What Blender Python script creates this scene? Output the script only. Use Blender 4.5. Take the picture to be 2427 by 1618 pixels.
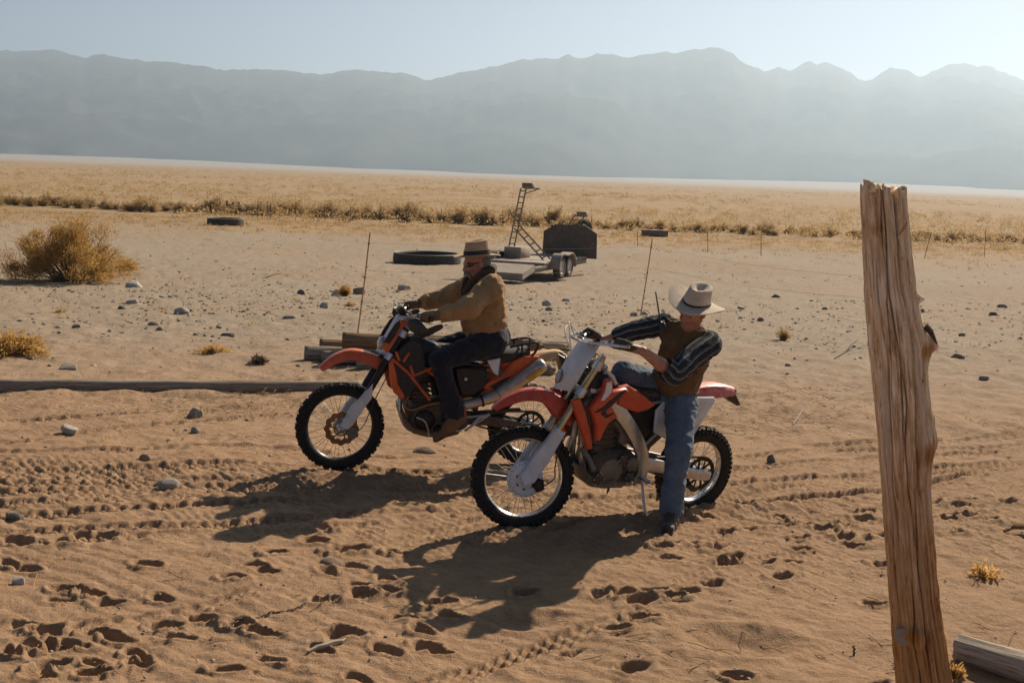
import bpy, math, random
import numpy as np
from mathutils import Vector, Matrix, Quaternion

for _o in list(bpy.data.objects):
    bpy.data.objects.remove(_o)
scene = bpy.context.scene
COL = scene.collection
rnd = random.Random(7)
rng = np.random.default_rng(11)
R = math.radians
PI = math.pi

# ------------------------------------------------------------------ camera
PW, PH = 2427.0, 1618.0            # size of the photograph in pixels
FPX, HORIZON, ROLL, CAM_H = 2800.0, 418.0, 2.1, 2.34
_p = math.atan((PH/2-HORIZON)/FPX); _r = R(ROLL)
CF = np.array([0, math.cos(_p), -math.sin(_p)])
_U0 = np.array([0, math.sin(_p), math.cos(_p)]); _R0 = np.array([1.0, 0, 0])
CR = _R0*math.cos(_r)+_U0*math.sin(_r)
CU = -_R0*math.sin(_r)+_U0*math.cos(_r)
CAMP = np.array([0, 0, CAM_H])
cam_d = bpy.data.cameras.new('camera'); cam = bpy.data.objects.new('camera', cam_d); COL.objects.link(cam)
cam_d.sensor_width = 36.0; cam_d.lens = 36.0*FPX/PW
cam_d.clip_start = 0.05; cam_d.clip_end = 40000
_m = Matrix(((CR[0], CU[0], -CF[0], 0), (CR[1], CU[1], -CF[1], 0), (CR[2], CU[2], -CF[2], CAM_H), (0, 0, 0, 1)))
cam.matrix_world = _m
scene.camera = cam

# ------------------------------------------------------------------ sky, sun, exposure
SUN_AZ, SUN_EL = 34.0, 34.6        # degrees right of the view direction (+Y), above the horizon
SUN = Vector((math.sin(R(SUN_AZ))*math.cos(R(SUN_EL)), math.cos(R(SUN_AZ))*math.cos(R(SUN_EL)), math.sin(R(SUN_EL))))
world = bpy.data.worlds.new('World'); scene.world = world; world.use_nodes = True
_nt = world.node_tree; _bg = _nt.nodes['Background']
_sky = _nt.nodes.new('ShaderNodeTexSky'); _sky.sky_type = 'NISHITA'; _sky.sun_disc = False
_sky.sun_elevation = R(SUN_EL); _sky.sun_rotation = R(SUN_AZ)
_sky.altitude = 1500; _sky.air_density = 0.5; _sky.dust_density = 1.4; _sky.ozone_density = 1.0
_nt.links.new(_sky.outputs[0], _bg.inputs[0]); _bg.inputs[1].default_value = 0.05
sun_d = bpy.data.lights.new('sun', 'SUN'); sun_d.energy = 5.0; sun_d.angle = R(0.53); sun_d.color = (1.0, 0.83, 0.65)
sun = bpy.data.objects.new('sun', sun_d); COL.objects.link(sun)
sun.rotation_mode = 'QUATERNION'; sun.rotation_quaternion = (-SUN).to_track_quat('-Z', 'Y'); sun.location = (20, 30, 40)
scene.view_settings.view_transform = 'Standard'; scene.view_settings.look = 'None'
scene.view_settings.exposure = 0.72; scene.view_settings.gamma = 1.0
scene.view_settings.use_curve_mapping = False
scene.render.engine = 'CYCLES'
cy = scene.cycles
cy.use_denoising = True; cy.max_bounces = 5; cy.diffuse_bounces = 2; cy.glossy_bounces = 2
cy.transmission_bounces = 4; cy.transparent_max_bounces = 6; cy.volume_bounces = 0
cy.caustics_reflective = False; cy.caustics_refractive = False
cy.sample_clamp_indirect = 4.0

# ------------------------------------------------------------------ numbers: noise, pixels to places
def _hash2(ix, iy, seed):
    h = (ix.astype(np.int64)*374761393 + iy.astype(np.int64)*668265263 + seed*1442695041) & 0xffffffff
    h = ((h ^ (h >> 13))*1274126177) & 0xffffffff
    return ((h ^ (h >> 16)) & 0xffff)/65535.0*2-1
def noise2(x, y, seed=0):
    ix = np.floor(x); iy = np.floor(y); fx = x-ix; fy = y-iy
    u = fx*fx*fx*(fx*(fx*6-15)+10); v = fy*fy*fy*(fy*(fy*6-15)+10)
    a = _hash2(ix, iy, seed); b = _hash2(ix+1, iy, seed); c = _hash2(ix, iy+1, seed); d = _hash2(ix+1, iy+1, seed)
    return (a+(b-a)*u)*(1-v)+(c+(d-c)*u)*v
def fbm2(x, y, octv=4, seed=0, gain=0.5):
    s = 0; a = 1.0
    for i in range(octv):
        s = s+a*noise2(x*2**i+i*17.3, y*2**i-i*9.1, seed+i); a *= gain
    return s
def noise3(x, y, z, seed=0):
    iz = np.floor(z); fz = z-iz; w = fz*fz*(3-2*fz)
    def lay(k):
        ix = np.floor(x); iy = np.floor(y); fx = x-ix; fy = y-iy
        u = fx*fx*(3-2*fx); v = fy*fy*(3-2*fy)
        def hh(i, j):
            h = (i.astype(np.int64)*374761393+j.astype(np.int64)*668265263+k.astype(np.int64)*2147483647+seed*1442695041) & 0xffffffff
            h = ((h ^ (h >> 13))*1274126177) & 0xffffffff
            return ((h ^ (h >> 16)) & 0xffff)/65535.0*2-1
        a = hh(ix, iy); b = hh(ix+1, iy); c = hh(ix, iy+1); d = hh(ix+1, iy+1)
        return (a+(b-a)*u)*(1-v)+(c+(d-c)*u)*v
    return lay(iz)*(1-w)+lay(iz+1)*w
def sstep(a, b, x):
    t = np.clip((x-a)/(b-a), 0, 1); return t*t*(3-2*t)

def ray(px, py):
    return CF+CR*(px-PW/2)/FPX-CU*(py-PH/2)/FPX
def P(px, py, z=0.0):                       # pixel -> point on the level plane z
    d = ray(px, py); return CAMP+d*((z-CAM_H)/d[2])
def DP(px, py, y):                          # pixel -> point at distance y
    d = ray(px, py); return CAMP+d*(y/d[1])
def proj(q):
    v = np.asarray(q, float)-CAMP; z = v@CF
    return PW/2+FPX*(v@CR)/z, PH/2-FPX*(v@CU)/z, FPX/z

# ground level without small relief
_py = np.array([-400, 0, 9, 12, 16, 22, 31, 45, 70, 120, 300, 900, 2000, 3000, 4600, 20000.])
_pz = np.array([0, 0, 0, -.02, -.10, -.30, -.60, -.82, -1.0, -1.1, -1.15, -1.2, 0.5, 5, 16, 40.])
def base_h(x, y):
    x = np.asarray(x, float); y = np.asarray(y, float)
    z = (np.interp(y*0.96, _py, _pz)+np.interp(y, _py, _pz)+np.interp(y*1.04, _py, _pz))/3
    z = z+sstep(14, 40, y)*0.10*fbm2(x*.11, y*.06, 3, 5)
    z = z+sstep(1500, 4600, y)*9*fbm2(x/1300., y/900., 3, 8)
    return z
def mid_h(x, y):
    x = np.asarray(x, float); y = np.asarray(y, float)
    z = base_h(x, y)+0.022*fbm2(x*.9, y*.7, 3, 21)*(1-sstep(20, 60, y))
    return z
def G(px, py):                              # pixel -> point on the ground
    z = 0.0
    for _ in range(7):
        q = P(px, py, z); z = 0.5*z+0.5*float(ground_h(q[0], q[1]))
    q = P(px, py, z); return np.array([q[0], q[1], float(ground_h(q[0], q[1]))])
def GV(px, py):                             # the same for many pixels at once
    px = np.asarray(px, float); py = np.asarray(py, float)
    d = CF[None]+CR[None]*((px-PW/2)/FPX)[:, None]-CU[None]*((py-PH/2)/FPX)[:, None]; z = np.zeros(len(px))
    for _ in range(7):
        q = CAMP+d*((z-CAM_H)/d[:, 2])[:, None]; z = .5*z+.5*ground_h(q[:, 0], q[:, 1])
    q = CAMP+d*((z-CAM_H)/d[:, 2])[:, None]; q[:, 2] = ground_h(q[:, 0], q[:, 1]); return q
_CK = []
def ground_h(x, y):
    z = mid_h(x, y)
    for (cx, cyy, dz, cr) in _CK:
        z = z+dz*np.exp(-((np.asarray(x)-cx)**2+(np.asarray(y)-cyy)**2)/cr**2)
    return z
def press(x, y, z, r):
    _CK.append((x, y, z-float(ground_h(x, y)), r))

# ------------------------------------------------------------------ frames of the two motorbikes (axle points read from the photograph)
def bike_frame(fa, ra, lean):
    x = (fa-ra)/np.linalg.norm(fa-ra); l = np.cross([0, 0, 1.], x); l /= np.linalg.norm(l); u = np.cross(x, l)
    a = R(lean); u2 = u*math.cos(a)+l*math.sin(a); l2 = np.cross(u2, x)
    return Matrix(((x[0], l2[0], u2[0], ra[0]), (x[1], l2[1], u2[1], ra[1]), (x[2], l2[2], u2[2], ra[2]), (0, 0, 0, 1))), float(np.linalg.norm(fa-ra))
K_FA, K_RA = P(806, 1010, .345), P(1251, 1005, .33)
H_FA, H_RA = P(1239, 1130, .345), P(1645, 1113, .25)
KM, K_WB = bike_frame(K_FA, K_RA, 0.5)
HM, H_WB = bike_frame(H_FA, H_RA, 8.0)
def Kw(x, y, z): v = KM @ Vector((x, y, z)); return np.array(v)
def Hw(x, y, z): v = HM @ Vector((x, y, z)); return np.array(v)
press(K_FA[0], K_FA[1], .012, .4); press(K_RA[0], K_RA[1], .012, .4)
press(H_FA[0], H_FA[1], .012, .4); press(H_RA[0], H_RA[1], -.03, .4)
H_FOOT = P(1592, 1240, 0.03)
press(H_FOOT[0], H_FOOT[1], -.005, .25)

# ------------------------------------------------------------------ object helpers
def tag(o, label=None, cat=None, group=None, kind=None):
    if label: o['label'] = label
    if cat: o['category'] = cat
    if group: o['group'] = group
    if kind: o['kind'] = kind
    return o
def empty(name, loc=(0, 0, 0), rz=0.0, mat=None):
    o = bpy.data.objects.new(name, None); COL.objects.link(o); o.empty_display_size = 0.1
    if mat is not None: o.matrix_world = mat
    else: o.location = Vector(loc); o.rotation_euler = (0, 0, rz)
    return o
def mesh_np(name, v, quads=None, tris=None, smooth=True, uv=None, polys=None):
    me = bpy.data.meshes.new(name)
    v = np.asarray(v, np.float32).reshape(-1, 3)
    if polys is not None:
        me.from_pydata(v.tolist(), [], polys)
    else:
        loops = []; starts = []; tot = 0
        n = 0
        if quads is not None and len(quads):
            q = np.asarray(quads, np.int32); loops.append(q.ravel()); starts.append(np.arange(len(q))*4); tot = len(q)*4; n += len(q)
        if tris is not None and len(tris):
            t = np.asarray(tris, np.int32); loops.append(t.ravel()); starts.append(np.arange(len(t))*3+tot); n += len(t)
        L = np.concatenate(loops).astype(np.int32); S = np.concatenate(starts).astype(np.int32)
        me.vertices.add(len(v)); me.vertices.foreach_set('co', v.ravel())
        me.loops.add(len(L)); me.loops.foreach_set('vertex_index', L)
        me.polygons.add(n); me.polygons.foreach_set('loop_start', S)
        me.update(calc_edges=True)
    if uv is not None:
        lay = me.uv_layers.new(name='UVMap')
        li = np.zeros(len(me.loops), np.int32); me.loops.foreach_get('vertex_index', li)
        lay.data.foreach_set('uv', np.asarray(uv, np.float32)[li].ravel())
    if smooth:
        me.polygons.foreach_set('use_smooth', np.ones(len(me.polygons), bool))
    me.validate(); me.update()
    return me
def link(name, me, mat=None, parent=None, basis=None):
    o = bpy.data.objects.new(name, me); COL.objects.link(o)
    if mat is not None and not me.materials: me.materials.append(mat)
    if parent is not None: o.parent = parent
    if basis is not None: o.matrix_basis = basis
    return o

class MB:
    """collects shapes; build() links them as ONE mesh object"""
    def __init__(s): s.v = []; s.f = []
    def add(s, v, f):
        o = len(s.v); s.v += [tuple(map(float, p)) for p in v]; s.f += [tuple(i+o for i in q) for q in f]; return s
    def tube(s, pts, r, n=10, cap=True, closed=False, flat=None, up0=None):
        pts = [np.asarray(p, float) for p in pts]; m = len(pts)
        rs = [r]*m if np.isscalar(r) else list(r)
        T = []
        for i in range(m):
            if closed: t = pts[(i+1) % m]-pts[i-1]
            else: t = pts[min(i+1, m-1)]-pts[max(i-1, 0)]
            T.append(t/(np.linalg.norm(t)+1e-12))
        a = np.array([0, 0, 1.]) if up0 is None else np.asarray(up0, float)
        if abs(a@T[0]) > .95 and up0 is None: a = np.array([0, 1., 0])
        v = []
        for i in range(m):
            a = a-T[i]*(a@T[i]); a /= np.linalg.norm(a)+1e-12; b = np.cross(T[i], a)
            for k in range(n):
                th = 2*PI*k/n
                fy = 1.0 if flat is None else flat
                v.append(pts[i]+rs[i]*(a*math.cos(th)+b*fy*math.sin(th)))
        f = []
        for i in range(m if closed else m-1):
            j = (i+1) % m
            for k in range(n):
                k2 = (k+1) % n; f.append((i*n+k, j*n+k, j*n+k2, i*n+k2))
        if cap and not closed:
            f.append(tuple(range(n))); f.append(tuple((m-1)*n+k for k in reversed(range(n))))
            f[-2], f[-1] = tuple(reversed(f[-2])) if False else f[-2], f[-1]
        return s.add(v, f)
    def cyl(s, p, q, r0, r1=None, n=14):
        return s.tube([p, q], [r0, r0 if r1 is None else r1], n)
    def lathe(s, prof, o=(0, 0, 0), ax=(0, 1, 0), n=32, closed=False):
        o = np.asarray(o, float); ax = np.asarray(ax, float); ax /= np.linalg.norm(ax)
        a = np.array([0, 0, 1.]) if abs(ax[2]) < .9 else np.array([1., 0, 0])
        a = a-ax*(a@ax); a /= np.linalg.norm(a); b = np.cross(ax, a)
        m = len(prof); v = []
        for (r, h) in prof:
            for k in range(n):
                th = 2*PI*k/n; v.append(o+ax*h+r*(a*math.cos(th)+b*math.sin(th)))
        f = []
        for i in range(m if closed else m-1):
            j = (i+1) % m
            for k in range(n):
                k2 = (k+1) % n; f.append((i*n+k, i*n+k2, j*n+k2, j*n+k))
        if not closed:
            if prof[0][0] > 1e-5: f.append(tuple(reversed(range(n))))
            if prof[-1][0] > 1e-5: f.append(tuple((m-1)*n+k for k in range(n)))
        return s.add(v, f)
    def box(s, c, size, M=None, bev=0.0):
        sx, sy, sz = [d/2 for d in size]
        b = min(bev, sx*.9, sy*.9, sz*.9)
        pts = []
        if b <= 0:
            for z in (-sz, sz):
                for (x, y) in ((-sx, -sy), (sx, -sy), (sx, sy), (-sx, sy)): pts.append((x, y, z))
            f = [(3, 2, 1, 0), (4, 5, 6, 7), (0, 1, 5, 4), (1, 2, 6, 5), (2, 3, 7, 6), (3, 0, 4, 7)]
        else:
            def oct_(hx, hy, z): return [(-hx+b, -hy, z), (hx-b, -hy, z), (hx, -hy+b, z), (hx, hy-b, z), (hx-b, hy, z), (-hx+b, hy, z), (-hx, hy-b, z), (-hx, -hy+b, z)]
            rings = [oct_(sx-b*.7, sy-b*.7, -sz), oct_(sx, sy, -sz+b), oct_(sx, sy, sz-b), oct_(sx-b*.7, sy-b*.7, sz)]
            for r_ in rings: pts += r_
            f = [tuple(reversed(range(8))), tuple(24+k for k in range(8))]
            for i in range(3):
                for k in range(8):
                    k2 = (k+1) % 8; f.append((i*8+k, i*8+k2, (i+1)*8+k2, (i+1)*8+k))
        M = Matrix.Identity(3) if M is None else M
        c = Vector(c)
        return s.add([tuple(c+M @ Vector(p)) for p in pts], f)
    def plate(s, outline, y0, y1, ch=0.006, bulge=0.0, yf=None):
        """panel with outline in (x, z), from y0 (inner) to y1 (outer), chamfered edge"""
        o = np.array(outline, float)
        area = 0.5*np.sum(o[:, 0]*np.roll(o[:, 1], -1)-np.roll(o[:, 0], -1)*o[:, 1])
        if area < 0: o = o[::-1]
        n = len(o); e = np.roll(o, -1, 0)-o; e /= np.linalg.norm(e, axis=1)[:, None]+1e-9
        nin = np.stack([-e[:, 1], e[:, 0]], 1); nv = nin+np.roll(nin, 1, 0)
        nv /= np.maximum(np.linalg.norm(nv, axis=1), .5)[:, None]
        def lay(ins, y):
            q = o+nv*ins
            return [(p[0], y+(yf(p[0], p[1]) if yf else 0), p[1]) for p in q]
        sgn = 1 if y1 > y0 else -1
        L = [lay(ch, y0), lay(0, y0+sgn*ch), lay(0, y1-sgn*ch), lay(ch, y1)]
        if bulge: L.append(lay(ch*4, y1+sgn*bulge))
        v = [p for l in L for p in l]; f = []
        for i in range(len(L)-1):
            for k in range(n):
                k2 = (k+1) % n; f.append((i*n+k, (i+1)*n+k, (i+1)*n+k2, i*n+k2))
        f.append(tuple(range(n))); f.append(tuple((len(L)-1)*n+k for k in reversed(range(n))))
        return s.add(v, f)
    def loft(s, rings, cap=True, closed_ring=True):
        n = len(rings[0]); v = [p for r_ in rings for p in r_]; f = []
        for i in range(len(rings)-1):
            for k in range(n if closed_ring else n-1):
                k2 = (k+1) % n; f.append((i*n+k, i*n+k2, (i+1)*n+k2, (i+1)*n+k))
        if cap and closed_ring:
            f.append(tuple(reversed(range(n)))); f.append(tuple((len(rings)-1)*n+k for k in range(n)))
        return s.add(v, f)
    def ball(s, c, r, n=12, m=8, M=None):
        r = (r, r, r) if np.isscalar(r) else r
        v = []; f = []
        for i in range(m+1):
            ph = PI*i/m
            for k in range(n):
                th = 2*PI*k/n; p = Vector((r[0]*math.sin(ph)*math.cos(th), r[1]*math.sin(ph)*math.sin(th), r[2]*math.cos(ph)))
                if M is not None: p = M @ p
                v.append((c[0]+p.x, c[1]+p.y, c[2]+p.z))
        for i in range(m):
            for k in range(n):
                k2 = (k+1) % n; f.append((i*n+k, (i+1)*n+k, (i+1)*n+k2, i*n+k2))
        return s.add(v, f)
    def mesh(s, name, smooth=40):
        me = bpy.data.meshes.new(name); me.from_pydata(s.v, [], s.f); me.validate()
        me.update()
        import bmesh
        bm = bmesh.new(); bm.from_mesh(me)
        bmesh.ops.remove_doubles(bm, verts=bm.verts, dist=1e-5)
        bmesh.ops.recalc_face_normals(bm, faces=bm.faces)
        bm.to_mesh(me); bm.free()
        if smooth:
            me.polygons.foreach_set('use_smooth', np.ones(len(me.polygons), bool))
            me.set_sharp_from_angle(angle=R(smooth))
        me.update(); return me
    def build(s, name, mat, parent=None, basis=None, smooth=40):
        return link(name, s.mesh(name, smooth), mat, parent, basis)

def spline(pts, n=24):
    p = np.asarray(pts, float); m = len(p)
    e = np.vstack([2*p[0]-p[1], p, 2*p[-1]-p[-2]])
    out = []
    for t in np.linspace(0, m-1-1e-6, n):
        i = int(t); u = t-i; a, b, c, d = e[i], e[i+1], e[i+2], e[i+3]
        out.append(.5*((2*b)+(-a+c)*u+(2*a-5*b+4*c-d)*u*u+(-a+3*b-3*c+d)*u**3))
    return np.array(out)

# ------------------------------------------------------------------ materials
def _mat(name):
    m = bpy.data.materials.new(name); m.use_nodes = True
    nt = m.node_tree; b = nt.nodes['Principled BSDF']; return m, nt, b
def node(nt, t, **kw):
    n = nt.nodes.new(t)
    for k, v in kw.items(): setattr(n, k, v)
    return n
def mixc(nt, fac, a, b, blend='MIX'):
    n = node(nt, 'ShaderNodeMix', data_type='RGBA', blend_type=blend)
    for sock, val in ((n.inputs[0], fac), (n.inputs[6], a), (n.inputs[7], b)):
        if hasattr(val, 'links') or isinstance(val, bpy.types.NodeSocket): nt.links.new(val, sock)
        else: sock.default_value = val if not isinstance(val, tuple) else ((*val, 1) if len(val) == 3 else val)
    return n.outputs[2]
def ramp(nt, src, stops):
    n = node(nt, 'ShaderNodeValToRGB'); e = n.color_ramp.elements
    while len(e) < len(stops): e.new(0.5)
    for i, (p, c) in enumerate(stops):
        e[i].position = p; e[i].color = (*c, 1) if len(c) == 3 else c
    nt.links.new(src, n.inputs[0]); return n.outputs[0]
def coords(nt, kind='Object', scale=(1, 1, 1), loc=(0, 0, 0)):
    tc = node(nt, 'ShaderNodeTexCoord'); mp = node(nt, 'ShaderNodeMapping')
    mp.inputs['Scale'].default_value = scale; mp.inputs['Location'].default_value = loc
    nt.links.new(tc.outputs[kind], mp.inputs[0]); return mp.outputs[0]
def tnoise(nt, vec, scale, detail=4, rough=.55, dist=0.0):
    n = node(nt, 'ShaderNodeTexNoise'); n.inputs['Scale'].default_value = scale; n.inputs['Detail'].default_value = detail
    n.inputs['Roughness'].default_value = rough; n.inputs['Distortion'].default_value = dist
    nt.links.new(vec, n.inputs['Vector']); return n.outputs[0]
def bump(nt, b, h, strength, dist):
    n = node(nt, 'ShaderNodeBump'); n.inputs['Strength'].default_value = strength; n.inputs['Distance'].default_value = dist
    nt.links.new(h, n.inputs['Height']); nt.links.new(n.outputs[0], b.inputs['Normal']); return n
DUST = (0.36, 0.26, 0.17)
def surf(name, col, rough=.5, metal=0.0, dust=.25, var=.12, scale=14, bmp=.0, bscale=60, coat=0.0, spec=.5, dcol=DUST):
    m, nt, b = _mat(name)
    vec = coords(nt); n1 = tnoise(nt, vec, scale, 5, .6); n2 = tnoise(nt, vec, scale*3.7, 4, .65)
    c2 = tuple(max(0, c*(1-2*var)) for c in col); c3 = tuple(min(1, c*(1+var)) for c in col)
    base = ramp(nt, n1, [(.3, c2), (.7, c3)])
    if dust > 0:
        f = ramp(nt, n2, [(.62-dust*.5, (0, 0, 0)), (.95-dust*.2, (dust*1.4,)*3)])
        base = mixc(nt, f, base, dcol)
        rr = node(nt, 'ShaderNodeMapRange'); nt.links.new(f, rr.inputs[0]); rr.inputs[3].default_value = rough; rr.inputs[4].default_value = min(1, rough+.5)
        nt.links.new(rr.outputs[0], b.inputs['Roughness'])
    else: b.inputs['Roughness'].default_value = rough
    nt.links.new(base, b.inputs['Base Color']); b.inputs['Metallic'].default_value = metal
    b.inputs['Specular IOR Level'].default_value = spec; b.inputs['Coat Weight'].default_value = coat
    if bmp > 0: bump(nt, b, tnoise(nt, vec, bscale, 5, .6), bmp, .01)
    return m
def cloth(name, col, col2, weave=900, wrinkle=18, bmp=.5, rough=.95, stains=None):
    m, nt, b = _mat(name); vec = coords(nt)
    n1 = tnoise(nt, vec, 9, 6, .65, .6); n2 = tnoise(nt, vec, weave*.25, 3, .7)
    c = ramp(nt, n1, [(.32, col), (.68, col2)])
    c = mixc(nt, ramp(nt, n2, [(.35, (.0, .0, .0)), (.75, (.35,)*3)]), c, tuple(min(1, v*1.5) for v in col2))
    if stains: c = mixc(nt, ramp(nt, tnoise(nt, vec, 5, 4, .6), [(.5, (0, 0, 0)), (.72, (.7,)*3)]), c, stains)
    nt.links.new(c, b.inputs['Base Color']); b.inputs['Roughness'].default_value = rough
    b.inputs['Specular IOR Level'].default_value = .15; b.inputs['Sheen Weight'].default_value = .15
    h = tnoise(nt, vec, wrinkle, 5, .6, 1.2); bump(nt, b, h, bmp, .02)
    return m

# ------------------------------------------------------------------ ground
def px_pts(lst, ox, oy, sc):
    return [(ox+a/sc, oy+b/sc, w/sc) for (a, b, w) in lst]
FOOT = px_pts([(1830,755,140),(1910,805,140),(1680,850,130),(1150,955,130),(790,985,190),(470,905,180),(650,935,110),(410,985,100),(280,605,130),(470,590,100),(140,575,180),(50,720,130),(180,750,110),(610,545,90),(720,540,110),(1440,1105,190),(1740,1165,150),(1860,1215,180),(1280,1235,120),(710,1215,150),(830,1245,130),(160,1150,140),(300,1185,110),(200,1310,120),(410,1330,110),(330,1300,90),(520,1300,100),(980,1345,150),(650,1415,150),(990,1420,220),(340,1450,90),(270,1515,90),(650,1490,200),(1950,1430,210),(1620,1500,150),(70,1355,90),(1980,655,150),(1040,745,150)], 0, 1100, 3.027)
FOOT += px_pts([(210,520,130),(370,670,250),(400,790,160),(220,830,150),(140,605,220),(640,880,130),(445,910,150),(470,965,160),(640,955,130),(990,1020,180),(750,1130,130),(1070,1100,150),(880,1200,90),(330,1255,240),(630,1360,170),(910,1315,200),(1010,1340,140),(700,690,100)], 700, 1080, 2.914)
FOOT += px_pts([(1090,230,80),(1250,325,110),(870,415,100),(810,460,120),(860,540,160),(1185,455,80),(1310,530,110),(1270,580,150),(1700,550,110),(1530,560,100),(1650,665,160),(1150,720,160),(980,770,120),(730,770,140),(540,780,90),(650,835,220),(870,815,90),(670,940,180),(590,1280,180),(1680,290,110),(1760,380,150),(1940,315,150),(2080,375,120),(2140,430,150),(1770,460,110),(2200,240,150),(2230,185,100),(2060,290,80),(1800,275,110),(1650,230,130),(1430,305,150),(2300,820,160),(380,770,150)], 1300, 1150, 2.94)
FOOT += px_pts([(880,460,90),(1120,475,100),(1030,570,90),(820,535,90),(770,580,120),(290,540,90),(150,705,80)], 1950, 1000, 2.537)
TRACKS = [  # pixel path, half width m, depth m, knob relief m, knob pitch m, rows
    ([(-250,940),(0,938),(350,934),(640,938)], .07, .014, .014, .11, 2),
    ([(-300,1150),(0,1121),(300,1110),(560,1103),(800,1112),(1100,1120)], .11, .010, .020, .10, 4),
    ([(-300,1090),(38,1046),(300,1012),(690,975),(1000,958)], .07, .012, .020, .13, 2),
    ([(-200,1245),(190,1216),(480,1201),(700,1188),(1060,1185)], .075, .010, .022, .10, 3),
    ([(-300,1290),(0,1267),(300,1252),(574,1243),(900,1215),(1300,1210)], .075, .010, .018, .10, 3),
    ([(-200,1140),(100,1150),(420,1135),(800,1150),(1150,1165),(1500,1150)], .09, .008, .020, .09, 4),
    ([(1150,1165),(1400,1180),(1560,1172),(1760,1150),(2100,1120),(2427,1090),(2700,1060)], .11, .012, .018, .10, 4),
    ([(1180,1140),(1400,1150),(1560,1142),(1760,1112),(2100,1082),(2427,1060)], .10, .010, .018, .10, 4),
    ([(1240,1272),(1400,1240),(1650,1207),(1850,1190),(2040,1165),(2230,1133),(2427,1098),(2650,1055)], .062, .030, .012, .085, 3),
    ([(-100,1560),(30,1523),(198,1483),(495,1433),(700,1375)], .065, .010, .018, .10, 2),
    ([(820,1680),(1043,1608),(1352,1502),(1600,1440)], .075, .008, .016, .085, 3),
    ([(1880,1060),(2150,1045),(2427,1025),(2700,1005)], .12, .012, .014, .12, 3),
    ([(-300,1185),(0,1172),(300,1163),(560,1158),(900,1150),(1180,1128)], .10, .008, .022, .10, 4),
    ([(-300,1215),(100,1196),(420,1178),(700,1150),(1000,1128)], .075, .008, .020, .09, 3),
    ([(-300,1060),(150,1075),(480,1060),(700,1068),(1000,1085)], .075, .008, .020, .11, 3),
    ([(-200,1000),(200,985),(500,965),(760,952)], .07, .008, .018, .11, 2),
    ([(-200,1310),(150,1290),(420,1270),(680,1262),(950,1240)], .07, .008, .018, .10, 2),
    ([(1700,1090),(1900,1070),(2150,1062),(2427,1050),(2700,1040)], .08, .008, .018, .11, 3),
    ([(1750,1185),(1950,1150),(2200,1120),(2500,1080)], .08, .008, .018, .10, 3),
    ([(900,1290),(1010,1265),(1120,1238),(1250,1215)], .06, .012, .016, .085, 2),
    ([(1540,1398),(1640,1370),(1800,1330),(1990,1310)], .05, .006, .014, .06, 1),
]
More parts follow.
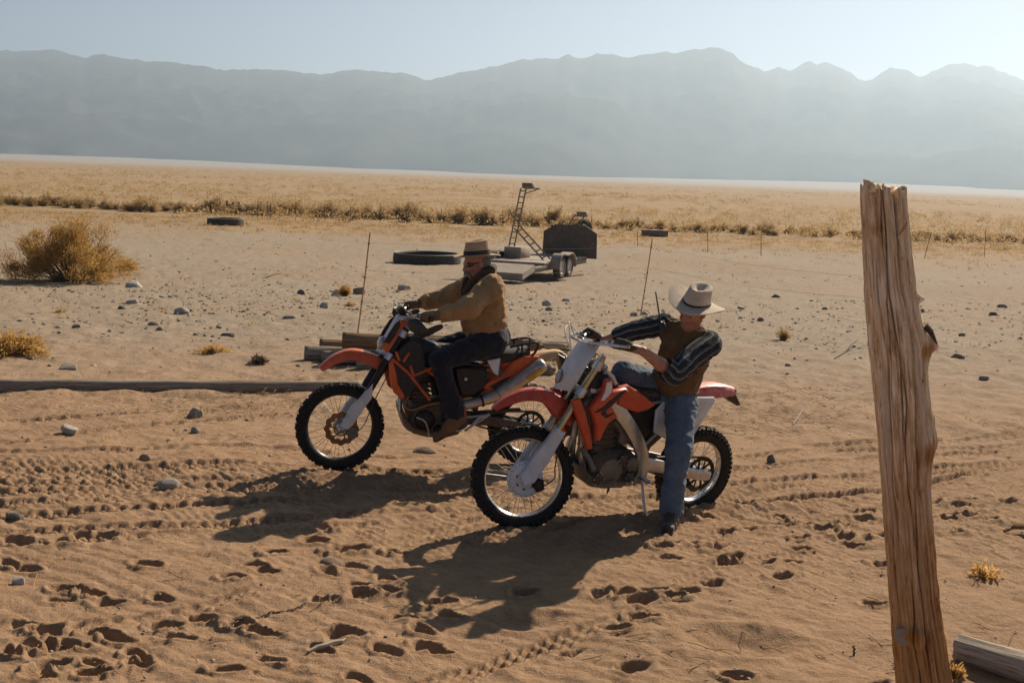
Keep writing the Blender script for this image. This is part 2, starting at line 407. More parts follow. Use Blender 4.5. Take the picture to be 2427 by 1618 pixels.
def make_ground():
    y = [-300., -60, -15, -2, 1.2, 2.4]
    def seg(a, b, q):
        n = int(math.log(b/a)/q)+1
        return list(a*np.exp(np.linspace(0, math.log(b/a), n, endpoint=False)))
    y += seg(3.0, 4.9, .02)+seg(4.9, 11.5, .0025)+seg(11.5, 20, .0048)+seg(20, 90, .011)+seg(90, 17000, .05)+[17000.]
    y = np.array(y)
    u = np.concatenate([-np.array([30, 9, 4, 2.2, 1.5, 1.15]), np.linspace(-.95, -.50, 60, endpoint=False), np.linspace(-.50, .50, 680, endpoint=False), np.linspace(.50, .95, 61), np.array([1.15, 1.5, 2.2, 4, 9, 30])])
    Y = np.repeat(y[:, None], len(u), 1); yy = np.maximum(Y, 2.4)
    X = u[None, :]*yy
    Z = np.array(ground_h(X, Y))
    i0, i1 = np.searchsorted(y, 3.0), np.searchsorted(y, 16.0)
    xs, ys = X[i0:i1], Y[i0:i1]
    h = np.zeros_like(xs)
    near = 1-sstep(10, 15, ys)
    # soft wind-blown relief
    h += .012*fbm2(xs*2.3, ys*2.3, 3, 31)+.006*fbm2(xs*8, ys*8, 3, 41)*(.4+.6*sstep(-.2, .5, noise2(xs*.8, ys*.8, 3)))
    h += .004*np.clip(fbm2(xs*20, ys*22, 2, 51), -.2, 2)*sstep(-.3, .4, noise2(xs*1.1, ys*.7, 77))
    # ripples
    wv = (xs*.55+ys*.83)+.06*fbm2(xs*2.0, ys*2.0, 2, 61)
    rip = np.sin(wv*2*PI/.13)+.35*np.sin(wv*4*PI/.13+1.0)
    h += .0036*rip*sstep(-.25, .5, noise2(xs*.7+4, ys*.7, 62)+.25*(xs > 0.3))*(1-sstep(7.4, 9.5, ys))
    # churned sand on the traffic band, and old half-erased tread marks all over it
    band = np.exp(-((ys-8.4)/1.5)**2)
    h += .012*band*fbm2(xs*6, ys*9, 3, 71)
    for k, (sl0, pt, sd_) in enumerate([(.06, .095, 3), (-.10, .085, 5), (.16, .11, 8)]):
        yy_ = ys-sl0*xs+.05*noise2(xs*.9, ys*.9, 400+k); msk = sstep(.05, .45, noise2(xs*.55+k*7, yy_*1.9+k*3, 410+k))*band
        tr = np.sin(2*PI*(xs/pt+.5*np.floor(yy_/.055)))*np.abs(np.sin(PI*yy_/.055))
        h += msk*(.0075*np.tanh(2*tr)-.006)
    h += .010*np.clip(noise2(xs*13, ys*15, 430)-.30, 0, 1)-.016*np.clip(noise2(xs*7, ys*8, 431)-.42, 0, 1)
    # tyre tracks
    for ti, (pp, hw, dep, kn, pit, rows) in enumerate(TRACKS):
        g = np.array([P(a, b, 0)[:2] for (a, b) in pp]); g = spline(g, 60); g = g[np.argsort(g[:, 0])]
        arc = np.concatenate([[0], np.cumsum(np.hypot(*np.diff(g, axis=0).T))])
        fy = np.interp(xs, g[:, 0], g[:, 1]); s = np.interp(xs, g[:, 0], arc)
        sl = np.interp(xs, .5*(g[1:, 0]+g[:-1, 0]), np.diff(g[:, 1])/np.maximum(np.diff(g[:, 0]), 1e-4))
        wob = .02*noise2(s*1.3, s*0+ti, 90+ti)
        t = (ys-fy-wob)/np.sqrt(1+sl*sl); a = np.abs(t)/hw
        ends = sstep(g[0, 0], g[0, 0]+.3, xs)*(1-sstep(g[-1, 0]-.3, g[-1, 0], xs))
        ero = sstep(-.45, .25, noise2(xs*1.5, ys*2.5, 100+ti))
        inside = (1-sstep(.8, 1.05, a))
        row = np.floor((t/hw+1)*.5*rows)
        cell = np.tanh(2.5*(np.sin(2*PI*(s/pit+.5*row+.12*np.sin(t/hw*3)))+.15))
        rowp = np.tanh(3*np.abs(np.sin(PI*((t/hw+1)*.5*rows))))
        prof = -dep*inside+.55*dep*np.exp(-((a-1.2)/.28)**2)
        prof = prof-kn*.75*inside*(1+cell*rowp)*(.35+.65*ero)
        prof = prof+kn*.25*inside*fbm2(xs*25, ys*25, 2, 130+ti)
        h = h*(1-.5*inside*ends)+prof*ends*(a < 2.5)
    # footprints
    ex = np.random.default_rng(9)
    for _ in range(6): FOOT.append((ex.uniform(-80, 1000), ex.uniform(1330, 1640), ex.uniform(30, 62)))
    for _ in range(8): FOOT.append((ex.uniform(900, 2420), ex.uniform(1270, 1640), ex.uniform(24, 52)))
    for _ in range(9): FOOT.append((ex.uniform(1500, 2500), ex.uniform(1180, 1330), ex.uniform(22, 44)))
    for k, (a, b, w) in enumerate(FOOT):
        q = P(a, b, 0); ppm = proj(q)[2]; L = min(.36, max(.16, 1.15*w/ppm)); wd = L*rnd.uniform(.42, .6)
        th = rnd.uniform(-.6, .6)+(.3 if a > 1300 else -.1); dep = rnd.uniform(.042, .070)*(L/.25)**.5
        jj = np.where((y > q[1]-.5) & (y < q[1]+.5))[0]; jj = jj[(jj >= i0) & (jj < i1)]-i0
        if len(jj) == 0: continue
        sl_ = slice(jj[0], jj[-1]+1)
        c = (np.abs(u*q[1]-q[0]) < .55); ci = np.where(c)[0]; cs = slice(ci[0], ci[-1]+1)
        dx = xs[sl_, cs]-q[0]; dy = ys[sl_, cs]-(q[1]+.03)
        lx = dx*math.cos(th)+dy*math.sin(th); ly = -dx*math.sin(th)+dy*math.cos(th)
        ly = ly*(1+.25*np.tanh(lx/L*4))
        r = np.hypot(lx/(L*.5), ly/(wd*.5))*(1+.22*noise2(xs[sl_, cs]*11, ys[sl_, cs]*11, 200+k)+.14*noise2(xs[sl_, cs]*32, ys[sl_, cs]*32, 900+k))
        m = 1-sstep(.62, 1.08, r)
        hh = h[sl_, cs]
        h[sl_, cs] = hh*(1-.6*m)-dep*m*(1-.5*lx/L+.25*noise2(xs[sl_, cs]*18, ys[sl_, cs]*18, 700+k))+.34*dep*np.exp(-((r-1.32)/.30)**2)*(1+.5*noise2(xs[sl_, cs]*7, ys[sl_, cs]*7, 300+k))
    # one wide scuffed hollow
    for (a, b, L, wd, dep) in [(1755, 1525, .62, .42, .05), (1245, 1462, .5, .3, .03), (1490, 1262, .5, .22, .02)]:
        q = P(a, b, 0); r = np.hypot((xs-q[0])/(L*.5), (ys-q[1])/(wd*.5)); m = 1-sstep(.2, 1.1, r)
        h += -dep*m+.3*dep*np.exp(-((r-1.15)/.22)**2)
    # berm thrown up beside the near wheels' rut
    g = np.array([P(a, b, 0)[:2] for (a, b) in [(1330,1262),(1450,1232),(1600,1215),(1700,1203),(1800,1196)]]); g = g[np.argsort(g[:, 0])]
    fy = np.interp(xs, g[:, 0], g[:, 1]); e = sstep(g[0, 0]-.1, g[0, 0]+.15, xs)*(1-sstep(g[-1, 0]-.1, g[-1, 0]+.4, xs))
    h += .045*np.exp(-((ys-fy+.10)/.11)**2)*e
    # little mounds under shrubs / against the log
    Z[i0:i1] += h*near
    # stony scatter relief further out
    j0, j1 = np.searchsorted(y, 10.), np.searchsorted(y, 90.)
    xs, ys = X[j0:j1], Y[j0:j1]
    Z[j0:j1] += sstep(9.5, 12, ys)*(1-sstep(60, 90, ys))*(.018*fbm2(xs*3.2, ys*2.2, 3, 81)+.012*np.clip(fbm2(xs*9, ys*7, 2, 83), 0, 1)*(1-sstep(25, 40, ys)))
    nr, nc = X.shape
    v = np.stack([X, Y, Z], -1).reshape(-1, 3)
    idx = np.arange(nr*nc).reshape(nr, nc)
    q = np.stack([idx[:-1, :-1], idx[:-1, 1:], idx[1:, 1:], idx[1:, :-1]], -1).reshape(-1, 4)
    return mesh_np('ground', v, quads=q)

def sand_material():
    m, nt, b = _mat('sand')
    geo = node(nt, 'ShaderNodeNewGeometry'); sep = node(nt, 'ShaderNodeSeparateXYZ'); nt.links.new(geo.outputs['Position'], sep.inputs[0])
    pos = geo.outputs['Position']
    def zone(a, b_, nz, amp):
        mr = node(nt, 'ShaderNodeMapRange', interpolation_type='SMOOTHSTEP'); ad = node(nt, 'ShaderNodeMath', operation='MULTIPLY_ADD')
        nt.links.new(nz, ad.inputs[0]); ad.inputs[1].default_value = amp; nt.links.new(sep.outputs[1], ad.inputs[2])
        nt.links.new(ad.outputs[0], mr.inputs[0]); mr.inputs[1].default_value = a+amp*.5; mr.inputs[2].default_value = b_+amp*.5
        return mr.outputs[0]
    n_s = tnoise(nt, pos, 1.1, 6, .6); n_m = tnoise(nt, pos, 6.0, 6, .65); n_f = tnoise(nt, pos, 60, 4, .7); n_l = tnoise(nt, pos, .12, 5, .6)
    n_x = tnoise(nt, pos, .01, 5, .6)
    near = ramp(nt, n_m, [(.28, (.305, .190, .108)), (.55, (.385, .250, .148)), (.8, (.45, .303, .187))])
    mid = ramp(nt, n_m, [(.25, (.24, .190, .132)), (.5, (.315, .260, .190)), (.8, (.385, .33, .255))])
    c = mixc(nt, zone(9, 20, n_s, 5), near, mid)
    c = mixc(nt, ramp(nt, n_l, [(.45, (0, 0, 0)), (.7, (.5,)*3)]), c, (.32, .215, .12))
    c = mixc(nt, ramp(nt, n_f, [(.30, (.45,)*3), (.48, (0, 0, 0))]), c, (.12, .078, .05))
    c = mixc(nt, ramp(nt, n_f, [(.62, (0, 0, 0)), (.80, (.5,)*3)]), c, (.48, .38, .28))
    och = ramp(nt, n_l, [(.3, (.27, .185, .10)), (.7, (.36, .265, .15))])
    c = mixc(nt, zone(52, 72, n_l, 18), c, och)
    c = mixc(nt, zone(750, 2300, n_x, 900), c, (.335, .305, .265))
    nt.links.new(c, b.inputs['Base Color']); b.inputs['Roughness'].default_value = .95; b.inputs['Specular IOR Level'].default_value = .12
    h1 = tnoise(nt, pos, 130, 4, .7); h2 = tnoise(nt, pos, 22, 6, .65)
    ad = node(nt, 'ShaderNodeMath', operation='MULTIPLY_ADD'); nt.links.new(h2, ad.inputs[0]); ad.inputs[1].default_value = 2.2; nt.links.new(h1, ad.inputs[2])
    bump(nt, b, ad.outputs[0], .8, .014)
    return m
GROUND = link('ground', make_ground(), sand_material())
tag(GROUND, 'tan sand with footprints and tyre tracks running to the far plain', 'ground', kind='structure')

# ------------------------------------------------------------------ mountains
RIDGE = [(-700,150),(-500,128),(-300,140),(-120,118),(0,122),(52,120),(90,121),(129,117),(165,126),(206,136),(237,130),(273,136),(299,137),(335,147),(371,148),(428,151),(474,160),(521,164),(583,167),(619,166),(691,168),(732,174),(756,178),(805,169),(861,165),(908,172),(964,174),(1000,185),(1021,191),(1083,175),(1145,160),(1213,150),(1275,136),(1316,138),(1347,132),(1373,138),(1414,129),(1461,129),(1494,138),(1533,129),(1580,120),(1600,126),(1647,115),(1678,117),(1714,118),(1740,132),(1776,155),(1812,168),(1845,157),(1871,168),(1915,147),(1938,154),(1956,149),(1993,159),(2018,178),(2039,192),(2065,194),(2091,168),(2114,157),(2142,168),(2184,183),(2209,168),(2246,154),(2287,151),(2318,160),(2344,157),(2390,178),(2427,191),(2500,200),(2650,170),(2850,190),(3100,165)]
def make_mountains():
    rd = [ray(a, b) for (a, b) in RIDGE]
    ru = np.array([d[0]/d[1] for d in rd]); rt = np.array([d[2]/d[1] for d in rd])
    u = np.linspace(ru[0], ru[-1], 460)
    tanr = np.interp(u, ru, rt)+.0011*noise2(u*110, u*0, 33)+.0007*noise2(u*260, u*0, 34)
    yr = 7000+700*noise2(u*4, u*0, 4)+900*sstep(.16, .24, u)
    s = np.concatenate([np.linspace(0, 1, 90), np.array([1.04, 1.1, 1.25, 1.6])])
    S, U = np.meshgrid(s, u, indexing='ij')
    y0 = 4500+420*noise2(U*7, U*0+3, 6)
    Y = y0+(yr[None, :]-y0)*S+(1-np.clip(S, 0, 1))**10*130*noise2(U*30, U*0+5, 9); X = U*Y
    zr = CAM_H+tanr[None, :]*Y*np.minimum(S, 1)**.0
    top = CAM_H+tanr[None, :]*yr[None, :]
    b0 = base_h(X, Y)*(1-np.clip(S, 0, 1))+base_h(U*y0, y0)*np.clip(S, 0, 1)-3
    f = np.clip(S, 0, 1)
    gul = 1-np.abs(fbm2((X+.35*Y)/620.+.35*noise2(X/400., Y/400., 2), (Y-.2*X)/800., 4, 14))
    gul2 = 1-np.abs(fbm2((X-.4*Y)/260., (Y+.3*X)/300., 3, 24))
    Z = b0+(top-b0)*(f**.85*.92+.08*f)
    Z = Z+(f*(1-f))*(420*(gul-.75)+170*(gul2-.75))*1.0
    Z = np.where(S <= 1, np.minimum(Z, CAM_H+tanr[None, :]*Y*(.90+.10*f)), top-(S-1)*900)
    Z[0] = b0[0]-6
    idx = np.arange(S.size).reshape(S.shape)
    q = np.stack([idx[:-1, :-1], idx[:-1, 1:], idx[1:, 1:], idx[1:, :-1]], -1).reshape(-1, 4)
    return mesh_np('mountain_range', np.stack([X, Y, Z], -1), quads=q)
def mountain_material():
    m, nt, b = _mat('mountain_rock'); geo = node(nt, 'ShaderNodeNewGeometry'); pos = geo.outputs['Position']
    n = tnoise(nt, pos, .004, 8, .65, .5); n2 = tnoise(nt, pos, .02, 6, .7)
    c = ramp(nt, n, [(.35, (.025, .027, .024)), (.55, (.055, .05, .038)), (.75, (.10, .085, .065))])
    c = mixc(nt, ramp(nt, n2, [(.55, (0, 0, 0)), (.8, (.6,)*3)]), c, (.13, .11, .085))
    nt.links.new(c, b.inputs['Base Color']); b.inputs['Roughness'].default_value = 1.0; b.inputs['Specular IOR Level'].default_value = 0
    return m
MOUNT = link('mountain_range', make_mountains(), mountain_material())
tag(MOUNT, 'long blue hazy mountain range behind the desert plain', 'mountains', kind='structure')

# ------------------------------------------------------------------ air
def make_haze():
    g = MB(); x0, x1, y0, y1, z0, z1 = -9500, 9500, -350, 12500, -8, 905
    g.box(((x0+x1)/2, (y0+y1)/2, (z0+z1)/2), (x1-x0, y1-y0, z1-z0))
    m = bpy.data.materials.new('haze_air'); m.use_nodes = True; nt = m.node_tree; nt.nodes.clear()
    out = node(nt, 'ShaderNodeOutputMaterial'); pv = node(nt, 'ShaderNodeVolumePrincipled')
    pv.inputs['Color'].default_value = HAZE_COL; pv.inputs['Density'].default_value = HAZE_D; pv.inputs['Anisotropy'].default_value = HAZE_G
    nt.links.new(pv.outputs[0], out.inputs['Volume'])
    o = g.build('haze', m, smooth=0); tag(o, 'pale dusty air in front of the mountains', 'haze', kind='stuff'); return o
HAZE_COL, HAZE_D, HAZE_G = (.612, .80, .975, 1), 1.75e-4, .45
HAZE = make_haze()

# ------------------------------------------------------------------ shared materials
M_RUBBER = surf('tyre_rubber', (.018, .017, .016), .75, dust=.22, scale=30, bmp=.3, bscale=120, spec=.3)
M_BLACKP = surf('black_plastic', (.014, .014, .015), .45, dust=.16, scale=10)
M_BLACKM = surf('black_metal', (.02, .02, .021), .4, metal=.6, dust=.2)
M_ORANGE = surf('orange_plastic', (.66, .105, .014), .38, dust=.34, scale=6, coat=.2)
M_RED = surf('red_plastic', (.56, .055, .016), .36, dust=.34, scale=6, coat=.2)
M_REDDUST = surf('dusty_red_plastic', (.55, .05, .03), .4, dust=.5, scale=6, dcol=(.62, .46, .38))
M_WHITE = surf('white_plastic', (.72, .73, .72), .4, dust=.28, scale=7)
M_GREYW = surf('grey_white_plastic', (.62, .66, .68), .38, dust=.24, scale=7)
M_ALU = surf('aluminium', (.55, .55, .54), .38, metal=.85, dust=.22, scale=20)
M_ALUD = surf('dusty_cast_metal', (.20, .185, .16), .6, metal=.5, dust=.45, scale=18, bmp=.2)
M_ENG = surf('engine_casting', (.075, .066, .055), .6, metal=.4, dust=.4, scale=16, bmp=.25)
M_STEEL = surf('steel', (.42, .42, .42), .32, metal=.95, dust=.15)
M_GOLD = surf('gold_anodised_tube', (.52, .40, .22), .26, metal=.9, dust=.18)
M_SEAT = surf('seat_vinyl', (.022, .021, .021), .7, dust=.35, scale=8)
M_DISC = surf('bronze_disc', (.26, .15, .07), .4, metal=.85, dust=.2)
M_RIMS = surf('silver_rim', (.62, .62, .62), .25, metal=.9, dust=.2)
M_LENS = surf('headlight_lens', (.35, .34, .33), .08, metal=.0, dust=.1, coat=1.0)
M_EXH = surf('brushed_exhaust', (.50, .46, .40), .36, metal=.85, dust=.32)
M_TAN = surf('dusty_tan_plastic', (.62, .36, .16), .5, dust=.5, dcol=(.52, .38, .25))
M_YEL = surf('yellow_badge', (.60, .34, .03), .4, dust=.2)
M_RAD = surf('radiator_core', (.04, .038, .035), .6, metal=.3, dust=.4)
M_CHAIN = surf('drive_chain', (.05, .045, .04), .5, metal=.7, dust=.4)
M_TAIL = surf('tail_lens', (.25, .02, .015), .2, dust=.2)

# ------------------------------------------------------------------ motorbike pieces
def arc2(cx, cz, r, a0, a1, n):
    return [(cx+r*math.cos(R(a)), cz+r*math.sin(R(a))) for a in np.linspace(a0, a1, n)]
_WCACHE = {}
def wheel(root, M, r, tw, rim_r, rim_mat, hub_mat, disc=None, disc_r=.13, cover=False, sprocket=None, knobs=58, nspoke=32):
    hub = MB()
    hub.lathe([(.012, -.105), (.016, -.10), (.022, -.07), (.045, -.062), (.048, -.05), (.03, -.04), (.026, 0), (.03, .04), (.048, .05), (.045, .062), (.022, .07), (.016, .10), (.012, .105)], n=24)
    w = hub.build('wheel', hub_mat, root, M)
    # tyre
    t = MB(); prof = []
    cr = r-tw*.50; hw = tw*.5
    for a in np.linspace(-148, 148, 17):
        prof.append((cr+hw*.92*math.cos(R(a))-.004, hw*math.sin(R(a))))
    t.lathe(prof, n=96, closed=True)
    rows = [(-62, .30, 0), (-30, .34, .5), (0, .40, 0), (30, .34, .5), (62, .30, 0)]
    for (a, frac, off) in rows:
        for k in range(knobs):
            if a == 0 and k % 2: continue
            th = 2*PI*(k+off)/knobs; kl = 2*PI*r/knobs*.26; kw = tw*.085; kh = .013
            ca, sa = math.cos(R(a)), math.sin(R(a))
            rr = cr+hw*.92*ca-.006; yy = hw*sa
            er = Vector((math.cos(th), 0, math.sin(th))); et = Vector((-math.sin(th), 0, math.cos(th))); ey = Vector((0, 1, 0))
            nn = er*ca+ey*sa; bb = ey*ca-er*sa
            c = er*rr+ey*yy
            pts = []
            for hgt, sc in ((0, 1.15), (kh, .85)):
                for (i, j) in ((-1, -1), (1, -1), (1, 1), (-1, 1)): pts.append(tuple(c+nn*hgt+et*(kl*i*sc)+bb*(kw*j*sc)))
            t.add(pts, [(4, 5, 6, 7), (0, 1, 5, 4), (1, 2, 6, 5), (2, 3, 7, 6), (3, 0, 4, 7)])
    t.build('tyre', M_RUBBER, w, smooth=35)
    rim = MB()
    hr = tw*.30
    rim.lathe([(rim_r+.006, -hr), (rim_r+.008, -hr*.8), (rim_r-.004, -hr*.7), (rim_r-.010, -hr*.25), (rim_r-.011, hr*.25), (rim_r-.004, hr*.7), (rim_r+.008, hr*.8), (rim_r+.006, hr), (rim_r-.010, hr), (rim_r-.020, hr*.5), (rim_r-.022, 0), (rim_r-.020, -hr*.5), (rim_r-.010, -hr)], n=72, closed=True)
    rim.build('rim', rim_mat, w)
    key = ('spoke', round(rim_r, 3))
    if key not in _WCACHE:
        sm = []
        for sd in (1, -1):
            for ln in (1, -1):
                g = MB(); g.tube([(.044, .052*sd, 0), (math.cos(.42*ln)*(rim_r-.018), .012*sd, math.sin(.42*ln)*(rim_r-.018))], .0019, 5)
                sm.append(g.mesh('spoke'))
        _WCACHE[key] = sm
    sm = _WCACHE[key]
    for k in range(nspoke):
        link('spoke', sm[k % 4], M_STEEL, w, Matrix.Rotation(2*PI*k/nspoke, 4, 'Y'))
    if disc:
        g = MB(); n = 84; v = []; f = []
        for yy in (.068, .072):
            for i in range(n):
                a = 2*PI*i/n; ro = disc_r*(1+.05*math.cos(12*a)); ri = disc_r*(.66+.05*math.cos(12*a))
                v.append((ro*math.cos(a), yy, ro*math.sin(a))); v.append((ri*math.cos(a), yy, ri*math.sin(a)))
        for i in range(n):
            j = (i+1) % n
            f += [(2*i, 2*j, 2*j+1, 2*i+1), (2*n+2*i, 2*n+2*i+1, 2*n+2*j+1, 2*n+2*j), (2*i, 2*n+2*i, 2*n+2*j, 2*j), (2*i+1, 2*j+1, 2*n+2*j+1, 2*n+2*i+1)]
        g.add(v, f)
        for k in range(6):
            a = 2*PI*k/6; g.tube([(.04*math.cos(a), .07, .04*math.sin(a)), (disc_r*.7*math.cos(a+.2), .07, disc_r*.7*math.sin(a+.2))], .006, 6)
        g.lathe([(.05, .066), (.062, .066), (.062, .074), (.05, .074)], n=32, closed=True)
        g.build('brake_disc', disc, w)
    if cover:
        g = MB(); g.lathe([(.0, .088), (.03, .088), (.06, .084), (.105, .079), (.122, .073), (.126, .066), (.118, .063), (.06, .072), (.0, .076)], n=56)
        c = g.build('disc_cover', M_WHITE, w)
        hole_discs = MB()  # raised black discs and bars, dark colour in place of shade inside openings
        for k in range(40):
            a = 2*PI*k/40; rr = .102+.009*(k % 2)
            hole_discs.lathe([(.0, .0), (.0042, .0), (.0042, .0022), (.0, .0024)], (rr*math.cos(a), .0772-.012*(rr-.09), rr*math.sin(a)), n=8)
        for k in range(7):
            a = 2*PI*(k/7)+.3; rr = .066
            hole_discs.tube([(rr*math.cos(a-.16), .0836, rr*math.sin(a-.16)), (rr*math.cos(a+.16), .0836, rr*math.sin(a+.16))], .005, 6)
        hole_discs.build('dark_hole_disc', M_BLACKP, c)
        g = MB(); g.lathe([(0, .086), (.016, .086), (.018, .10), (.014, .108), (0, .108)], n=16); g.build('axle_nut', M_STEEL, w)
    if sprocket:
        g = MB(); n = 46*2; v = []; f = []
        for yy in (.066, .071):
            for i in range(n):
                a = 2*PI*i/n; ro = sprocket+(.006 if i % 2 else -.002); ri = sprocket*.80
                v.append((ro*math.cos(a), yy, ro*math.sin(a))); v.append((ri*math.cos(a), yy, ri*math.sin(a)))
        for i in range(n):
            j = (i+1) % n
            f += [(2*i, 2*j, 2*j+1, 2*i+1), (2*n+2*i, 2*n+2*i+1, 2*n+2*j+1, 2*n+2*j), (2*i, 2*n+2*i, 2*n+2*j, 2*j), (2*i+1, 2*j+1, 2*n+2*j+1, 2*n+2*i+1)]
        g.add(v, f)
        for k in range(6):
            a = 2*PI*k/6; g.tube([(.04*math.cos(a), .068, .04*math.sin(a)), (sprocket*.84*math.cos(a+.25), .068, sprocket*.84*math.sin(a+.25))], .008, 6)
            g.tube([(.04*math.cos(a), .068, .04*math.sin(a)), (sprocket*.84*math.cos(a-.25), .068, sprocket*.84*math.sin(a-.25))], .006, 6)
        g.build('sprocket', M_CHAIN if cover else M_BLACKM, w)
    return w
def fender(path, widths, drop, th=.006):
    """arched mudguard swept along a path in (x, z)"""
    p = spline([(a, 0, b) for a, b in path], 22); w = np.interp(np.linspace(0, 1, 22), np.linspace(0, 1, len(widths)), widths)
    d = np.interp(np.linspace(0, 1, 22), np.linspace(0, 1, len(drop)), drop)
    rings = []
    for i in range(22):
        t = p[min(i+1, 21)]-p[max(i-1, 0)]; t /= np.linalg.norm(t); nn = np.array([-t[2], 0, t[0]]); nn = nn if nn[2] > 0 else -nn
        top = []; bot = []
        for s in np.linspace(-1, 1, 11):
            dz = -d[i]*max(0, (abs(s)-.55)/.45)**1.3-d[i]*.18*s*s
            q = p[i]+np.array([0, s*w[i], 0])+nn*dz
            top.append(q); bot.append(q-nn*th-np.array([0, np.sign(s)*th*.5*(abs(s) > .8), 0]))
        rings.append([tuple(a) for a in top]+[tuple(a) for a in reversed(bot)])
    return MB().loft(rings)
def sweep_rect(g, pts, w, h, n=None, up=(0, 1, 0)):
    pts = spline(pts, n or 14); rings = []
    for i in range(len(pts)):
        t = pts[min(i+1, len(pts)-1)]-pts[max(i-1, 0)]; t /= np.linalg.norm(t)
        a = np.asarray(up, float); a = a-t*(a@t); a /= np.linalg.norm(a); b = np.cross(t, a)
        f = i/(len(pts)-1); ww = np.interp(f, [0, 1], w); hh = np.interp(f, [0, 1], h)
        rings.append([tuple(pts[i]+a*x*ww/2+b*y*hh/2) for x, y in ((-1, -.6), (-.6, -1), (.6, -1), (1, -.6), (1, .6), (.6, 1), (-.6, 1), (-1, .6))])
    return g.loft(rings)
def steer_matrix(ax, az, rake, ang):
    """rotation about the steering axis through (ax, 0, az) leaning back by rake"""
    d = Vector((-math.sin(R(rake)), 0, math.cos(R(rake))))
    T = Matrix.Translation(Vector((ax, 0, az)))
    return T @ Matrix.Rotation(R(ang), 4, d) @ T.inverted()
def chain_loop(g, c0, r0, c1, r1, y):
    pts = []
    for a in np.linspace(90, 270, 14): pts.append((c0[0]+r0*math.cos(R(a)), y, c0[1]+r0*math.sin(R(a))))
    for a in np.linspace(-90, 90, 10): pts.append((c1[0]+r1*math.cos(R(a)), y, c1[1]+r1*math.sin(R(a))))
    m = len(pts); g.tube(pts, .008, 6, closed=True)
def grip_bar(root, S, c, rise, reach, half, bar_mat, grip_mat, lever=True):
    """handlebar about clamp point c (x, z); returns grip centres in bike space"""
    cx, cz = c; g = MB()
    side = [(cx, 0, cz), (cx, .06, cz), (cx-.01, .12, cz+rise*.45), (cx-reach*.35, .22, cz+rise), (cx-reach*.8, .33, cz+rise*1.02), (cx-reach, half, cz+rise)]
    pl = spline(side, 20)
    full = [tuple(p*np.array([1, -1, 1])) for p in pl[::-1]]+[tuple(p) for p in pl[1:]]
    g.tube(full, .0115, 10)
    g.tube([(cx-.005, -.12, cz+rise*.45+.012), (cx-.005, .12, cz+rise*.45+.012)], .010, 8)
    h = g.build('handlebar', bar_mat, root, S)
    d = (pl[-1]-pl[-6]); d /= np.linalg.norm(d); out = []
    for sd in (1, -1):
        e = pl[-1]*np.array([1, sd, 1]); dd = d*np.array([1, sd, 1])
        gg = MB(); gg.tube([e-dd*.13, e-dd*.125, e-dd*.01, e+dd*.003], [.019, .0165, .0165, .019], 12); gg.build('grip', grip_mat, h)
        b = MB(); q = e-dd*.17; b.box(q, (.035, .03, .035), bev=.006)
        if lever:
            b.tube(spline([q+np.array([.02, 0, -.005]), q+np.array([.055, sd*.01, -.012])+dd*.03, q+np.array([.055, 0, -.02])+dd*.17], 8), .006, 6)
        b.build('control_lever', M_BLACKM, h)
        out.append((e-dd*.065, dd))
    return h, out

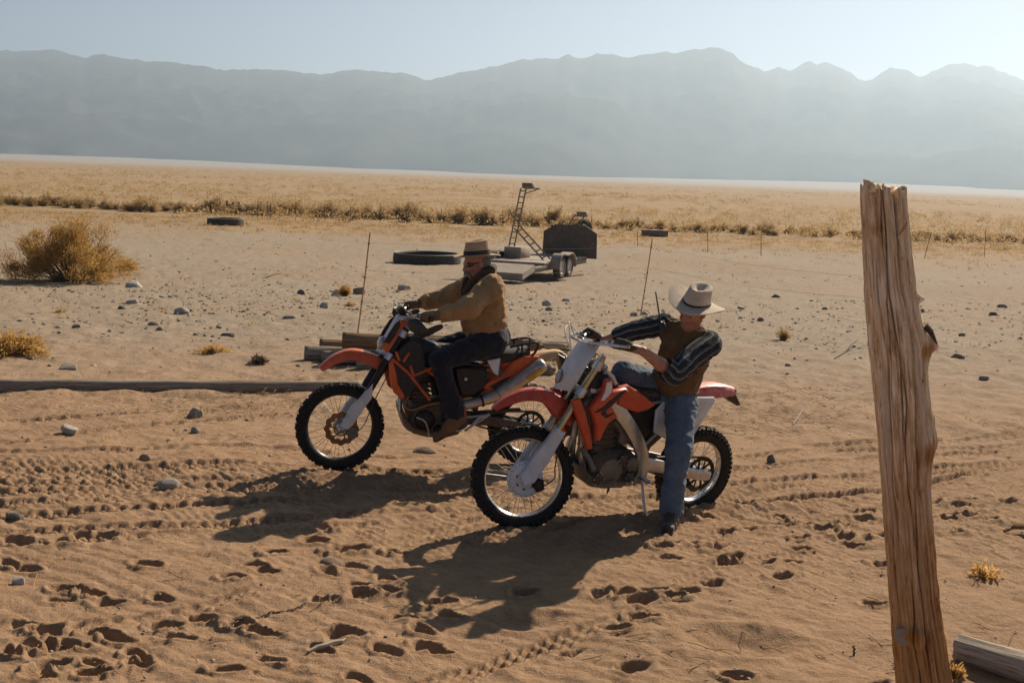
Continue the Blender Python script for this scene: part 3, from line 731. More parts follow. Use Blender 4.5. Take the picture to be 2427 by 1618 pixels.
# ------------------------------------------------------------------ orange enduro bike
def orange_bike():
    root = empty('dirt_bike', mat=KM)
    tag(root, 'orange and black dirt bike with white fork guards under the man in tan jacket', 'motorbike')
    wb = K_WB; rake = 29.5; ta = math.tan(R(rake))
    S = steer_matrix(wb-.02, 0, rake, 1.5)
    wheel(root, S @ Matrix.Translation((wb, 0, 0)), .350, .096, .272, M_BLACKM, M_ALU, disc=M_DISC, disc_r=.132, knobs=60)
    wheel(root, Matrix.Translation((0, 0, 0)), .338, .120, .238, M_BLACKM, M_ALU, disc=None, sprocket=.122, knobs=52)
    lx = lambda z: wb-.03-z*ta
    for sd in (1, -1):
        y = .098*sd; g = MB()
        g.tube([(lx(.30), y, .30), (lx(.33), y, .33), (lx(.80), y, .80)], [.026, .030, .029], 14)
        leg = g.build('fork_leg', M_BLACKM, root, S)
        g = MB(); g.tube([(lx(0)+.018, y*.9, .0), (lx(.10), y, .10), (lx(.32), y, .32)], [.022, .024, .024], 12); g.box((wb, y*.92, 0), (.06, .035, .05), bev=.01)
        g.build('fork_slider', M_ALU, leg)
        g = MB(); g.plate([(lx(.02)+.005, .0), (lx(.02)+.055, .03), (lx(.16)+.062, .17), (lx(.24)+.035, .25), (lx(.36)+.005, .37), (lx(.28)-.035, .25), (lx(.16)-.03, .15), (lx(.05)-.02, .035)], y*.82, y+.034*sd, .008)
        g.build('fork_guard', M_WHITE, leg)
        g = MB(); g.tube([(lx(.785), y, .785), (lx(.82), y, .82)], [.026, .018], 12); g.build('fork_cap', M_ALU, leg)
    for z in (.575, .755):
        g = MB()
        for sd in (1, -1): g.tube([(lx(z+.024), .098*sd, z+.024), (lx(z-.024), .098*sd, z-.024)], .038, 14)
        g.box((lx(z)-.03, 0, z), (.10, .19, .04), Matrix.Rotation(R(-rake), 3, 'Y'), .01)
        g.build('triple_clamp', M_ALU, root, S)
    g = MB()
    g.plate([(wb-.03, -.04), (wb-.085, -.095), (wb-.135, -.06), (wb-.12, .01), (wb-.06, .03)], .055, .095, .01); g.build('brake_caliper', M_ALUD, root, S)
    g = MB(); g.tube(spline([(wb-.08, .08, -.05), (wb-.17, .10, .03), (lx(.3)-.04, .12, .22), (lx(.6)-.05, .11, .60), (lx(.8)-.02, .1, .86)], 24), .004, 6); g.build('brake_hose', M_BLACKP, root, S)
    fender([(1.72, .475), (1.62, .565), (1.49, .618), (1.36, .607), (1.235, .552), (1.12, .47)], [.045, .075, .088, .088, .08, .06], [.03, .05, .06, .07, .075, .05]).build('front_fender', M_ORANGE, root, S)
    # headlight mask
    rings = []
    for f in np.linspace(0, 1, 8):
        z = .60+f*.29; xx = 1.29-f*.155; hw = np.interp(f, [0, .3, .75, 1], [.07, .115, .105, .085])
        rings.append([(xx-.12*abs(s)**1.8-.01, s*hw, z-.0*s) for s in np.linspace(-1, 1, 9)]+[(xx-.015-.12*abs(s)**1.8-.015, s*hw*.9, z) for s in np.linspace(1, -1, 9)])
    mask = MB().loft(rings).build('headlight_mask', M_WHITE, root, S)
    for sd in (1, -1):
        MB().plate([(1.205, .60), (1.255, .66), (1.18, .73), (1.125, .80), (1.10, .875), (1.02, .835), (1.075, .73), (1.13, .62)], .085*sd, .108*sd, .006).build('side_fairing', M_ORANGE, mask)
        MB().plate([(1.235, .69), (1.20, .76), (1.15, .84), (1.115, .865), (1.11, .82), (1.15, .735), (1.19, .68)], .108*sd, .1135*sd, .002).build('black_graphic', M_BLACKP, mask)
    g = MB(); g.lathe([(.0, .0), (.03, .002), (.052, .012), (.06, .03), (.0, .04)], (1.262, 0, .665), (-1, 0, -.1), 20); g.build('headlight', M_LENS, mask)
    h, grips = grip_bar(root, S, (1.055, .865), .05, .13, .40, M_ALU, M_BLACKP)
    g = MB(); g.box((1.05, 0, .90), (.10, .09, .05), Matrix.Rotation(R(-25), 3, 'Y'), .012); g.box((1.09, 0, .93), (.05, .12, .06), Matrix.Rotation(R(-35), 3, 'Y'), .012); g.build('instrument', M_BLACKP, root, S)
    for sd in (1, -1):
        g = MB(); yf = (lambda x, z, sd=sd: sd*(-.9*max(0, x-.96)))
        g.plate([(1.085, .905), (1.10, .865), (1.075, .815), (1.005, .772), (.955, .79), (.86, .842), (.84, .862), (.852, .882), (.885, .878), (.965, .845), (.99, .875), (1.03, .915)], .405*sd, .437*sd, .008, yf=yf)
        g.build('hand_guard', M_BLACKP, root, S)
    # tank, radiators, frame
    g = MB(); rings = []
    for x, zt, zb, hw in [(1.10, .70, .52, .09), (1.04, .735, .42, .125), (.96, .73, .36, .14), (.88, .70, .36, .135), (.80, .665, .40, .12), (.72, .64, .46, .09)]:
        rings.append([(x, -hw*.7, zt), (x, 0, zt+.012), (x, hw*.7, zt), (x, hw, zt-.05), (x, hw, zb+.05), (x, hw*.75, zb), (x, -hw*.75, zb), (x, -hw, zb+.05), (x, -hw, zt-.05)])
    tank = g.loft(rings).build('fuel_tank', M_BLACKP, root)
    g = MB(); g.lathe([(.0, .03), (.04, .03), (.045, .0), (.045, -.02)], (.93, 0, .735), (.1, 0, 1), 18); g.build('filler_cap', M_BLACKM, tank)
    for sd in (1, -1):
        MB().plate([(1.17, .56), (1.10, .66), (1.03, .715), (.95, .69), (.90, .55), (.93, .40), (1.02, .27), (1.10, .25), (1.12, .36)], .135*sd, .158*sd, .008).build('radiator_shroud', M_BLACKP, root)
        MB().plate([(1.195, .53), (1.165, .56), (1.135, .46), (1.115, .36), (1.06, .275), (1.08, .245), (1.15, .30), (1.185, .42)], .12*sd, .164*sd, .006).build('radiator_guard', M_ORANGE, root)
        g = MB(); y = .168*sd
        for a, b in [((1.145, .625), (1.115, .555)), ((1.04, .615), (1.085, .545)), ((1.17, .565), (1.04, .455)), ((1.03, .515), (1.00, .44)), ((1.01, .43), (.905, .475)), ((1.04, .455), (.96, .36)), ((.96, .36), (.86, .24)), ((.905, .475), (.80, .52))]:
            g.tube([(a[0], y, a[1]), (b[0], y, b[1])], .011, 8)
        g.build('trellis_tube', M_ORANGE, root)
    g = MB()
    for sd in (1, -1):
        y = .10*sd
        g.tube(spline([(1.08, .04*sd, .66), (.92, y*1.2, .50), (.72, y*1.3, .36), (.60, y*1.2, .22), (.56, y, .06), (.60, y*.8, -.03)], 18), .017, 8)
        g.tube(spline([(1.06, .03*sd, .52), (1.05, .05*sd, .30), (1.00, .07*sd, .10), (.88, .08*sd, -.035), (.64, .08*sd, -.04)], 16), .014, 8)
        g.tube(spline([(.70, y, .40), (.40, y*1.1, .47), (.10, y*.9, .565)], 10), .012, 8)
        g.tube(spline([(.58, y*1.2, .16), (.35, y*1.2, .34), (.12, y, .54)], 10), .012, 8)
    g.build('frame', M_ORANGE, root)
    # engine
    g = MB(); g.plate([(1.02, .06), (.98, .20), (.86, .24), (.66, .22), (.58, .12), (.60, -.02), (.80, -.06), (.97, -.03)], -.13, .13, .03)
    eng = g.build('engine', M_ENG, root)
    g = MB(); g.plate([(.99, .20), (1.02, .40), (.90, .46), (.84, .22)], -.085, .085, .015)
    for k in range(6):
        z = .22+.035*k; g.plate([(1.01+.1*(z-.2), z), (1.02+.1*(z-.2), z+.012), (.84, z+.012), (.84, z)], -.10, .10, .003)
    g.build('cylinder', M_ENG, eng)
    for (x, z, r_) in [(.89, .07, .085), (.70, .10, .06), (.78, -.0, .035)]:
        g = MB(); g.lathe([(0, .165), (r_*.6, .162), (r_*.9, .15), (r_, .125)], (x, 0, z), (0, 1, 0), 24); g.build('engine_cover', M_BLACKM, eng)
    g = MB(); g.tube(spline([(1.0, .09, .30), (1.05, .11, .20), (1.0, .135, .155), (.86, .14, .20), (.72, .14, .22)], 20), .019, 10); g.build('header_pipe', M_DISC, root)
    g = MB(); g.tube(spline([(1.07, .02, .26), (1.075, .04, .14), (1.03, .06, .02), (.98, .07, -.02)], 10), .02, 10); g.build('down_pipe', M_STEEL, root)
    rings = []
    for x, z in [(1.08, .13), (1.04, .02), (.97, -.045), (.86, -.075), (.70, -.08), (.60, -.055)]:
        rings.append([(x, -.14, z+.05), (x, -.09, z), (x, .09, z), (x, .14, z+.05), (x-.005, .13, z+.06), (x-.005, .08, z+.012), (x-.005, -.08, z+.012), (x-.005, -.13, z+.06)])
    MB().loft(rings).build('skid_plate', M_ENG, root)
    g = MB(); g.tube(spline([(.96, .15, .10), (.90, .175, .075), (.87, .18, .01), (.86, .17, -.05)], 12), .007, 6); g.build('gear_lever', M_ALU, root)
    # seat, tail, panels
    rings = []
    for x, z, hw in [(.86, .66, .07), (.78, .665, .085), (.6, .65, .10), (.4, .635, .125), (.2, .635, .125), (.04, .648, .105)]:
        rings.append([(x, -hw, z-.03), (x, -hw*.75, z), (x, 0, z+.008), (x, hw*.75, z), (x, hw, z-.03), (x, hw*.9, z-.10), (x, -hw*.9, z-.10)])
    MB().loft(rings).build('seat', M_SEAT, root)
    tail = fender([(.16, .585), (.0, .60), (-.12, .615), (-.225, .622), (-.29, .585)], [.10, .10, .085, .07, .05], [.03, .04, .05, .05, .04]).build('rear_fender', M_TAN, root)
    g = MB(); g.plate([(-.20, .60), (-.265, .57), (-.285, .44), (-.262, .435), (-.235, .53)], -.08, .08, .005); g.box((-.245, 0, .575), (.05, .11, .04), bev=.01); g.build('number_plate_bracket', M_BLACKP, tail)
    g = MB(); g.box((-.288, 0, .56), (.02, .09, .03), Matrix.Rotation(.5, 3, 'Y'), .006); g.build('tail_light', M_TAIL, tail)
    g = MB()
    for sd in (1, -1):
        g.tube(spline([(.22, .13*sd, .66), (.10, .13*sd, .685), (-.01, .12*sd, .695), (.0, .11*sd, .62), (.05, .1*sd, .57)], 14), .010, 8)
        g.tube([(.12, .13*sd, .68), (.11, .11*sd, .57)], .008, 6)
    g.tube([(-.01, -.12, .695), (-.01, .12, .695)], .010, 8); g.tube([(.08, -.13, .69), (.08, .13, .69)], .008, 6)
    g.build('grab_rail', M_BLACKM, root)
    for sd in (1, -1):
        sp = MB().plate([(.45, .335), (.36, .40), (.26, .44), (.20, .54), (.10, .59), (-.03, .59), (.00, .50), (.10, .41), (.25, .345), (.38, .305)], .105*sd, .145*sd, .012).build('side_panel', M_ORANGE, root)
        MB().plate([(.38, .345), (.28, .40), (.17, .44), (.12, .42), (.24, .35), (.34, .325)], .145*sd, .150*sd, .002).build('black_graphic', M_BLACKP, sp)
        MB().plate([(.41, .555), (.30, .575), (.295, .50), (.31, .435), (.285, .42), (.35, .45)], .135*sd, .157*sd, .005).build('number_panel', M_WHITE, root)
        ab = MB().plate([(.68, .50), (.60, .52), (.42, .50), (.37, .42), (.40, .32), (.50, .25), (.62, .26), (.66, .36)], .05*sd, .150*sd, .03).build('airbox_cover', M_BLACKP, root)
        g = MB(); g.lathe([(0, .006), (.012, .006), (.014, 0)], (.575, .150*sd, .405), (0, sd, 0), 12); g.build('bolt', M_ALU, ab)
    # exhausts
    for sd in (1, -1):
        g = MB(); c0 = np.array([.30, .155*sd, .285]); c1 = np.array([-.06, .165*sd, .535])
        d = c1-c0; rings = []
        g.tube([c0-d*.12, c0-d*.02, c0, c0+d*.86, c0+d*.97, c1+d*.0, c1+d*.02], [.03, .045, .058, .062, .056, .045, .02], 20, up0=(0, 1, 0), flat=1.0)
        mf = g.build('muffler', M_EXH, root)
        q = c0+d*.74; g = MB(); g.tube([q+np.array([.05, .058*sd, -.045]), q+np.array([-.06, .058*sd, .03])], [.022, .018], 10, up0=(0, 1, 0)); g.build('badge', M_YEL, mf)
        g = MB(); g.tube(spline([(.66, .12*sd, .20), (.58, .15*sd, .195), (.44, .155*sd, .23), (.31, .155*sd, .28)], 14), [.03]*4+[.042]*6+[.05]*4, 14); g.build('mid_pipe', M_EXH, root)
        g = MB(); g.tube([(.46, .155*sd-.05, .235), (.462, .155*sd+.05, .235)], .05, 12) if False else g.lathe([(.049, -.008), (.052, -.008), (.052, .008), (.049, .008)], (.44, .155*sd, .232), (-.9, 0, .3), 18, closed=True); g.build('clamp_band', M_BLACKM, root)
    # swingarm, chain, peg
    g = MB()
    for sd in (1, -1): sweep_rect(g, [(.60, .085*sd, .07), (.30, .095*sd, .045), (.06, .105*sd, .005), (-.06, .105*sd, -.004)], [.035, .03], [.085, .05])
    g.tube([(.57, -.10, .065), (.57, .10, .065)], .035, 12); g.build('swingarm', M_ENG, root)
    g = MB(); chain_loop(g, (0, 0), .122, (.60, .09), .035, .069); g.build('drive_chain', M_CHAIN, root)
    g = MB(); g.plate([(.50, .13), (.10, .155), (.08, .135), (.30, .10), (.5, .10)], .06, .085, .004); g.build('chain_guard', M_BLACKP, root)
    g = MB(); g.tube([(.36, .0, .48), (.46, .0, .12)], .03, 12)
    for k in range(7):
        t = .1+.11*k; g.lathe([(.032, -.006), (.042, -.006), (.042, .006), (.032, .006)], (.36+.1*t, 0, .48-.36*t), (.28, 0, -1), 16, closed=True)
    g.build('shock_absorber', M_ALUD, root)
    for sd in (1, -1):
        g = MB(); g.box((.64, .20*sd, .01), (.05, .11, .018), bev=.004); g.tube([(.62, .10*sd, .04), (.64, .16*sd, .01)], .012, 8); g.build('foot_peg', M_STEEL, root)
    g = MB(); g.tube(spline([(.50, .12, .03), (.44, .13, .09), (.36, .13, .115)], 8), .012, 8); g.tube([(.55, .12, .09), (.38, .13, .11)], .010, 8); g.tube([(.56, .12, -.02), (.38, .13, .10)], .009, 8); g.build('passenger_peg_bracket', M_ALU, root)
    return root, [(np.array(KM @ (S @ Vector(e))), np.array(KM.to_3x3() @ (S.to_3x3() @ Vector(d)))) for e, d in grips]
KBIKE, KGRIP = orange_bike()

# ------------------------------------------------------------------ red and white dirt bike
def red_bike():
    root = empty('dirt_bike', mat=HM)
    tag(root, 'red and white dirt bike with gold fork tubes, leaning on its side stand', 'motorbike')
    wb = H_WB; rake = 26.5; ta = math.tan(R(rake)); ANG = -19.0
    S = steer_matrix(wb-.01, 0, rake, ANG)
    wheel(root, S @ Matrix.Translation((wb, 0, 0)), .357, .098, .276, M_RIMS, M_ALU, cover=True, knobs=60)
    wheel(root, Matrix.Translation((0, 0, 0)), .338, .116, .245, M_RIMS, M_ALU, sprocket=.125, knobs=52)
    lx = lambda z: wb-.005-z*ta
    for sd in (1, -1):
        y = .098*sd; g = MB()
        g.tube([(lx(.28), y, .28), (lx(.84), y, .84)], [.0275, .0275], 16)
        leg = g.build('fork_tube', M_GOLD if sd > 0 else M_GOLD, root, S)
        g = MB(); g.tube([(lx(.33), y, .33), (lx(.36), y, .36)], .034, 16); g.build('fork_seal', M_ALU, leg)
        g = MB(); g.tube([(lx(0)+.02, y*.93, 0), (lx(.1), y, .10), (lx(.33), y, .33)], [.024, .026, .027], 12); g.box((wb, y*.92, 0), (.06, .035, .055), bev=.01)
        g.build('fork_slider', M_ALU, leg)
        MB().plate([(lx(.0)+.02, -.035), (lx(.03)+.07, .03), (lx(.20)+.055, .20), (lx(.36)+.035, .355), (lx(.36)-.045, .345), (lx(.22)-.05, .20), (lx(.08)-.045, .06), (lx(.02)-.035, -.01)], y*.80, y+.036*sd, .008).build('fork_guard', M_GREYW, leg)
        g = MB(); g.tube([(lx(.835), y, .835), (lx(.87), y, .87)], [.028, .02], 14); g.build('fork_cap', M_ALU, leg)
    for z in (.615, .80):
        g = MB()
        for sd in (1, -1): g.tube([(lx(z+.026), .098*sd, z+.026), (lx(z-.026), .098*sd, z-.026)], .038, 16); g.tube([(lx(z)-.04, .098*sd, z-.01), (lx(z)-.06, .11*sd, z-.012)], .012, 8)
        g.box((lx(z)-.03, 0, z), (.10, .19, .045), Matrix.Rotation(R(-rake), 3, 'Y'), .01)
        g.build('triple_clamp', M_ALU, root, S)
    g = MB(); g.plate([(wb-.045, -.035), (wb-.09, -.085), (wb-.135, -.06), (wb-.125, .005), (wb-.075, .02)], .06, .10, .012); g.build('brake_caliper', M_BLACKM, root, S)
    g = MB(); g.tube(spline([(wb-.11, .085, -.05), (wb-.19, .10, .02), (wb-.185, .11, .10), (lx(.3)-.05, .12, .25), (lx(.6)-.045, .125, .60), (lx(.8)-.03, .1, .88)], 30), .0045, 6); g.build('brake_hose', M_BLACKP, root, S)
    fender([(1.745, .460), (1.665, .535), (1.55, .595), (1.43, .612), (1.32, .588), (1.22, .52), (1.14, .44)], [.05, .075, .09, .092, .085, .07, .05], [.02, .04, .055, .07, .09, .11, .08]).build('front_fender', M_RED, root, S)
    # number plate and light
    rings = []
    for f in np.linspace(0, 1, 10):
        z = .615+f*.335; xx = 1.335-f*.145+.02*math.sin(f*PI); hw = np.interp(f, [0, .2, .45, .85, 1], [.062, .110, .136, .140, .118])
        rings.append([(xx-.10*abs(s)**2.2, s*hw, z-.006*s*s) for s in np.linspace(-1, 1, 11)]+[(xx-.014-.10*abs(s)**2.2, s*hw*.93, z) for s in np.linspace(1, -1, 11)])
    mask = MB().loft(rings).build('headlight_mask', M_GREYW, root, S)
    g = MB(); g.lathe([(0, .012), (.025, .011), (.042, .004), (.048, -.004), (.05, -.02), (.0, -.03)], (1.312, 0, .700), (1, 0, .30), 24); g.build('headlight', M_LENS, mask)
    g = MB(); g.lathe([(.047, .0), (.052, .0), (.052, -.02), (.047, -.02)], (1.312, 0, .700), (1, 0, .30), 24, closed=True); g.build('headlight_bezel', M_ALUD, mask)
    for sd in (1, -1):
        g = MB(); g.tube([(1.20, .108*sd, .80), (lx(.76), .1*sd, .76)], .006, 6); g.build('mask_strap', M_BLACKP, mask)
    h, grips = grip_bar(root, S, (1.145, .905), .065, .155, .41, M_ALU, M_BLACKP)
    g = MB(); g.box((1.145, 0, .905), (.06, .09, .05), bev=.01); g.box((1.165, .0, .93), (.06, .07, .035), bev=.01); g.build('bar_clamp', M_BLACKM, root, S)
    g = MB(); g.tube([(1.13, .14, .955), (1.13, .19, .965)], .022, 10); g.build('switch_housing', M_BLACKM, root, S)
    g = MB(); g.box((1.13, -.17, .965), (.04, .05, .03), bev=.006); g.build('brake_reservoir', M_BLACKM, root, S)
    for sd in (1, -1):
        (e, d) = grips[0 if sd > 0 else 1]
        g = MB(); pts = spline([e+d*.075, e+d*.075+np.array([.035, 0, .0]), e+np.array([.10, -.01*sd, -.005]), (1.19, .20*sd, .955), (1.155, .11*sd, .935)], 18)
        sweep_rect(g, pts, [.010, .010], [.020, .020], 18, up=(1, 0, 0)); g.build('hand_guard_bar', M_ALU, root, S)
    g = MB()
    for (a, b, c_, d_) in [((1.18, -.16, .96), (1.24, -.10, 1.05), (1.27, -.02, 1.04), (1.25, .02, .86)), ((1.15, .15, .96), (1.22, .06, .985), (1.25, -.03, .97), (1.22, -.06, .86)), ((1.13, -.2, .97), (1.2, -.22, 1.03), (1.27, -.10, .99), (1.20, -.02, .80))]:
        g.tube(spline([a, b, c_, d_], 16), .0042, 6)
    g.build('control_cable', M_WHITE, root, S)
    # tank and shrouds
    rings = []
    for x, zt, zb, hw in [(1.13, .72, .58, .06), (1.07, .755, .50, .085), (.98, .745, .46, .10), (.88, .68, .47, .095), (.80, .63, .50, .08)]:
        rings.append([(x, -hw*.7, zt), (x, 0, zt+.01), (x, hw*.7, zt), (x, hw, zt-.05), (x, hw, zb+.05), (x, hw*.75, zb), (x, -hw*.75, zb), (x, -hw, zb+.05), (x, -hw, zt-.05)])
    tank = MB().loft(rings).build('fuel_tank', M_BLACKP, root)
    g = MB(); g.lathe([(0, .05), (.035, .05), (.042, .04), (.045, -.01)], (1.03, 0, .75), (.12, 0, 1), 18); g.build('filler_cap', M_BLACKP, tank)
    g = MB(); g.tube(spline([(1.03, 0, .80), (1.05, .02, .85), (1.09, .03, .88)], 8), .004, 6); g.build('breather_hose', M_BLACKP, tank)
    for sd in (1, -1):
        sh = MB().plate([(1.075, .735), (1.03, .745), (1.00, .66), (.905, .685), (.875, .665), (.945, .60), (.99, .55), (.965, .525), (.925, .475), (.985, .44), (1.01, .395), (1.035, .31), (1.075, .315), (1.095, .43), (1.165, .535), (1.12, .60), (1.085, .65)], .13*sd, .182*sd, .010).build('radiator_shroud', M_RED, root)
        MB().plate([(1.135, .515), (1.04, .525), (.965, .60), (.895, .675), (.95, .655), (1.03, .59), (1.06, .56)], .182*sd, .1865*sd, .002).build('black_graphic', M_BLACKP, sh)
        MB().plate([(1.05, .535), (1.02, .50), (.965, .515), (.985, .495), (1.03, .475), (1.075, .505)], .182*sd, .1865*sd, .002).build('black_graphic', M_BLACKP, sh)
        MB().plate([(1.075, .725), (1.035, .735), (1.02, .66), (1.07, .60), (1.10, .60), (1.075, .66)], .183*sd, .1865*sd, .002).build('white_graphic', M_WHITE, sh)
        MB().plate([(1.05, .80), (.98, .755), (.945, .70), (.96, .69), (1.0, .735), (1.06, .785)], .10*sd, .135*sd, .004).build('tank_strap', M_WHITE, tank)
        MB().plate([(1.30, .585), (1.235, .60), (1.17, .50), (1.10, .36), (1.06, .245), (1.105, .235), (1.16, .33), (1.23, .45)], .115*sd, .150*sd, .008).build('radiator_louver', M_RED, root)
        g = MB(); g.plate([(1.21, .58), (1.08, .62), (1.00, .33), (1.08, .25)], .085*sd, .128*sd, .006)
        rad = g.build('radiator', M_RAD, root)
        for k in range(7):
            f = k/6; a = np.array([1.205-.115*f, .128*sd, .57+.03*f]); b = np.array([1.085-.07*f, .128*sd, .26+.06*f])
            g = MB(); g.tube([a, b], .0045, 5); g.build('radiator_fin', M_ALUD, rad)
        MB().plate([(.93, .68), (.86, .695), (.72, .63), (.60, .555), (.665, .515), (.75, .50), (.86, .53), (.93, .56)], .105*sd, .155*sd, .010).build('tank_side_panel', M_RED, root)
    # frame
    g = MB()
    for sd in (1, -1):
        sweep_rect(g, [(1.10, .05*sd, .66), (.97, .115*sd, .575), (.84, .135*sd, .46), (.72, .14*sd, .33), (.625, .135*sd, .19), (.585, .125*sd, .06), (.60, .11*sd, -.03)], [.035, .045], [.10, .085], 20)
        g.tube(spline([(1.12, .03*sd, .58), (1.10, .04*sd, .30), (1.06, .06*sd, .10), (.95, .075*sd, -.03), (.64, .09*sd, -.045)], 16), .02, 8)
        g.tube(spline([(.74, .09*sd, .52), (.45, .085*sd, .57), (.16, .07*sd, .61)], 8), .012, 8)
        g.tube(spline([(.62, .10*sd, .22), (.40, .09*sd, .42), (.20, .07*sd, .58)], 8), .012, 8)
    g.build('frame', M_ALU, root)
    # engine
    g = MB(); g.plate([(1.03, .06), (1.01, .17), (.90, .22), (.70, .21), (.60, .12), (.60, -.01), (.78, -.055), (.97, -.035)], -.125, .12, .03)
    eng = g.build('engine', M_ENG, root)
    g = MB(); g.plate([(1.00, .18), (1.03, .30), (1.02, .42), (.95, .47), (.86, .42), (.83, .20)], -.08, .08, .015)
    for k in range(5): g.box((.93, 0, .20+.04*k), (.20, .18, .012), bev=.003)
    g.build('cylinder', M_ENG, eng)
    g = MB(); g.tube(spline([(.86, .05, .42), (.80, .06, .36), (.72, .05, .33)], 10), .034, 12); g.box((.76, .06, .30), (.09, .08, .10), bev=.015); g.build('carburettor', M_ALUD, eng)
    for (x, z, r_) in [(.87, .07, .10), (.69, .12, .055), (.96, .02, .045), (.70, .02, .04), (.78, .15, .04)]:
        g = MB(); g.lathe([(0, .155), (r_*.6, .152), (r_*.92, .142), (r_, .118)], (x, 0, z), (0, 1, 0), 28); c_ = g.build('engine_cover', M_ALUD if r_ > .05 else M_ENG, eng)
        for k in range(6):
            a = 2*PI*k/6; g = MB(); g.lathe([(0, .008), (.006, .008), (.007, 0)], (x+r_*.9*math.cos(a), .142, z+r_*.9*math.sin(a)), (0, 1, 0), 8); g.build('bolt', M_STEEL, c_)
    g = MB(); g.tube(spline([(1.02, -.03, .36), (1.10, -.05, .26), (1.12, -.06, .10), (1.04, -.10, .0), (.90, -.14, .08), (.70, -.14, .28), (.40, -.13, .42)], 24), .022, 10); g.build('exhaust_pipe', M_EXH, root)
    g = MB(); g.tube([(.42, -.13, .42), (.36, -.135, .435), (.02, -.14, .53), (-.02, -.14, .54)], [.03, .055, .055, .035], 16); g.build('muffler', M_EXH, root)
    g = MB(); g.tube(spline([(1.09, .06, .22), (1.04, .10, .15), (1.0, .12, .08)], 8), .022, 10); g.build('water_hose', M_ALUD, root)
    rings = []
    for x, z in [(1.10, .09), (1.06, .0), (.98, -.055), (.86, -.075), (.70, -.075)]:
        rings.append([(x, -.13, z+.06), (x, -.085, z), (x, .085, z), (x, .13, z+.06), (x-.005, .12, z+.07), (x-.005, .075, z+.012), (x-.005, -.075, z+.012), (x-.005, -.12, z+.07)])
    MB().loft(rings).build('skid_plate', M_ALUD, root)
    g = MB(); g.tube([(.80, .06, -.07), (.80, .06, -.125)], .006, 6); g.tube([(.785, .05, -.07), (.785, .05, -.115)], .005, 6); g.build('drain_hose', M_BLACKP, root)
    g = MB(); g.tube(spline([(.97, .13, .02), (.92, .165, -.01), (.84, .17, .02)], 8), .007, 6); g.build('gear_lever', M_ALUD, root)
    g = MB(); g.plate([(.84, .47), (.60, .52), (.38, .50), (.36, .34), (.56, .16), (.62, .20), (.72, .36)], -.085, .085, .02); g.build('airbox', M_BLACKP, root)
    rings = []
    for x, z, hw in [(.92, .655, .06), (.84, .655, .07), (.65, .635, .08), (.45, .640, .095), (.28, .655, .09), (.18, .665, .07)]:
        rings.append([(x, -hw, z-.03), (x, -hw*.75, z), (x, 0, z+.008), (x, hw*.75, z), (x, hw, z-.03), (x, hw*.9, z-.11), (x, -hw*.9, z-.11)])
    MB().loft(rings).build('seat', M_SEAT, root)
    tail = fender([(.34, .61), (.20, .655), (.05, .672), (-.09, .665), (-.195, .645)], [.095, .105, .10, .085, .065], [.10, .09, .07, .06, .04], .008).build('rear_fender', M_REDDUST, root)
    MB().plate([(-.075, .615), (-.185, .625), (-.27, .515), (-.235, .515), (-.16, .555)], -.055, .055, .006).build('mud_flap', M_BLACKP, tail)
    g = MB(); g.box((-.205, 0, .62), (.025, .08, .03), bev=.006); g.build('tail_light', M_TAIL, tail)
    for sd in (1, -1):
        MB().plate([(.56, .50), (.50, .575), (.33, .60), (.06, .602), (.04, .58), (.165, .33), (.20, .30), (.38, .27), (.54, .34)], .095*sd, .122*sd, .008).build('side_number_panel', M_GREYW, root)
    g = MB()
    for sd in (1, -1): sweep_rect(g, [(.60, .085*sd, .105), (.34, .10*sd, .065), (.06, .108*sd, .006), (-.06, .108*sd, -.006)], [.035, .03], [.10, .06])
    g.tube([(.57, -.11, .10), (.57, .11, .10)], .036, 12); g.build('swingarm', M_ALU, root)
    g = MB(); chain_loop(g, (0, 0), .125, (.61, .11), .034, .069); g.build('drive_chain', M_CHAIN, root)
    g = MB(); g.plate([(.08, -.07), (-.02, -.12), (.03, -.145), (.12, -.10)], .05, .085, .006); g.build('chain_guide', M_BLACKP, root)
    g = MB(); g.tube([(.40, .0, .52), (.50, .0, .14)], .03, 12)
    for k in range(7):
        t = .1+.11*k; g.lathe([(.032, -.006), (.042, -.006), (.042, .006), (.032, .006)], (.40+.1*t, 0, .52-.38*t), (.26, 0, -1), 16, closed=True)
    g.build('shock_absorber', M_RED, root)
    for sd in (1, -1):
        g = MB(); g.box((.60, .19*sd, .02), (.05, .11, .018), bev=.004); g.tube([(.59, .10*sd, .05), (.60, .15*sd, .02)], .012, 8); g.build('foot_peg', M_STEEL, root)
    g = MB(); top = np.array([.585, .115, .045]); foot = np.array([.575, .28, -.300])
    g.tube([top, foot], [.011, .010], 10); g.box(foot, (.06, .035, .012), bev=.004); g.tube([top+np.array([.02, 0, .01]), top-np.array([.02, 0, -.01])], .018, 8); g.build('side_stand', M_STEEL, root)
    return root, [(np.array(HM @ (S @ Vector(e))), np.array(HM.to_3x3() @ (S.to_3x3() @ Vector(d)))) for e, d in grips]
HBIKE, HGRIP = red_bike()

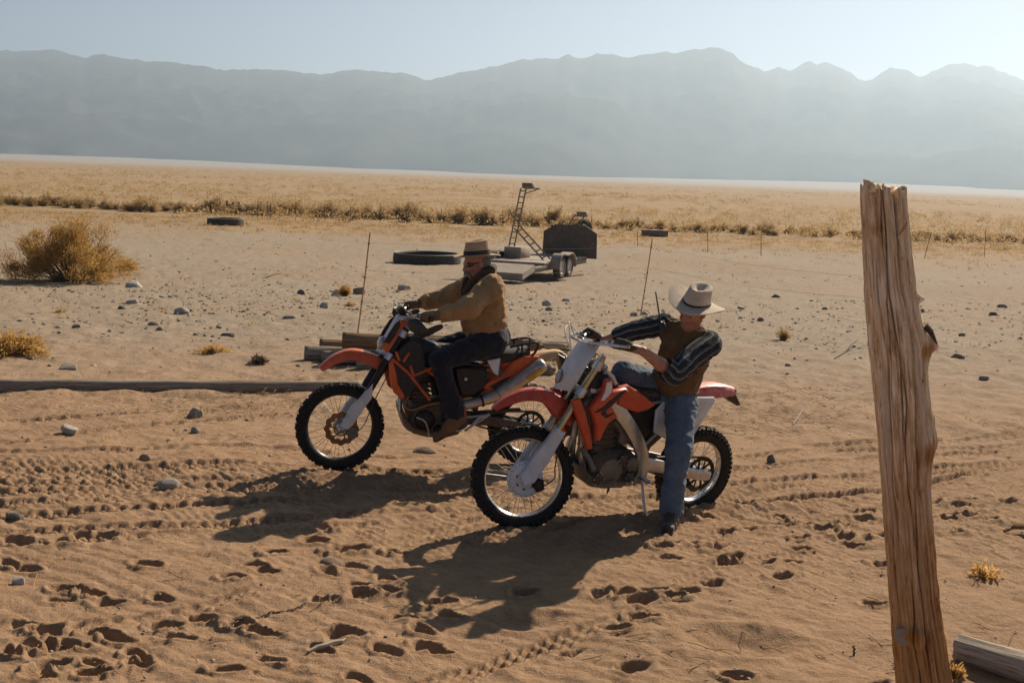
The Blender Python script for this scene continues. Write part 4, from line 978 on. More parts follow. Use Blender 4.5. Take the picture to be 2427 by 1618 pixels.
# ------------------------------------------------------------------ soft bodies: distance fields turned into one skin
class Field:
    def __init__(s, lo, hi, v):
        s.lo = np.asarray(lo, float); s.v = v; n = np.ceil((np.asarray(hi, float)-s.lo)/v).astype(int)+1
        s.n = n; s.f = np.full(tuple(n), .3, np.float32)
    def _win(s, lo, hi):
        a = np.clip(((np.asarray(lo)-s.lo)/s.v).astype(int), 0, s.n-1); b = np.clip(((np.asarray(hi)-s.lo)/s.v).astype(int)+2, 0, s.n)
        sl = tuple(slice(i, j) for i, j in zip(a, b))
        ax = [s.lo[k]+s.v*np.arange(a[k], b[k]) for k in range(3)]
        X, Y, Z = np.meshgrid(*ax, indexing='ij'); return sl, X, Y, Z
    def _mix(s, sl, d, k):
        f = s.f[sl]
        if k <= 0: s.f[sl] = np.minimum(f, d); return
        h = np.clip(.5+.5*(f-d)/k, 0, 1); s.f[sl] = f*(1-h)+d*h-k*h*(1-h)
    def rc(s, a, b, r1, r2=None, k=.02, n=None, sq=1.0):
        a = np.asarray(a, float); b = np.asarray(b, float); r2 = r1 if r2 is None else r2
        m = max(r1, r2)*max(1, sq)+k+3*s.v+.02
        sl, X, Y, Z = s._win(np.minimum(a, b)-m, np.maximum(a, b)+m)
        if X.size == 0: return s
        q = np.stack([X-a[0], Y-a[1], Z-a[2]]); ab = b-a
        sc = 1.0
        if n is not None:
            n = np.asarray(n, float); n = n/np.linalg.norm(n)
            dn = (q*n[:, None, None, None]).sum(0)*(1/sq-1); q = q+n[:, None, None, None]*dn
            ab = ab+n*(ab@n)*(1/sq-1); sc = min(1, sq)
        t = np.clip((q*ab[:, None, None, None]).sum(0)/(ab@ab+1e-9), 0, 1)
        d = (np.sqrt(((q-ab[:, None, None, None]*t)**2).sum(0))-(r1+(r2-r1)*t))*sc
        s._mix(sl, d, k); return s
    def ell(s, c, r, F=None, k=.02):
        """ellipsoid; F = three axis vectors"""
        c = np.asarray(c, float); r = np.asarray(r, float); m = r.max()+k+3*s.v+.02
        sl, X, Y, Z = s._win(c-m, c+m)
        if X.size == 0: return s
        q = np.stack([X-c[0], Y-c[1], Z-c[2]])
        if F is not None: q = np.stack([(q*np.asarray(a, float)[:, None, None, None]).sum(0) for a in F])
        k0 = np.sqrt(((q/r[:, None, None, None])**2).sum(0)); k1 = np.sqrt(((q/(r**2)[:, None, None, None])**2).sum(0))+1e-6
        s._mix(sl, k0*(k0-1)/k1, k); return s
    def cut(s, p, n, k=.0):
        """remove everything on the side n points to"""
        X, Y, Z = np.meshgrid(*[s.lo[i]+s.v*np.arange(s.n[i]) for i in range(3)], indexing='ij')
        d = (X-p[0])*n[0]+(Y-p[1])*n[1]+(Z-p[2])*n[2]
        s.f = np.maximum(s.f, d.astype(np.float32)); return s
    def folds(s, amp, freq, seed=0, st=(1, 1, 1)):
        m = np.abs(s.f) < .04; I = np.argwhere(m); p = s.lo+I*s.v
        w = noise3(p[:, 0]*freq*st[0], p[:, 1]*freq*st[1], p[:, 2]*freq*st[2], seed)
        w2 = noise3(p[:, 0]*freq*2.3*st[0], p[:, 1]*freq*2.3*st[1], p[:, 2]*freq*2.3*st[2], seed+1)
        rid = (1-np.abs(w)*2.2)
        s.f[m] += (amp*(-.7*rid+.5*w2)).astype(np.float32); return s
    def mesh(s, name, off=(0, 0, 0)):
        f = s.f; ins = f < 0
        nx, ny, nz = f.shape
        cs = np.zeros((nx-1, ny-1, nz-1), np.int8)
        for i in (0, 1):
            for j in (0, 1):
                for k in (0, 1): cs += ins[i:nx-1+i, j:ny-1+j, k:nz-1+k]
        act = (cs > 0) & (cs < 8); C = np.argwhere(act); vid = np.full(act.shape, -1, np.int32); vid[act] = np.arange(len(C))
        acc = np.zeros((len(C), 3)); cnt = np.zeros(len(C))
        cor = [(i, j, k) for i in (0, 1) for j in (0, 1) for k in (0, 1)]
        for a in cor:
            for ax in range(3):
                if a[ax]: continue
                b = list(a); b[ax] = 1
                fa = f[C[:, 0]+a[0], C[:, 1]+a[1], C[:, 2]+a[2]]; fb = f[C[:, 0]+b[0], C[:, 1]+b[1], C[:, 2]+b[2]]
                x = (fa < 0) != (fb < 0); t = np.where(x, fa/(fa-fb+1e-12), 0)
                p = C+np.array(a, float); p[:, ax] += t
                acc[x] += p[x]; cnt[x] += 1
        V = s.lo+(acc/np.maximum(cnt, 1)[:, None])*s.v-np.asarray(off, float)
        quads = []
        for ax in range(3):
            o1, o2 = [(1, 2), (2, 0), (0, 1)][ax]
            sa = [slice(None)]*3; sb = [slice(None)]*3; sa[ax] = slice(0, -1); sb[ax] = slice(1, None)
            A = ins[tuple(sa)]; B = ins[tuple(sb)]
            E_ = np.argwhere(A != B); E_ = E_[(E_[:, o1] > 0) & (E_[:, o2] > 0)]
            E_ = E_[(E_[:, o1] < f.shape[o1]-1) & (E_[:, o2] < f.shape[o2]-1)]
            flip = A[E_[:, 0], E_[:, 1], E_[:, 2]]
            def at(d1, d2):
                q = E_.copy(); q[:, o1] += d1; q[:, o2] += d2; return vid[q[:, 0], q[:, 1], q[:, 2]]
            q = np.stack([at(-1, -1), at(0, -1), at(0, 0), at(-1, 0)], 1)
            q[~flip] = q[~flip][:, ::-1]
            quads.append(q[(q >= 0).all(1)])
        return mesh_np(name, V, quads=np.concatenate(quads))
def norm(v): v = np.asarray(v, float); return v/np.linalg.norm(v)
def head_axes(f, u):
    f = norm(f); l = norm(np.cross(u, f)); return f, l, np.cross(f, l)

def add_head(F, c, f, l, u, sc=1.0, k=.018):
    q = lambda a, b, d: c+sc*(f*a+l*b+u*d)
    ax = (f, l, u)
    F.ell(q(-.012, 0, .035), np.array([.098, .077, .088])*sc, ax, .0)
    F.ell(q(.028, 0, -.02), np.array([.068, .062, .085])*sc, ax, k)
    F.ell(q(.048, 0, -.083), np.array([.042, .046, .030])*sc, ax, k)
    F.rc(q(.0, .052, -.055), q(.05, .03, -.082), .020*sc, .018*sc, k); F.rc(q(.0, -.052, -.055), q(.05, -.03, -.082), .020*sc, .018*sc, k)
    F.rc(q(.078, .036, .022), q(.078, -.036, .022), .014*sc, None, .014)
    F.rc(q(.090, 0, .012), q(.112, 0, -.026), .009*sc, .013*sc, .010); F.rc(q(.096, .012, -.030), q(.096, -.012, -.030), .010*sc, None, .008)
    F.ell(q(.068, .040, -.025), np.array([.022, .022, .02])*sc, ax, .012); F.ell(q(.068, -.040, -.025), np.array([.022, .022, .02])*sc, ax, .012)
    F.rc(q(.086, .018, -.060), q(.086, -.018, -.060), .008*sc, None, .006)
    for sd in (1, -1): F.ell(q(-.012, .078*sd, -.008), np.array([.022, .010, .032])*sc, ax, .006)
def glove_hand(grip, axis, wrist, sd, mat, parent, off, thick=1.0):
    """closed hand on a bar: grip point, bar direction (outwards), wrist position"""
    a = norm(axis)*1.0; fw = grip-wrist; fw = norm(fw-a*(fw@a)); n = norm(np.cross(fw, a)*sd)
    if n[2] < 0: n = -n
    F = Field(grip-.17, grip+.17, .0042); t = thick
    F.rc(wrist*.55+grip*.45, grip-fw*.055+n*.012, .030*t, .035*t, .01, n, .72)
    F.rc(grip-fw*.055+n*.012-a*.022, grip-fw*.022+n*.026-a*.028, .022*t, .015*t, .012); F.rc(grip-fw*.055+n*.012+a*.022, grip-fw*.022+n*.024+a*.030, .022*t, .014*t, .012)
    for i, o in enumerate((-.034, -.011, .012, .033)):
        ln = (.94, 1.0, .97, .84)[i]; r = (.0112, .0115, .011, .0098)[i]*t; b = grip+a*o
        k0 = b-fw*.020+n*.029; k1 = b+fw*.018*ln+n*.029; k2 = b+fw*.034*ln+n*.002; k3 = b+fw*.016*ln-n*.024
        F.rc(k0, k1, r*1.08, r*1.02, .003); F.rc(k1, k2, r, r*.96, .003); F.rc(k2, k3, r*.96, r*.85, .003)
    t0 = grip-fw*.055-a*.026+n*.0; t1 = grip-fw*.012-a*.050-n*.014; t2 = grip+fw*.022-a*.044-n*.024
    F.rc(t0, t1, .016*t, .0125*t, .008); F.rc(t1, t2, .0125*t, .0105*t, .004)
    return link('glove', F.mesh('glove', off), mat, parent)
def limb_tube(name, pts, radii, mat, parent, off, n=26, m=46, fold=.004, seed=0, uvrep=1.0):
    """a sleeve with its own seams: cloth tube along pts, u round it, v along it"""
    p = spline(pts, m); r = np.interp(np.linspace(0, 1, m), np.linspace(0, 1, len(radii)), radii)
    T = np.gradient(p, axis=0); T /= np.linalg.norm(T, axis=1)[:, None]
    a = np.array([0, 0, 1.]); v = []; uv = []; s = np.concatenate([[0], np.cumsum(np.linalg.norm(np.diff(p, axis=0), axis=1))])
    rows = []
    for i in range(m):
        a = a-T[i]*(a@T[i]); a /= np.linalg.norm(a); b = np.cross(T[i], a)
        th = np.linspace(0, 2*PI, n+1)
        w = noise3(np.cos(th)*1.6+s[i]*3, np.sin(th)*1.6+0*th, s[i]*22+.9*np.sin(th)+0*th, seed)
        w2 = noise3(np.cos(th)*3, np.sin(th)*3, s[i]*48+0*th, seed+5)
        rr = r[i]+fold*(1-np.abs(w)*2)+fold*.5*w2
        v.append(p[i]+rr[:, None]*(np.cos(th)[:, None]*a+np.sin(th)[:, None]*b)); uv.append(np.stack([th/(2*PI), np.full(n+1, s[i])], 1))
    inner = p[-1]+(v[-1]-p[-1])*.82-T[-1]*.012; inner0 = p[0]+(v[0]-p[0])*.5
    v = [inner0]+v+[inner]; uv = [uv[0]]+uv+[uv[-1]]
    V = np.concatenate(v)-np.asarray(off); U = np.concatenate(uv); k = n+1
    idx = np.arange(len(V)).reshape(-1, k)
    q = np.stack([idx[:-1, :-1], idx[:-1, 1:], idx[1:, 1:], idx[1:, :-1]], -1).reshape(-1, 4)
    return link(name, mesh_np(name, V, quads=q, uv=U), mat, parent)
def hat(parent, c, f, l, u, off, mat, band_mat, crown_h, crown_r, top_r, brim, curl, dip, pinch=.012, band_h=.03, name='hat'):
    """c = centre of the brim; brim = (front-back, side) half lengths"""
    Mx = Matrix(((f[0], l[0], u[0], c[0]-off[0]), (f[1], l[1], u[1], c[1]-off[1]), (f[2], l[2], u[2], c[2]-off[2]), (0, 0, 0, 1)))
    n = 48; rings = []
    def brimz(x, y):
        return curl*(abs(y)/brim[1])**2.4-dip*(abs(x)/brim[0])**2.2
    def ring(rx, ry, z, zf=None):
        o = []
        for k in range(n):
            th = 2*PI*k/n; x = rx*math.cos(th); y = ry*math.sin(th)
            o.append((x, y, z+(brimz(x, y) if zf else 0)))
        return o
    cr = crown_r
    rings.append(ring(cr[0]*.97, cr[1]*.97, -.004, True))
    for t in np.linspace(1.02, 1, 2): pass
    for t in np.linspace(0, 1, 7): rings.append(ring(cr[0]+(brim[0]-cr[0])*t, cr[1]+(brim[1]-cr[1])*t, -.004, True))
    for t in np.linspace(1, 0, 7): rings.append(ring(cr[0]+(brim[0]-cr[0])*t, cr[1]+(brim[1]-cr[1])*t, .002, True))
    for t in np.linspace(.05, 1, 9):
        rx = cr[0]+(top_r[0]-cr[0])*t**1.3; ry = cr[1]+(top_r[1]-cr[1])*t**1.3; z = .004+(crown_h-.012)*t
        o = []
        for k in range(n):
            th = 2*PI*k/n; px_ = max(0, math.cos(th-.55))**8+max(0, math.cos(th+.55))**8
            e = 1-pinch/.08*px_*t**2*.8
            bz = brimz(rx*math.cos(th), ry*math.sin(th))*(1-t)
            o.append((rx*e*math.cos(th), ry*e*math.sin(th), z+bz-.010*t*math.cos(th)))
        rings.append(o)
    for t, dz in ((.92, .006), (.75, .010), (.5, .004), (.25, -.010), (.02, -.018)):
        o = []
        for k in range(n):
            th = 2*PI*k/n; y = top_r[1]*t*math.sin(th); x = top_r[0]*t*math.cos(th)
            o.append((x, y, crown_h-.012+dz-.010*t*math.cos(th)-(.010*math.exp(-(y/.022)**2) if t < .8 else 0)))
        rings.append(o)
    g = MB().loft(rings); h = g.build(name, mat, parent, Mx, smooth=50)
    rings = []
    for t, e in ((.06, 1.012), (.06, 1.035), (.06+band_h/crown_h, 1.035), (.06+band_h/crown_h, 1.005)):
        rx = (cr[0]+(top_r[0]-cr[0])*t**1.3)*e; ry = (cr[1]+(top_r[1]-cr[1])*t**1.3)*e; z = .004+(crown_h-.012)*t
        rings.append([(rx*math.cos(2*PI*k/n), ry*math.sin(2*PI*k/n), z+brimz(rx*math.cos(2*PI*k/n), ry*math.sin(2*PI*k/n))*(1-t)-.010*t*math.cos(2*PI*k/n)) for k in range(n)])
    MB().loft(rings, cap=False).build('hat_band', band_mat, h)
    return h

M_SKIN = surf('skin', (.42, .20, .125), .55, dust=.0, var=.12, scale=25, bmp=.12, bscale=90)
M_JACKET = cloth('tan_canvas', (.30, .172, .070), (.40, .250, .112), bmp=.9, stains=(.235, .145, .07))
M_CORD = cloth('brown_corduroy', (.045, .028, .018), (.07, .045, .03), bmp=.5)
M_JEANSD = cloth('dark_denim', (.012, .013, .018), (.024, .026, .034), bmp=.6)
M_JEANS = cloth('blue_denim', (.055, .085, .13), (.12, .165, .215), bmp=.7)
M_BOOT = cloth('brown_leather', (.14, .075, .032), (.20, .115, .055), bmp=.3, rough=.65)
M_SHOE = cloth('dark_leather', (.045, .03, .022), (.08, .055, .038), bmp=.3, rough=.6)
M_SOLE = surf('shoe_sole', (.05, .045, .04), .9, dust=.4)
M_GLOVE = cloth('work_glove', (.15, .10, .048), (.22, .15, .075), bmp=.4)
M_GLOVED = cloth('dark_glove', (.05, .038, .027), (.10, .078, .056), bmp=.4)
M_VEST = cloth('brown_vest', (.095, .054, .022), (.165, .100, .044), bmp=.7)
M_UNDER = cloth('dark_shirt', (.02, .021, .024), (.035, .036, .04), bmp=.4)
M_STRAW = surf('straw_felt', (.44, .33, .205), .9, dust=.2, var=.10, scale=20, bmp=.35, bscale=220, spec=.1)
M_FELT = surf('pale_felt', (.55, .48, .385), .9, dust=.25, var=.08, scale=14, bmp=.2, bscale=160, spec=.1)
M_BAND = surf('dark_band', (.025, .022, .018), .7, dust=.1)
M_HAIR = surf('grey_hair', (.22, .20, .17), .8, dust=0, var=.3, scale=90, bmp=.8, bscale=150)
M_HAIRB = surf('brown_hair', (.10, .065, .04), .8, dust=0, var=.3, scale=90, bmp=.8, bscale=150)
M_GLASS = surf('dark_glasses', (.008, .008, .009), .12, dust=0, coat=.6)
M_EYE = surf('eye', (.10, .08, .06), .2, dust=0)
def shirt_material():
    m, nt, b = _mat('striped_shirt'); tc = node(nt, 'ShaderNodeTexCoord'); sep = node(nt, 'ShaderNodeSeparateXYZ'); nt.links.new(tc.outputs['UV'], sep.inputs[0])
    obj = coords(nt); nz = tnoise(nt, obj, 30, 4, .6)
    def stripes(sock, freq, width, wob):
        m1 = node(nt, 'ShaderNodeMath', operation='MULTIPLY_ADD'); nt.links.new(sock, m1.inputs[0]); m1.inputs[1].default_value = freq
        mz = node(nt, 'ShaderNodeMath', operation='MULTIPLY'); nt.links.new(nz, mz.inputs[0]); mz.inputs[1].default_value = wob; nt.links.new(mz.outputs[0], m1.inputs[2])
        fr = node(nt, 'ShaderNodeMath', operation='FRACT'); nt.links.new(m1.outputs[0], fr.inputs[0])
        sb = node(nt, 'ShaderNodeMath', operation='SUBTRACT'); nt.links.new(fr.outputs[0], sb.inputs[0]); sb.inputs[1].default_value = .5
        ab = node(nt, 'ShaderNodeMath', operation='ABSOLUTE'); nt.links.new(sb.outputs[0], ab.inputs[0])
        return ramp(nt, ab.outputs[0], [(width, (1, 1, 1)), (width+.06, (0, 0, 0))])
    c = mixc(nt, stripes(sep.outputs[0], 9, .16, .25), (.028, .031, .036), (.075, .078, .080))
    c = mixc(nt, stripes(sep.outputs[0], 9, .03, .5), c, (.26, .26, .245))
    c = mixc(nt, ramp(nt, tnoise(nt, obj, 14, 4, .6), [(.45, (0, 0, 0)), (.75, (.5,)*3)]), c, (.06, .062, .07))
    nt.links.new(c, b.inputs['Base Color']); b.inputs['Roughness'].default_value = .95; b.inputs['Specular IOR Level'].default_value = .1
    bump(nt, b, tnoise(nt, obj, 26, 5, .6, 1.0), .5, .02); return m
M_SHIRT = shirt_material()

# ------------------------------------------------------------------ the man riding the orange bike
def rider():
    off = Kw(.36, 0, -.335); J = Kw; sideL = norm(Kw(0, 1, 0)-Kw(0, 0, 0)); fwd = norm(Kw(1, 0, 0)-Kw(0, 0, 0)); up = norm(Kw(0, 0, 1)-Kw(0, 0, 0))
    pel = J(.37, 0, .715); wai = J(.385, 0, .86); che = J(.40, 0, 1.04); nek = J(.425, 0, 1.185)
    hc = J(.495, 0, 1.312); hf, hl, hu = head_axes(fwd*.96-up*.27+sideL*.10, up)
    sh = {1: J(.400, .185, 1.160), -1: J(.435, -.185, 1.150)}
    gr = {1: KGRIP[0], -1: KGRIP[1]}
    wr = {s: gr[s][0]-fwd*.085+up*.022-sideL*s*.005 for s in (1, -1)}
    el = {s: .5*(sh[s]+wr[s])-up*.055+sideL*s*.055-fwd*.01 for s in (1, -1)}
    hip = {s: J(.385, .095*s, .70) for s in (1, -1)}
    kn = {s: J(.805, .205*s, .565) for s in (1, -1)}
    an = {s: J(.655, .205*s, .115) for s in (1, -1)}
    lo = off+np.array([-1.1, -.75, -.1]); hi = off+np.array([.75, .65, 1.95])
    F = Field(lo, hi, .0075)
    add_head(F, hc, hf, hl, hu)
    F.rc(nek-up*.02, hc-hf*.02-hu*.05, .058, .052, .02)
    F.rc(pel, wai, .125, .115, .04, fwd, .78); F.rc(wai, che, .115, .135, .04, fwd, .78); F.rc(che, nek-up*.03, .13, .07, .05)
    for s in (1, -1):
        F.rc(nek-up*.05, sh[s], .06, .058, .03); F.rc(sh[s], el[s], .05, .042, .02); F.rc(el[s], wr[s], .041, .030, .015)
        F.rc(wr[s], gr[s][0]-fwd*.03, .028, .03, .01)
        F.rc(hip[s], kn[s], .085, .060, .03); F.rc(kn[s], an[s], .057, .04, .02); F.rc(an[s], an[s]+fwd*.05-up*.05, .034, .026, .02)
    body = link('person', F.mesh('person', off), M_SKIN); body.location = off
    tag(body, 'moustached man in tan canvas jacket and straw hat riding the orange dirt bike', 'person')
    # jacket
    F = Field(lo, hi, .0080)
    F.rc(J(.385, 0, .735), wai, .160, .168, .04, fwd, .86); F.rc(wai, che, .168, .170, .05, fwd, .84); F.rc(che, J(.405, 0, 1.10), .165, .135, .05, fwd, .84)
    F.rc(J(.40, 0, 1.12), nek-up*.005, .115, .078, .05)
    F.ell(J(.47, .0, .83), (.12, .13, .11), (fwd, sideL, up), .05)
    for s in (1, -1):
        F.rc(nek-up*.035, sh[s]-up*.010, .080, .094, .04); F.rc(sh[s]-up*.01, el[s], .092, .079, .03); F.rc(el[s], wr[s]-norm(wr[s]-el[s])*.055, .077, .058, .02)
    F.folds(.014, 9, 3, (1, 1, 1.3)); F.folds(.005, 21, 13); F.folds(.0015, 44, 15)
    F.cut(J(.40, 0, .650), norm(-up-.16*fwd))
    jk = link('jacket', F.mesh('jacket', off), M_JACKET, body)
    F = Field(lo, hi, .008); F.rc(J(.395, 0, .690), J(.39, 0, .715), .164, .164, .02, fwd, .87); F.cut(J(.40, 0, .640), norm(-up-.16*fwd)); F.cut(J(.40, 0, .700), norm(up+.16*fwd))
    link('waistband', F.mesh('waistband', off), M_JACKET, jk)
    F = Field(hc-.35, hc+.35, .006)
    pts = [J(.575, .045, 1.09), J(.545, .085, 1.165), J(.47, .108, 1.235), J(.385, .075, 1.270), J(.355, 0, 1.280), J(.385, -.075, 1.270), J(.47, -.108, 1.235), J(.545, -.085, 1.165), J(.575, -.045, 1.09)]
    for a, b in zip(pts[:-1], pts[1:]): F.rc(a, b, .030, .030, .01); F.rc(a-up*.03, b-up*.03, .026, .026, .012)
    link('collar', F.mesh('collar', off), M_CORD, jk)
    F = Field(hc-.5, hc+.4, .007); F.rc(J(.535, 0, 1.12), J(.545, 0, .94), .045, .06, .02, fwd, .6); link('shirt_front', F.mesh('shirt_front', off), M_UNDER, body)
    for nm, s in (('cuff', 1), ('cuff', -1)):
        d = norm(wr[s]-el[s]); G_ = Field(wr[s]-.15, wr[s]+.15, .0055); G_.rc(wr[s]-d*.078, wr[s]-d*.05, .060, .056, .008); G_.folds(.003, 30, 40); link(nm, G_.mesh(nm, off), M_JACKET, jk)
    for s in (1, -1):
        g = glove_hand(gr[s][0], gr[s][1], wr[s], s, M_GLOVE, body, off, 1.12)
        d = norm(wr[s]-el[s]); G_ = Field(wr[s]-.15, wr[s]+.15, .005); G_.rc(wr[s]-d*.045, wr[s]+d*.03, .046, .036, .01); G_.folds(.003, 26, 44); link('glove_cuff', G_.mesh('glove_cuff', off), M_GLOVE, g)
    # jeans
    F = Field(lo, hi, .0088); F.rc(J(.33, 0, .72), J(.40, 0, .74), .138, .14, .04, up, 1.0)
    for s in (1, -1):
        F.rc(hip[s]-fwd*.03, kn[s], .112, .080, .05); F.rc(kn[s], an[s]+.10*norm(kn[s]-an[s]), .079, .066, .02); F.rc(an[s]+.14*norm(kn[s]-an[s]), an[s]+.03*norm(kn[s]-an[s]), .066, .071, .02)
    F.folds(.008, 11, 23); F.folds(.004, 26, 27)
    F.cut(J(.4, 0, .80), norm(up))
    link('jeans', F.mesh('jeans', off), M_JEANSD, body)
    for s in (1, -1):
        F = Field(an[s]-.32, an[s]+.30, .006); toe = J(.815, .225*s, -.052)
        F.rc(an[s]+.16*norm(kn[s]-an[s]), an[s], .056, .050, .02); F.rc(an[s], J(.72, .215*s, .035), .050, .045, .03); F.rc(J(.61, .205*s, .085), J(.72, .215*s, .015), .040, .042, .02); F.rc(J(.72, .215*s, .015), toe, .043, .026, .02, up, .8)
        F.folds(.003, 24, 33)
        bt = link('boot', F.mesh('boot', off), M_BOOT, body)
        F = Field(an[s]-.32, an[s]+.30, .006); F.rc(J(.590, .205*s, .055), J(.605, .205*s, .042), .034, .032, .008); F.rc(J(.66, .208*s, .010), J(.72, .215*s, -.020), .032, .034, .01, up, .35); F.rc(J(.72, .215*s, -.020), J(.815, .225*s, -.076), .034, .024, .01, up, .35); link('boot_sole', F.mesh('boot_sole', off), M_SOLE, bt)
    # head things
    q = lambda a, b, d: hc+hf*a+hl*b+hu*d
    F = Field(hc-.16, hc+.16, .0045)
    for s in (1, -1): F.rc(q(.100, .004*s, -.045), q(.090, .034*s, -.062), .012, .011, .006); F.rc(q(.090, .034*s, -.062), q(.080, .044*s, -.090), .010, .006, .006)
    F.folds(.002, 60, 50); link('moustache', F.mesh('moustache', off), M_HAIR, body)
    F = Field(hc-.16, hc+.16, .005); F.ell(q(-.036, 0, .005), (.080, .080, .075), (hf, hl, hu), .0); F.rc(q(-.09, 0, -.05), q(-.07, 0, -.075), .035, .03, .02); F.folds(.004, 40, 52); F.cut(q(-.02, 0, 0), hf)
    link('hair', F.mesh('hair', off), M_HAIR, body)
    F = Field(hc-.16, hc+.16, .004)
    for s in (1, -1):
        F.rc(q(.091, .016*s, .008), q(.079, .048*s, .008), .017, .019, .003, hf, .5); F.rc(q(.079, .048*s, .008), q(.058, .066*s, .010), .019, .014, .004, hf*.5+hl*s, .45)
        F.rc(q(.055, .068*s, .014), q(-.015, .083*s, .012), .005, .004, .003)
    F.rc(q(.094, -.014, .014), q(.094, .014, .014), .005, None, .004)
    link('sunglasses', F.mesh('sunglasses', off), M_GLASS, body)
    hu2 = norm(hu*.93-hf*.0+up*.35); f2, l2, u2 = head_axes(hf*.9+up*.18, up)
    hat(body, hc+u2*.062-f2*.008, f2, l2, u2, off, M_STRAW, M_BAND, .122, (.108, .090), (.092, .074), (.190, .165), .012, .004, pinch=.006, band_h=.036)
    return body
RIDER = rider()

# ------------------------------------------------------------------ the man standing astride the red bike
def stander():
    off = np.array([H_FOOT[0], H_FOOT[1], float(ground_h(H_FOOT[0], H_FOOT[1]))])
    B = lambda cx, cyy, y: DP(1080+cx/2.45, 640+cyy/2.45, y)
    up = np.array([0, 0, 1.])
    pel = B(1262, 742, 8.20); wai = B(1285, 640, 8.17); che = B(1335, 470, 8.08); nek = B(1358, 335, 8.02)
    hc = B(1378, 240, 7.97)
    sh = {-1: B(1205, 318, 8.14), 1: B(1468, 425, 7.96)}
    latS = norm(sh[1]-sh[-1]); spine = norm(nek-pel); front = norm(np.cross(latS, spine))
    hf, hl, hu = head_axes(np.array([-.66, -.68, -.40]), up+np.array([.16, -.04, 0]))
    gr = {1: HGRIP[0], -1: HGRIP[1]}
    wr = {1: B(1088, 470, float(gr[1][0][1])+.02), -1: B(868, 410, float(gr[-1][0][1])-.0)}
    el = {1: B(1262, 600, 7.66), -1: B(1035, 352, 8.10)}
    hip = {1: B(1310, 770, 8.12), -1: B(1200, 690, 8.28)}
    kn = {1: B(1295, 1045, 7.90), -1: B(978, 605, 8.12)}
    an = {1: B(1255, 1385, H_FOOT[1]+.02), -1: Hw(.58, -.24, .12)}
    lo = np.minimum.reduce([pel, an[1], gr[-1][0], hc])-.32; hi = np.maximum.reduce([pel, an[-1], hc, sh[1], gr[1][0]])+.32
    F = Field(lo, hi, .0075)
    add_head(F, hc, hf, hl, hu)
    F.rc(nek-up*.02, hc-hf*.015-hu*.05, .060, .054, .02)
    F.rc(pel, wai, .12, .115, .04, front, .8); F.rc(wai, che, .115, .135, .04, front, .78); F.rc(che, nek-spine*.03, .13, .07, .05)
    for s in (1, -1):
        F.rc(nek-spine*.05, sh[s], .06, .056, .03); F.rc(sh[s], el[s], .05, .042, .02); F.rc(el[s], el[s]*.6+wr[s]*.4, .041, .044, .015); F.rc(el[s]*.6+wr[s]*.4, wr[s], .044, .030, .015)
        F.rc(wr[s], gr[s][0]-norm(gr[s][0]-wr[s])*.03, .028, .03, .01)
        F.rc(hip[s], kn[s], .08, .058, .03); F.rc(kn[s], an[s], .055, .04, .02)
    tdir = norm(np.array([-.25, -.95, 0]))
    F.rc(an[1], an[1]*[1, 1, 0]+[0, 0, off[2]+.05]+tdir*.12, .036, .03, .02)
    body = link('person', F.mesh('person', off), M_SKIN); body.location = off
    tag(body, 'man in brown vest and pale cowboy hat standing astride the red dirt bike', 'person')
    # vest
    F = Field(lo, hi, .0075)
    F.rc(pel+spine*.015, wai, .150, .156, .04, front, .88); F.rc(wai, che, .156, .160, .05, front, .86); F.rc(che, che*.5+nek*.5, .158, .118, .05, front, .86)
    for s in (1, -1): F.rc(nek-spine*.045, sh[s]-latS*s*.015-spine*.012, .070, .075, .04)
    F.folds(.011, 10, 63, (1, 1, 1.3)); F.folds(.006, 24, 66)
    F.cut(pel-spine*.055, -spine)
    vest = link('vest', F.mesh('vest', off), M_VEST, body)
    F = Field(lo, hi, .007); c0 = che+front*.128-latS*.085
    F.ell(c0-spine*.04, (.058, .075, .022), (latS, spine, front), 0); F.folds(.003, 30, 71); link('vest_pocket', F.mesh('vest_pocket', off), M_VEST, vest)
    F = Field(lo, hi, .007); c1 = che+front*.130+latS*.075-spine*.07
    F.ell(c1, (.06, .06, .020), (latS, spine, front), 0); F.folds(.003, 30, 72); link('vest_pocket', F.mesh('vest_pocket', off), M_VEST, vest)
    # shirt
    F = Field(lo, hi, .006)
    for s in (1, -1): F.rc(nek-spine*.005+latS*s*.062+front*.02, nek-spine*.075+front*.095+latS*s*.022, .022, .020, .01, front, .6)
    F.rc(nek-front*.05+latS*.05, nek-front*.05-latS*.05, .026, None, .02); F.rc(nek+latS*.06+front*.0, nek-front*.05+latS*.04, .024, None, .02); F.rc(nek-latS*.06, nek-front*.05-latS*.04, .024, None, .02)
    F.rc(nek-spine*.06+front*.07, che+front*.118, .035, .03, .02, front, .5)
    shirt = link('shirt', F.mesh('shirt', off), M_UNDER, body)
    mid = {s: el[s]*.55+wr[s]*.45 for s in (1, -1)}
    limb_tube('sleeve', [sh[1]-latS*.05+spine*.0, sh[1]+latS*.012, sh[1]*.5+el[1]*.5, el[1]+.010*norm(el[1]-wr[1]), el[1]*.82+wr[1]*.18, el[1]*.68+wr[1]*.32], [.070, .080, .078, .072, .068, .066], M_SHIRT, shirt, off, fold=.008, seed=5)
    limb_tube('sleeve', [sh[-1]+latS*.05, sh[-1]-latS*.01, sh[-1]*.5+el[-1]*.5, el[-1], el[-1]*.7+wr[-1]*.3, el[-1]*.42+wr[-1]*.58], [.068, .076, .070, .066, .062, .060], M_SHIRT, shirt, off, fold=.008, seed=9)
    for s in (1, -1): glove_hand(gr[s][0], gr[s][1], wr[s], s, M_GLOVED, body, off, 1.08)
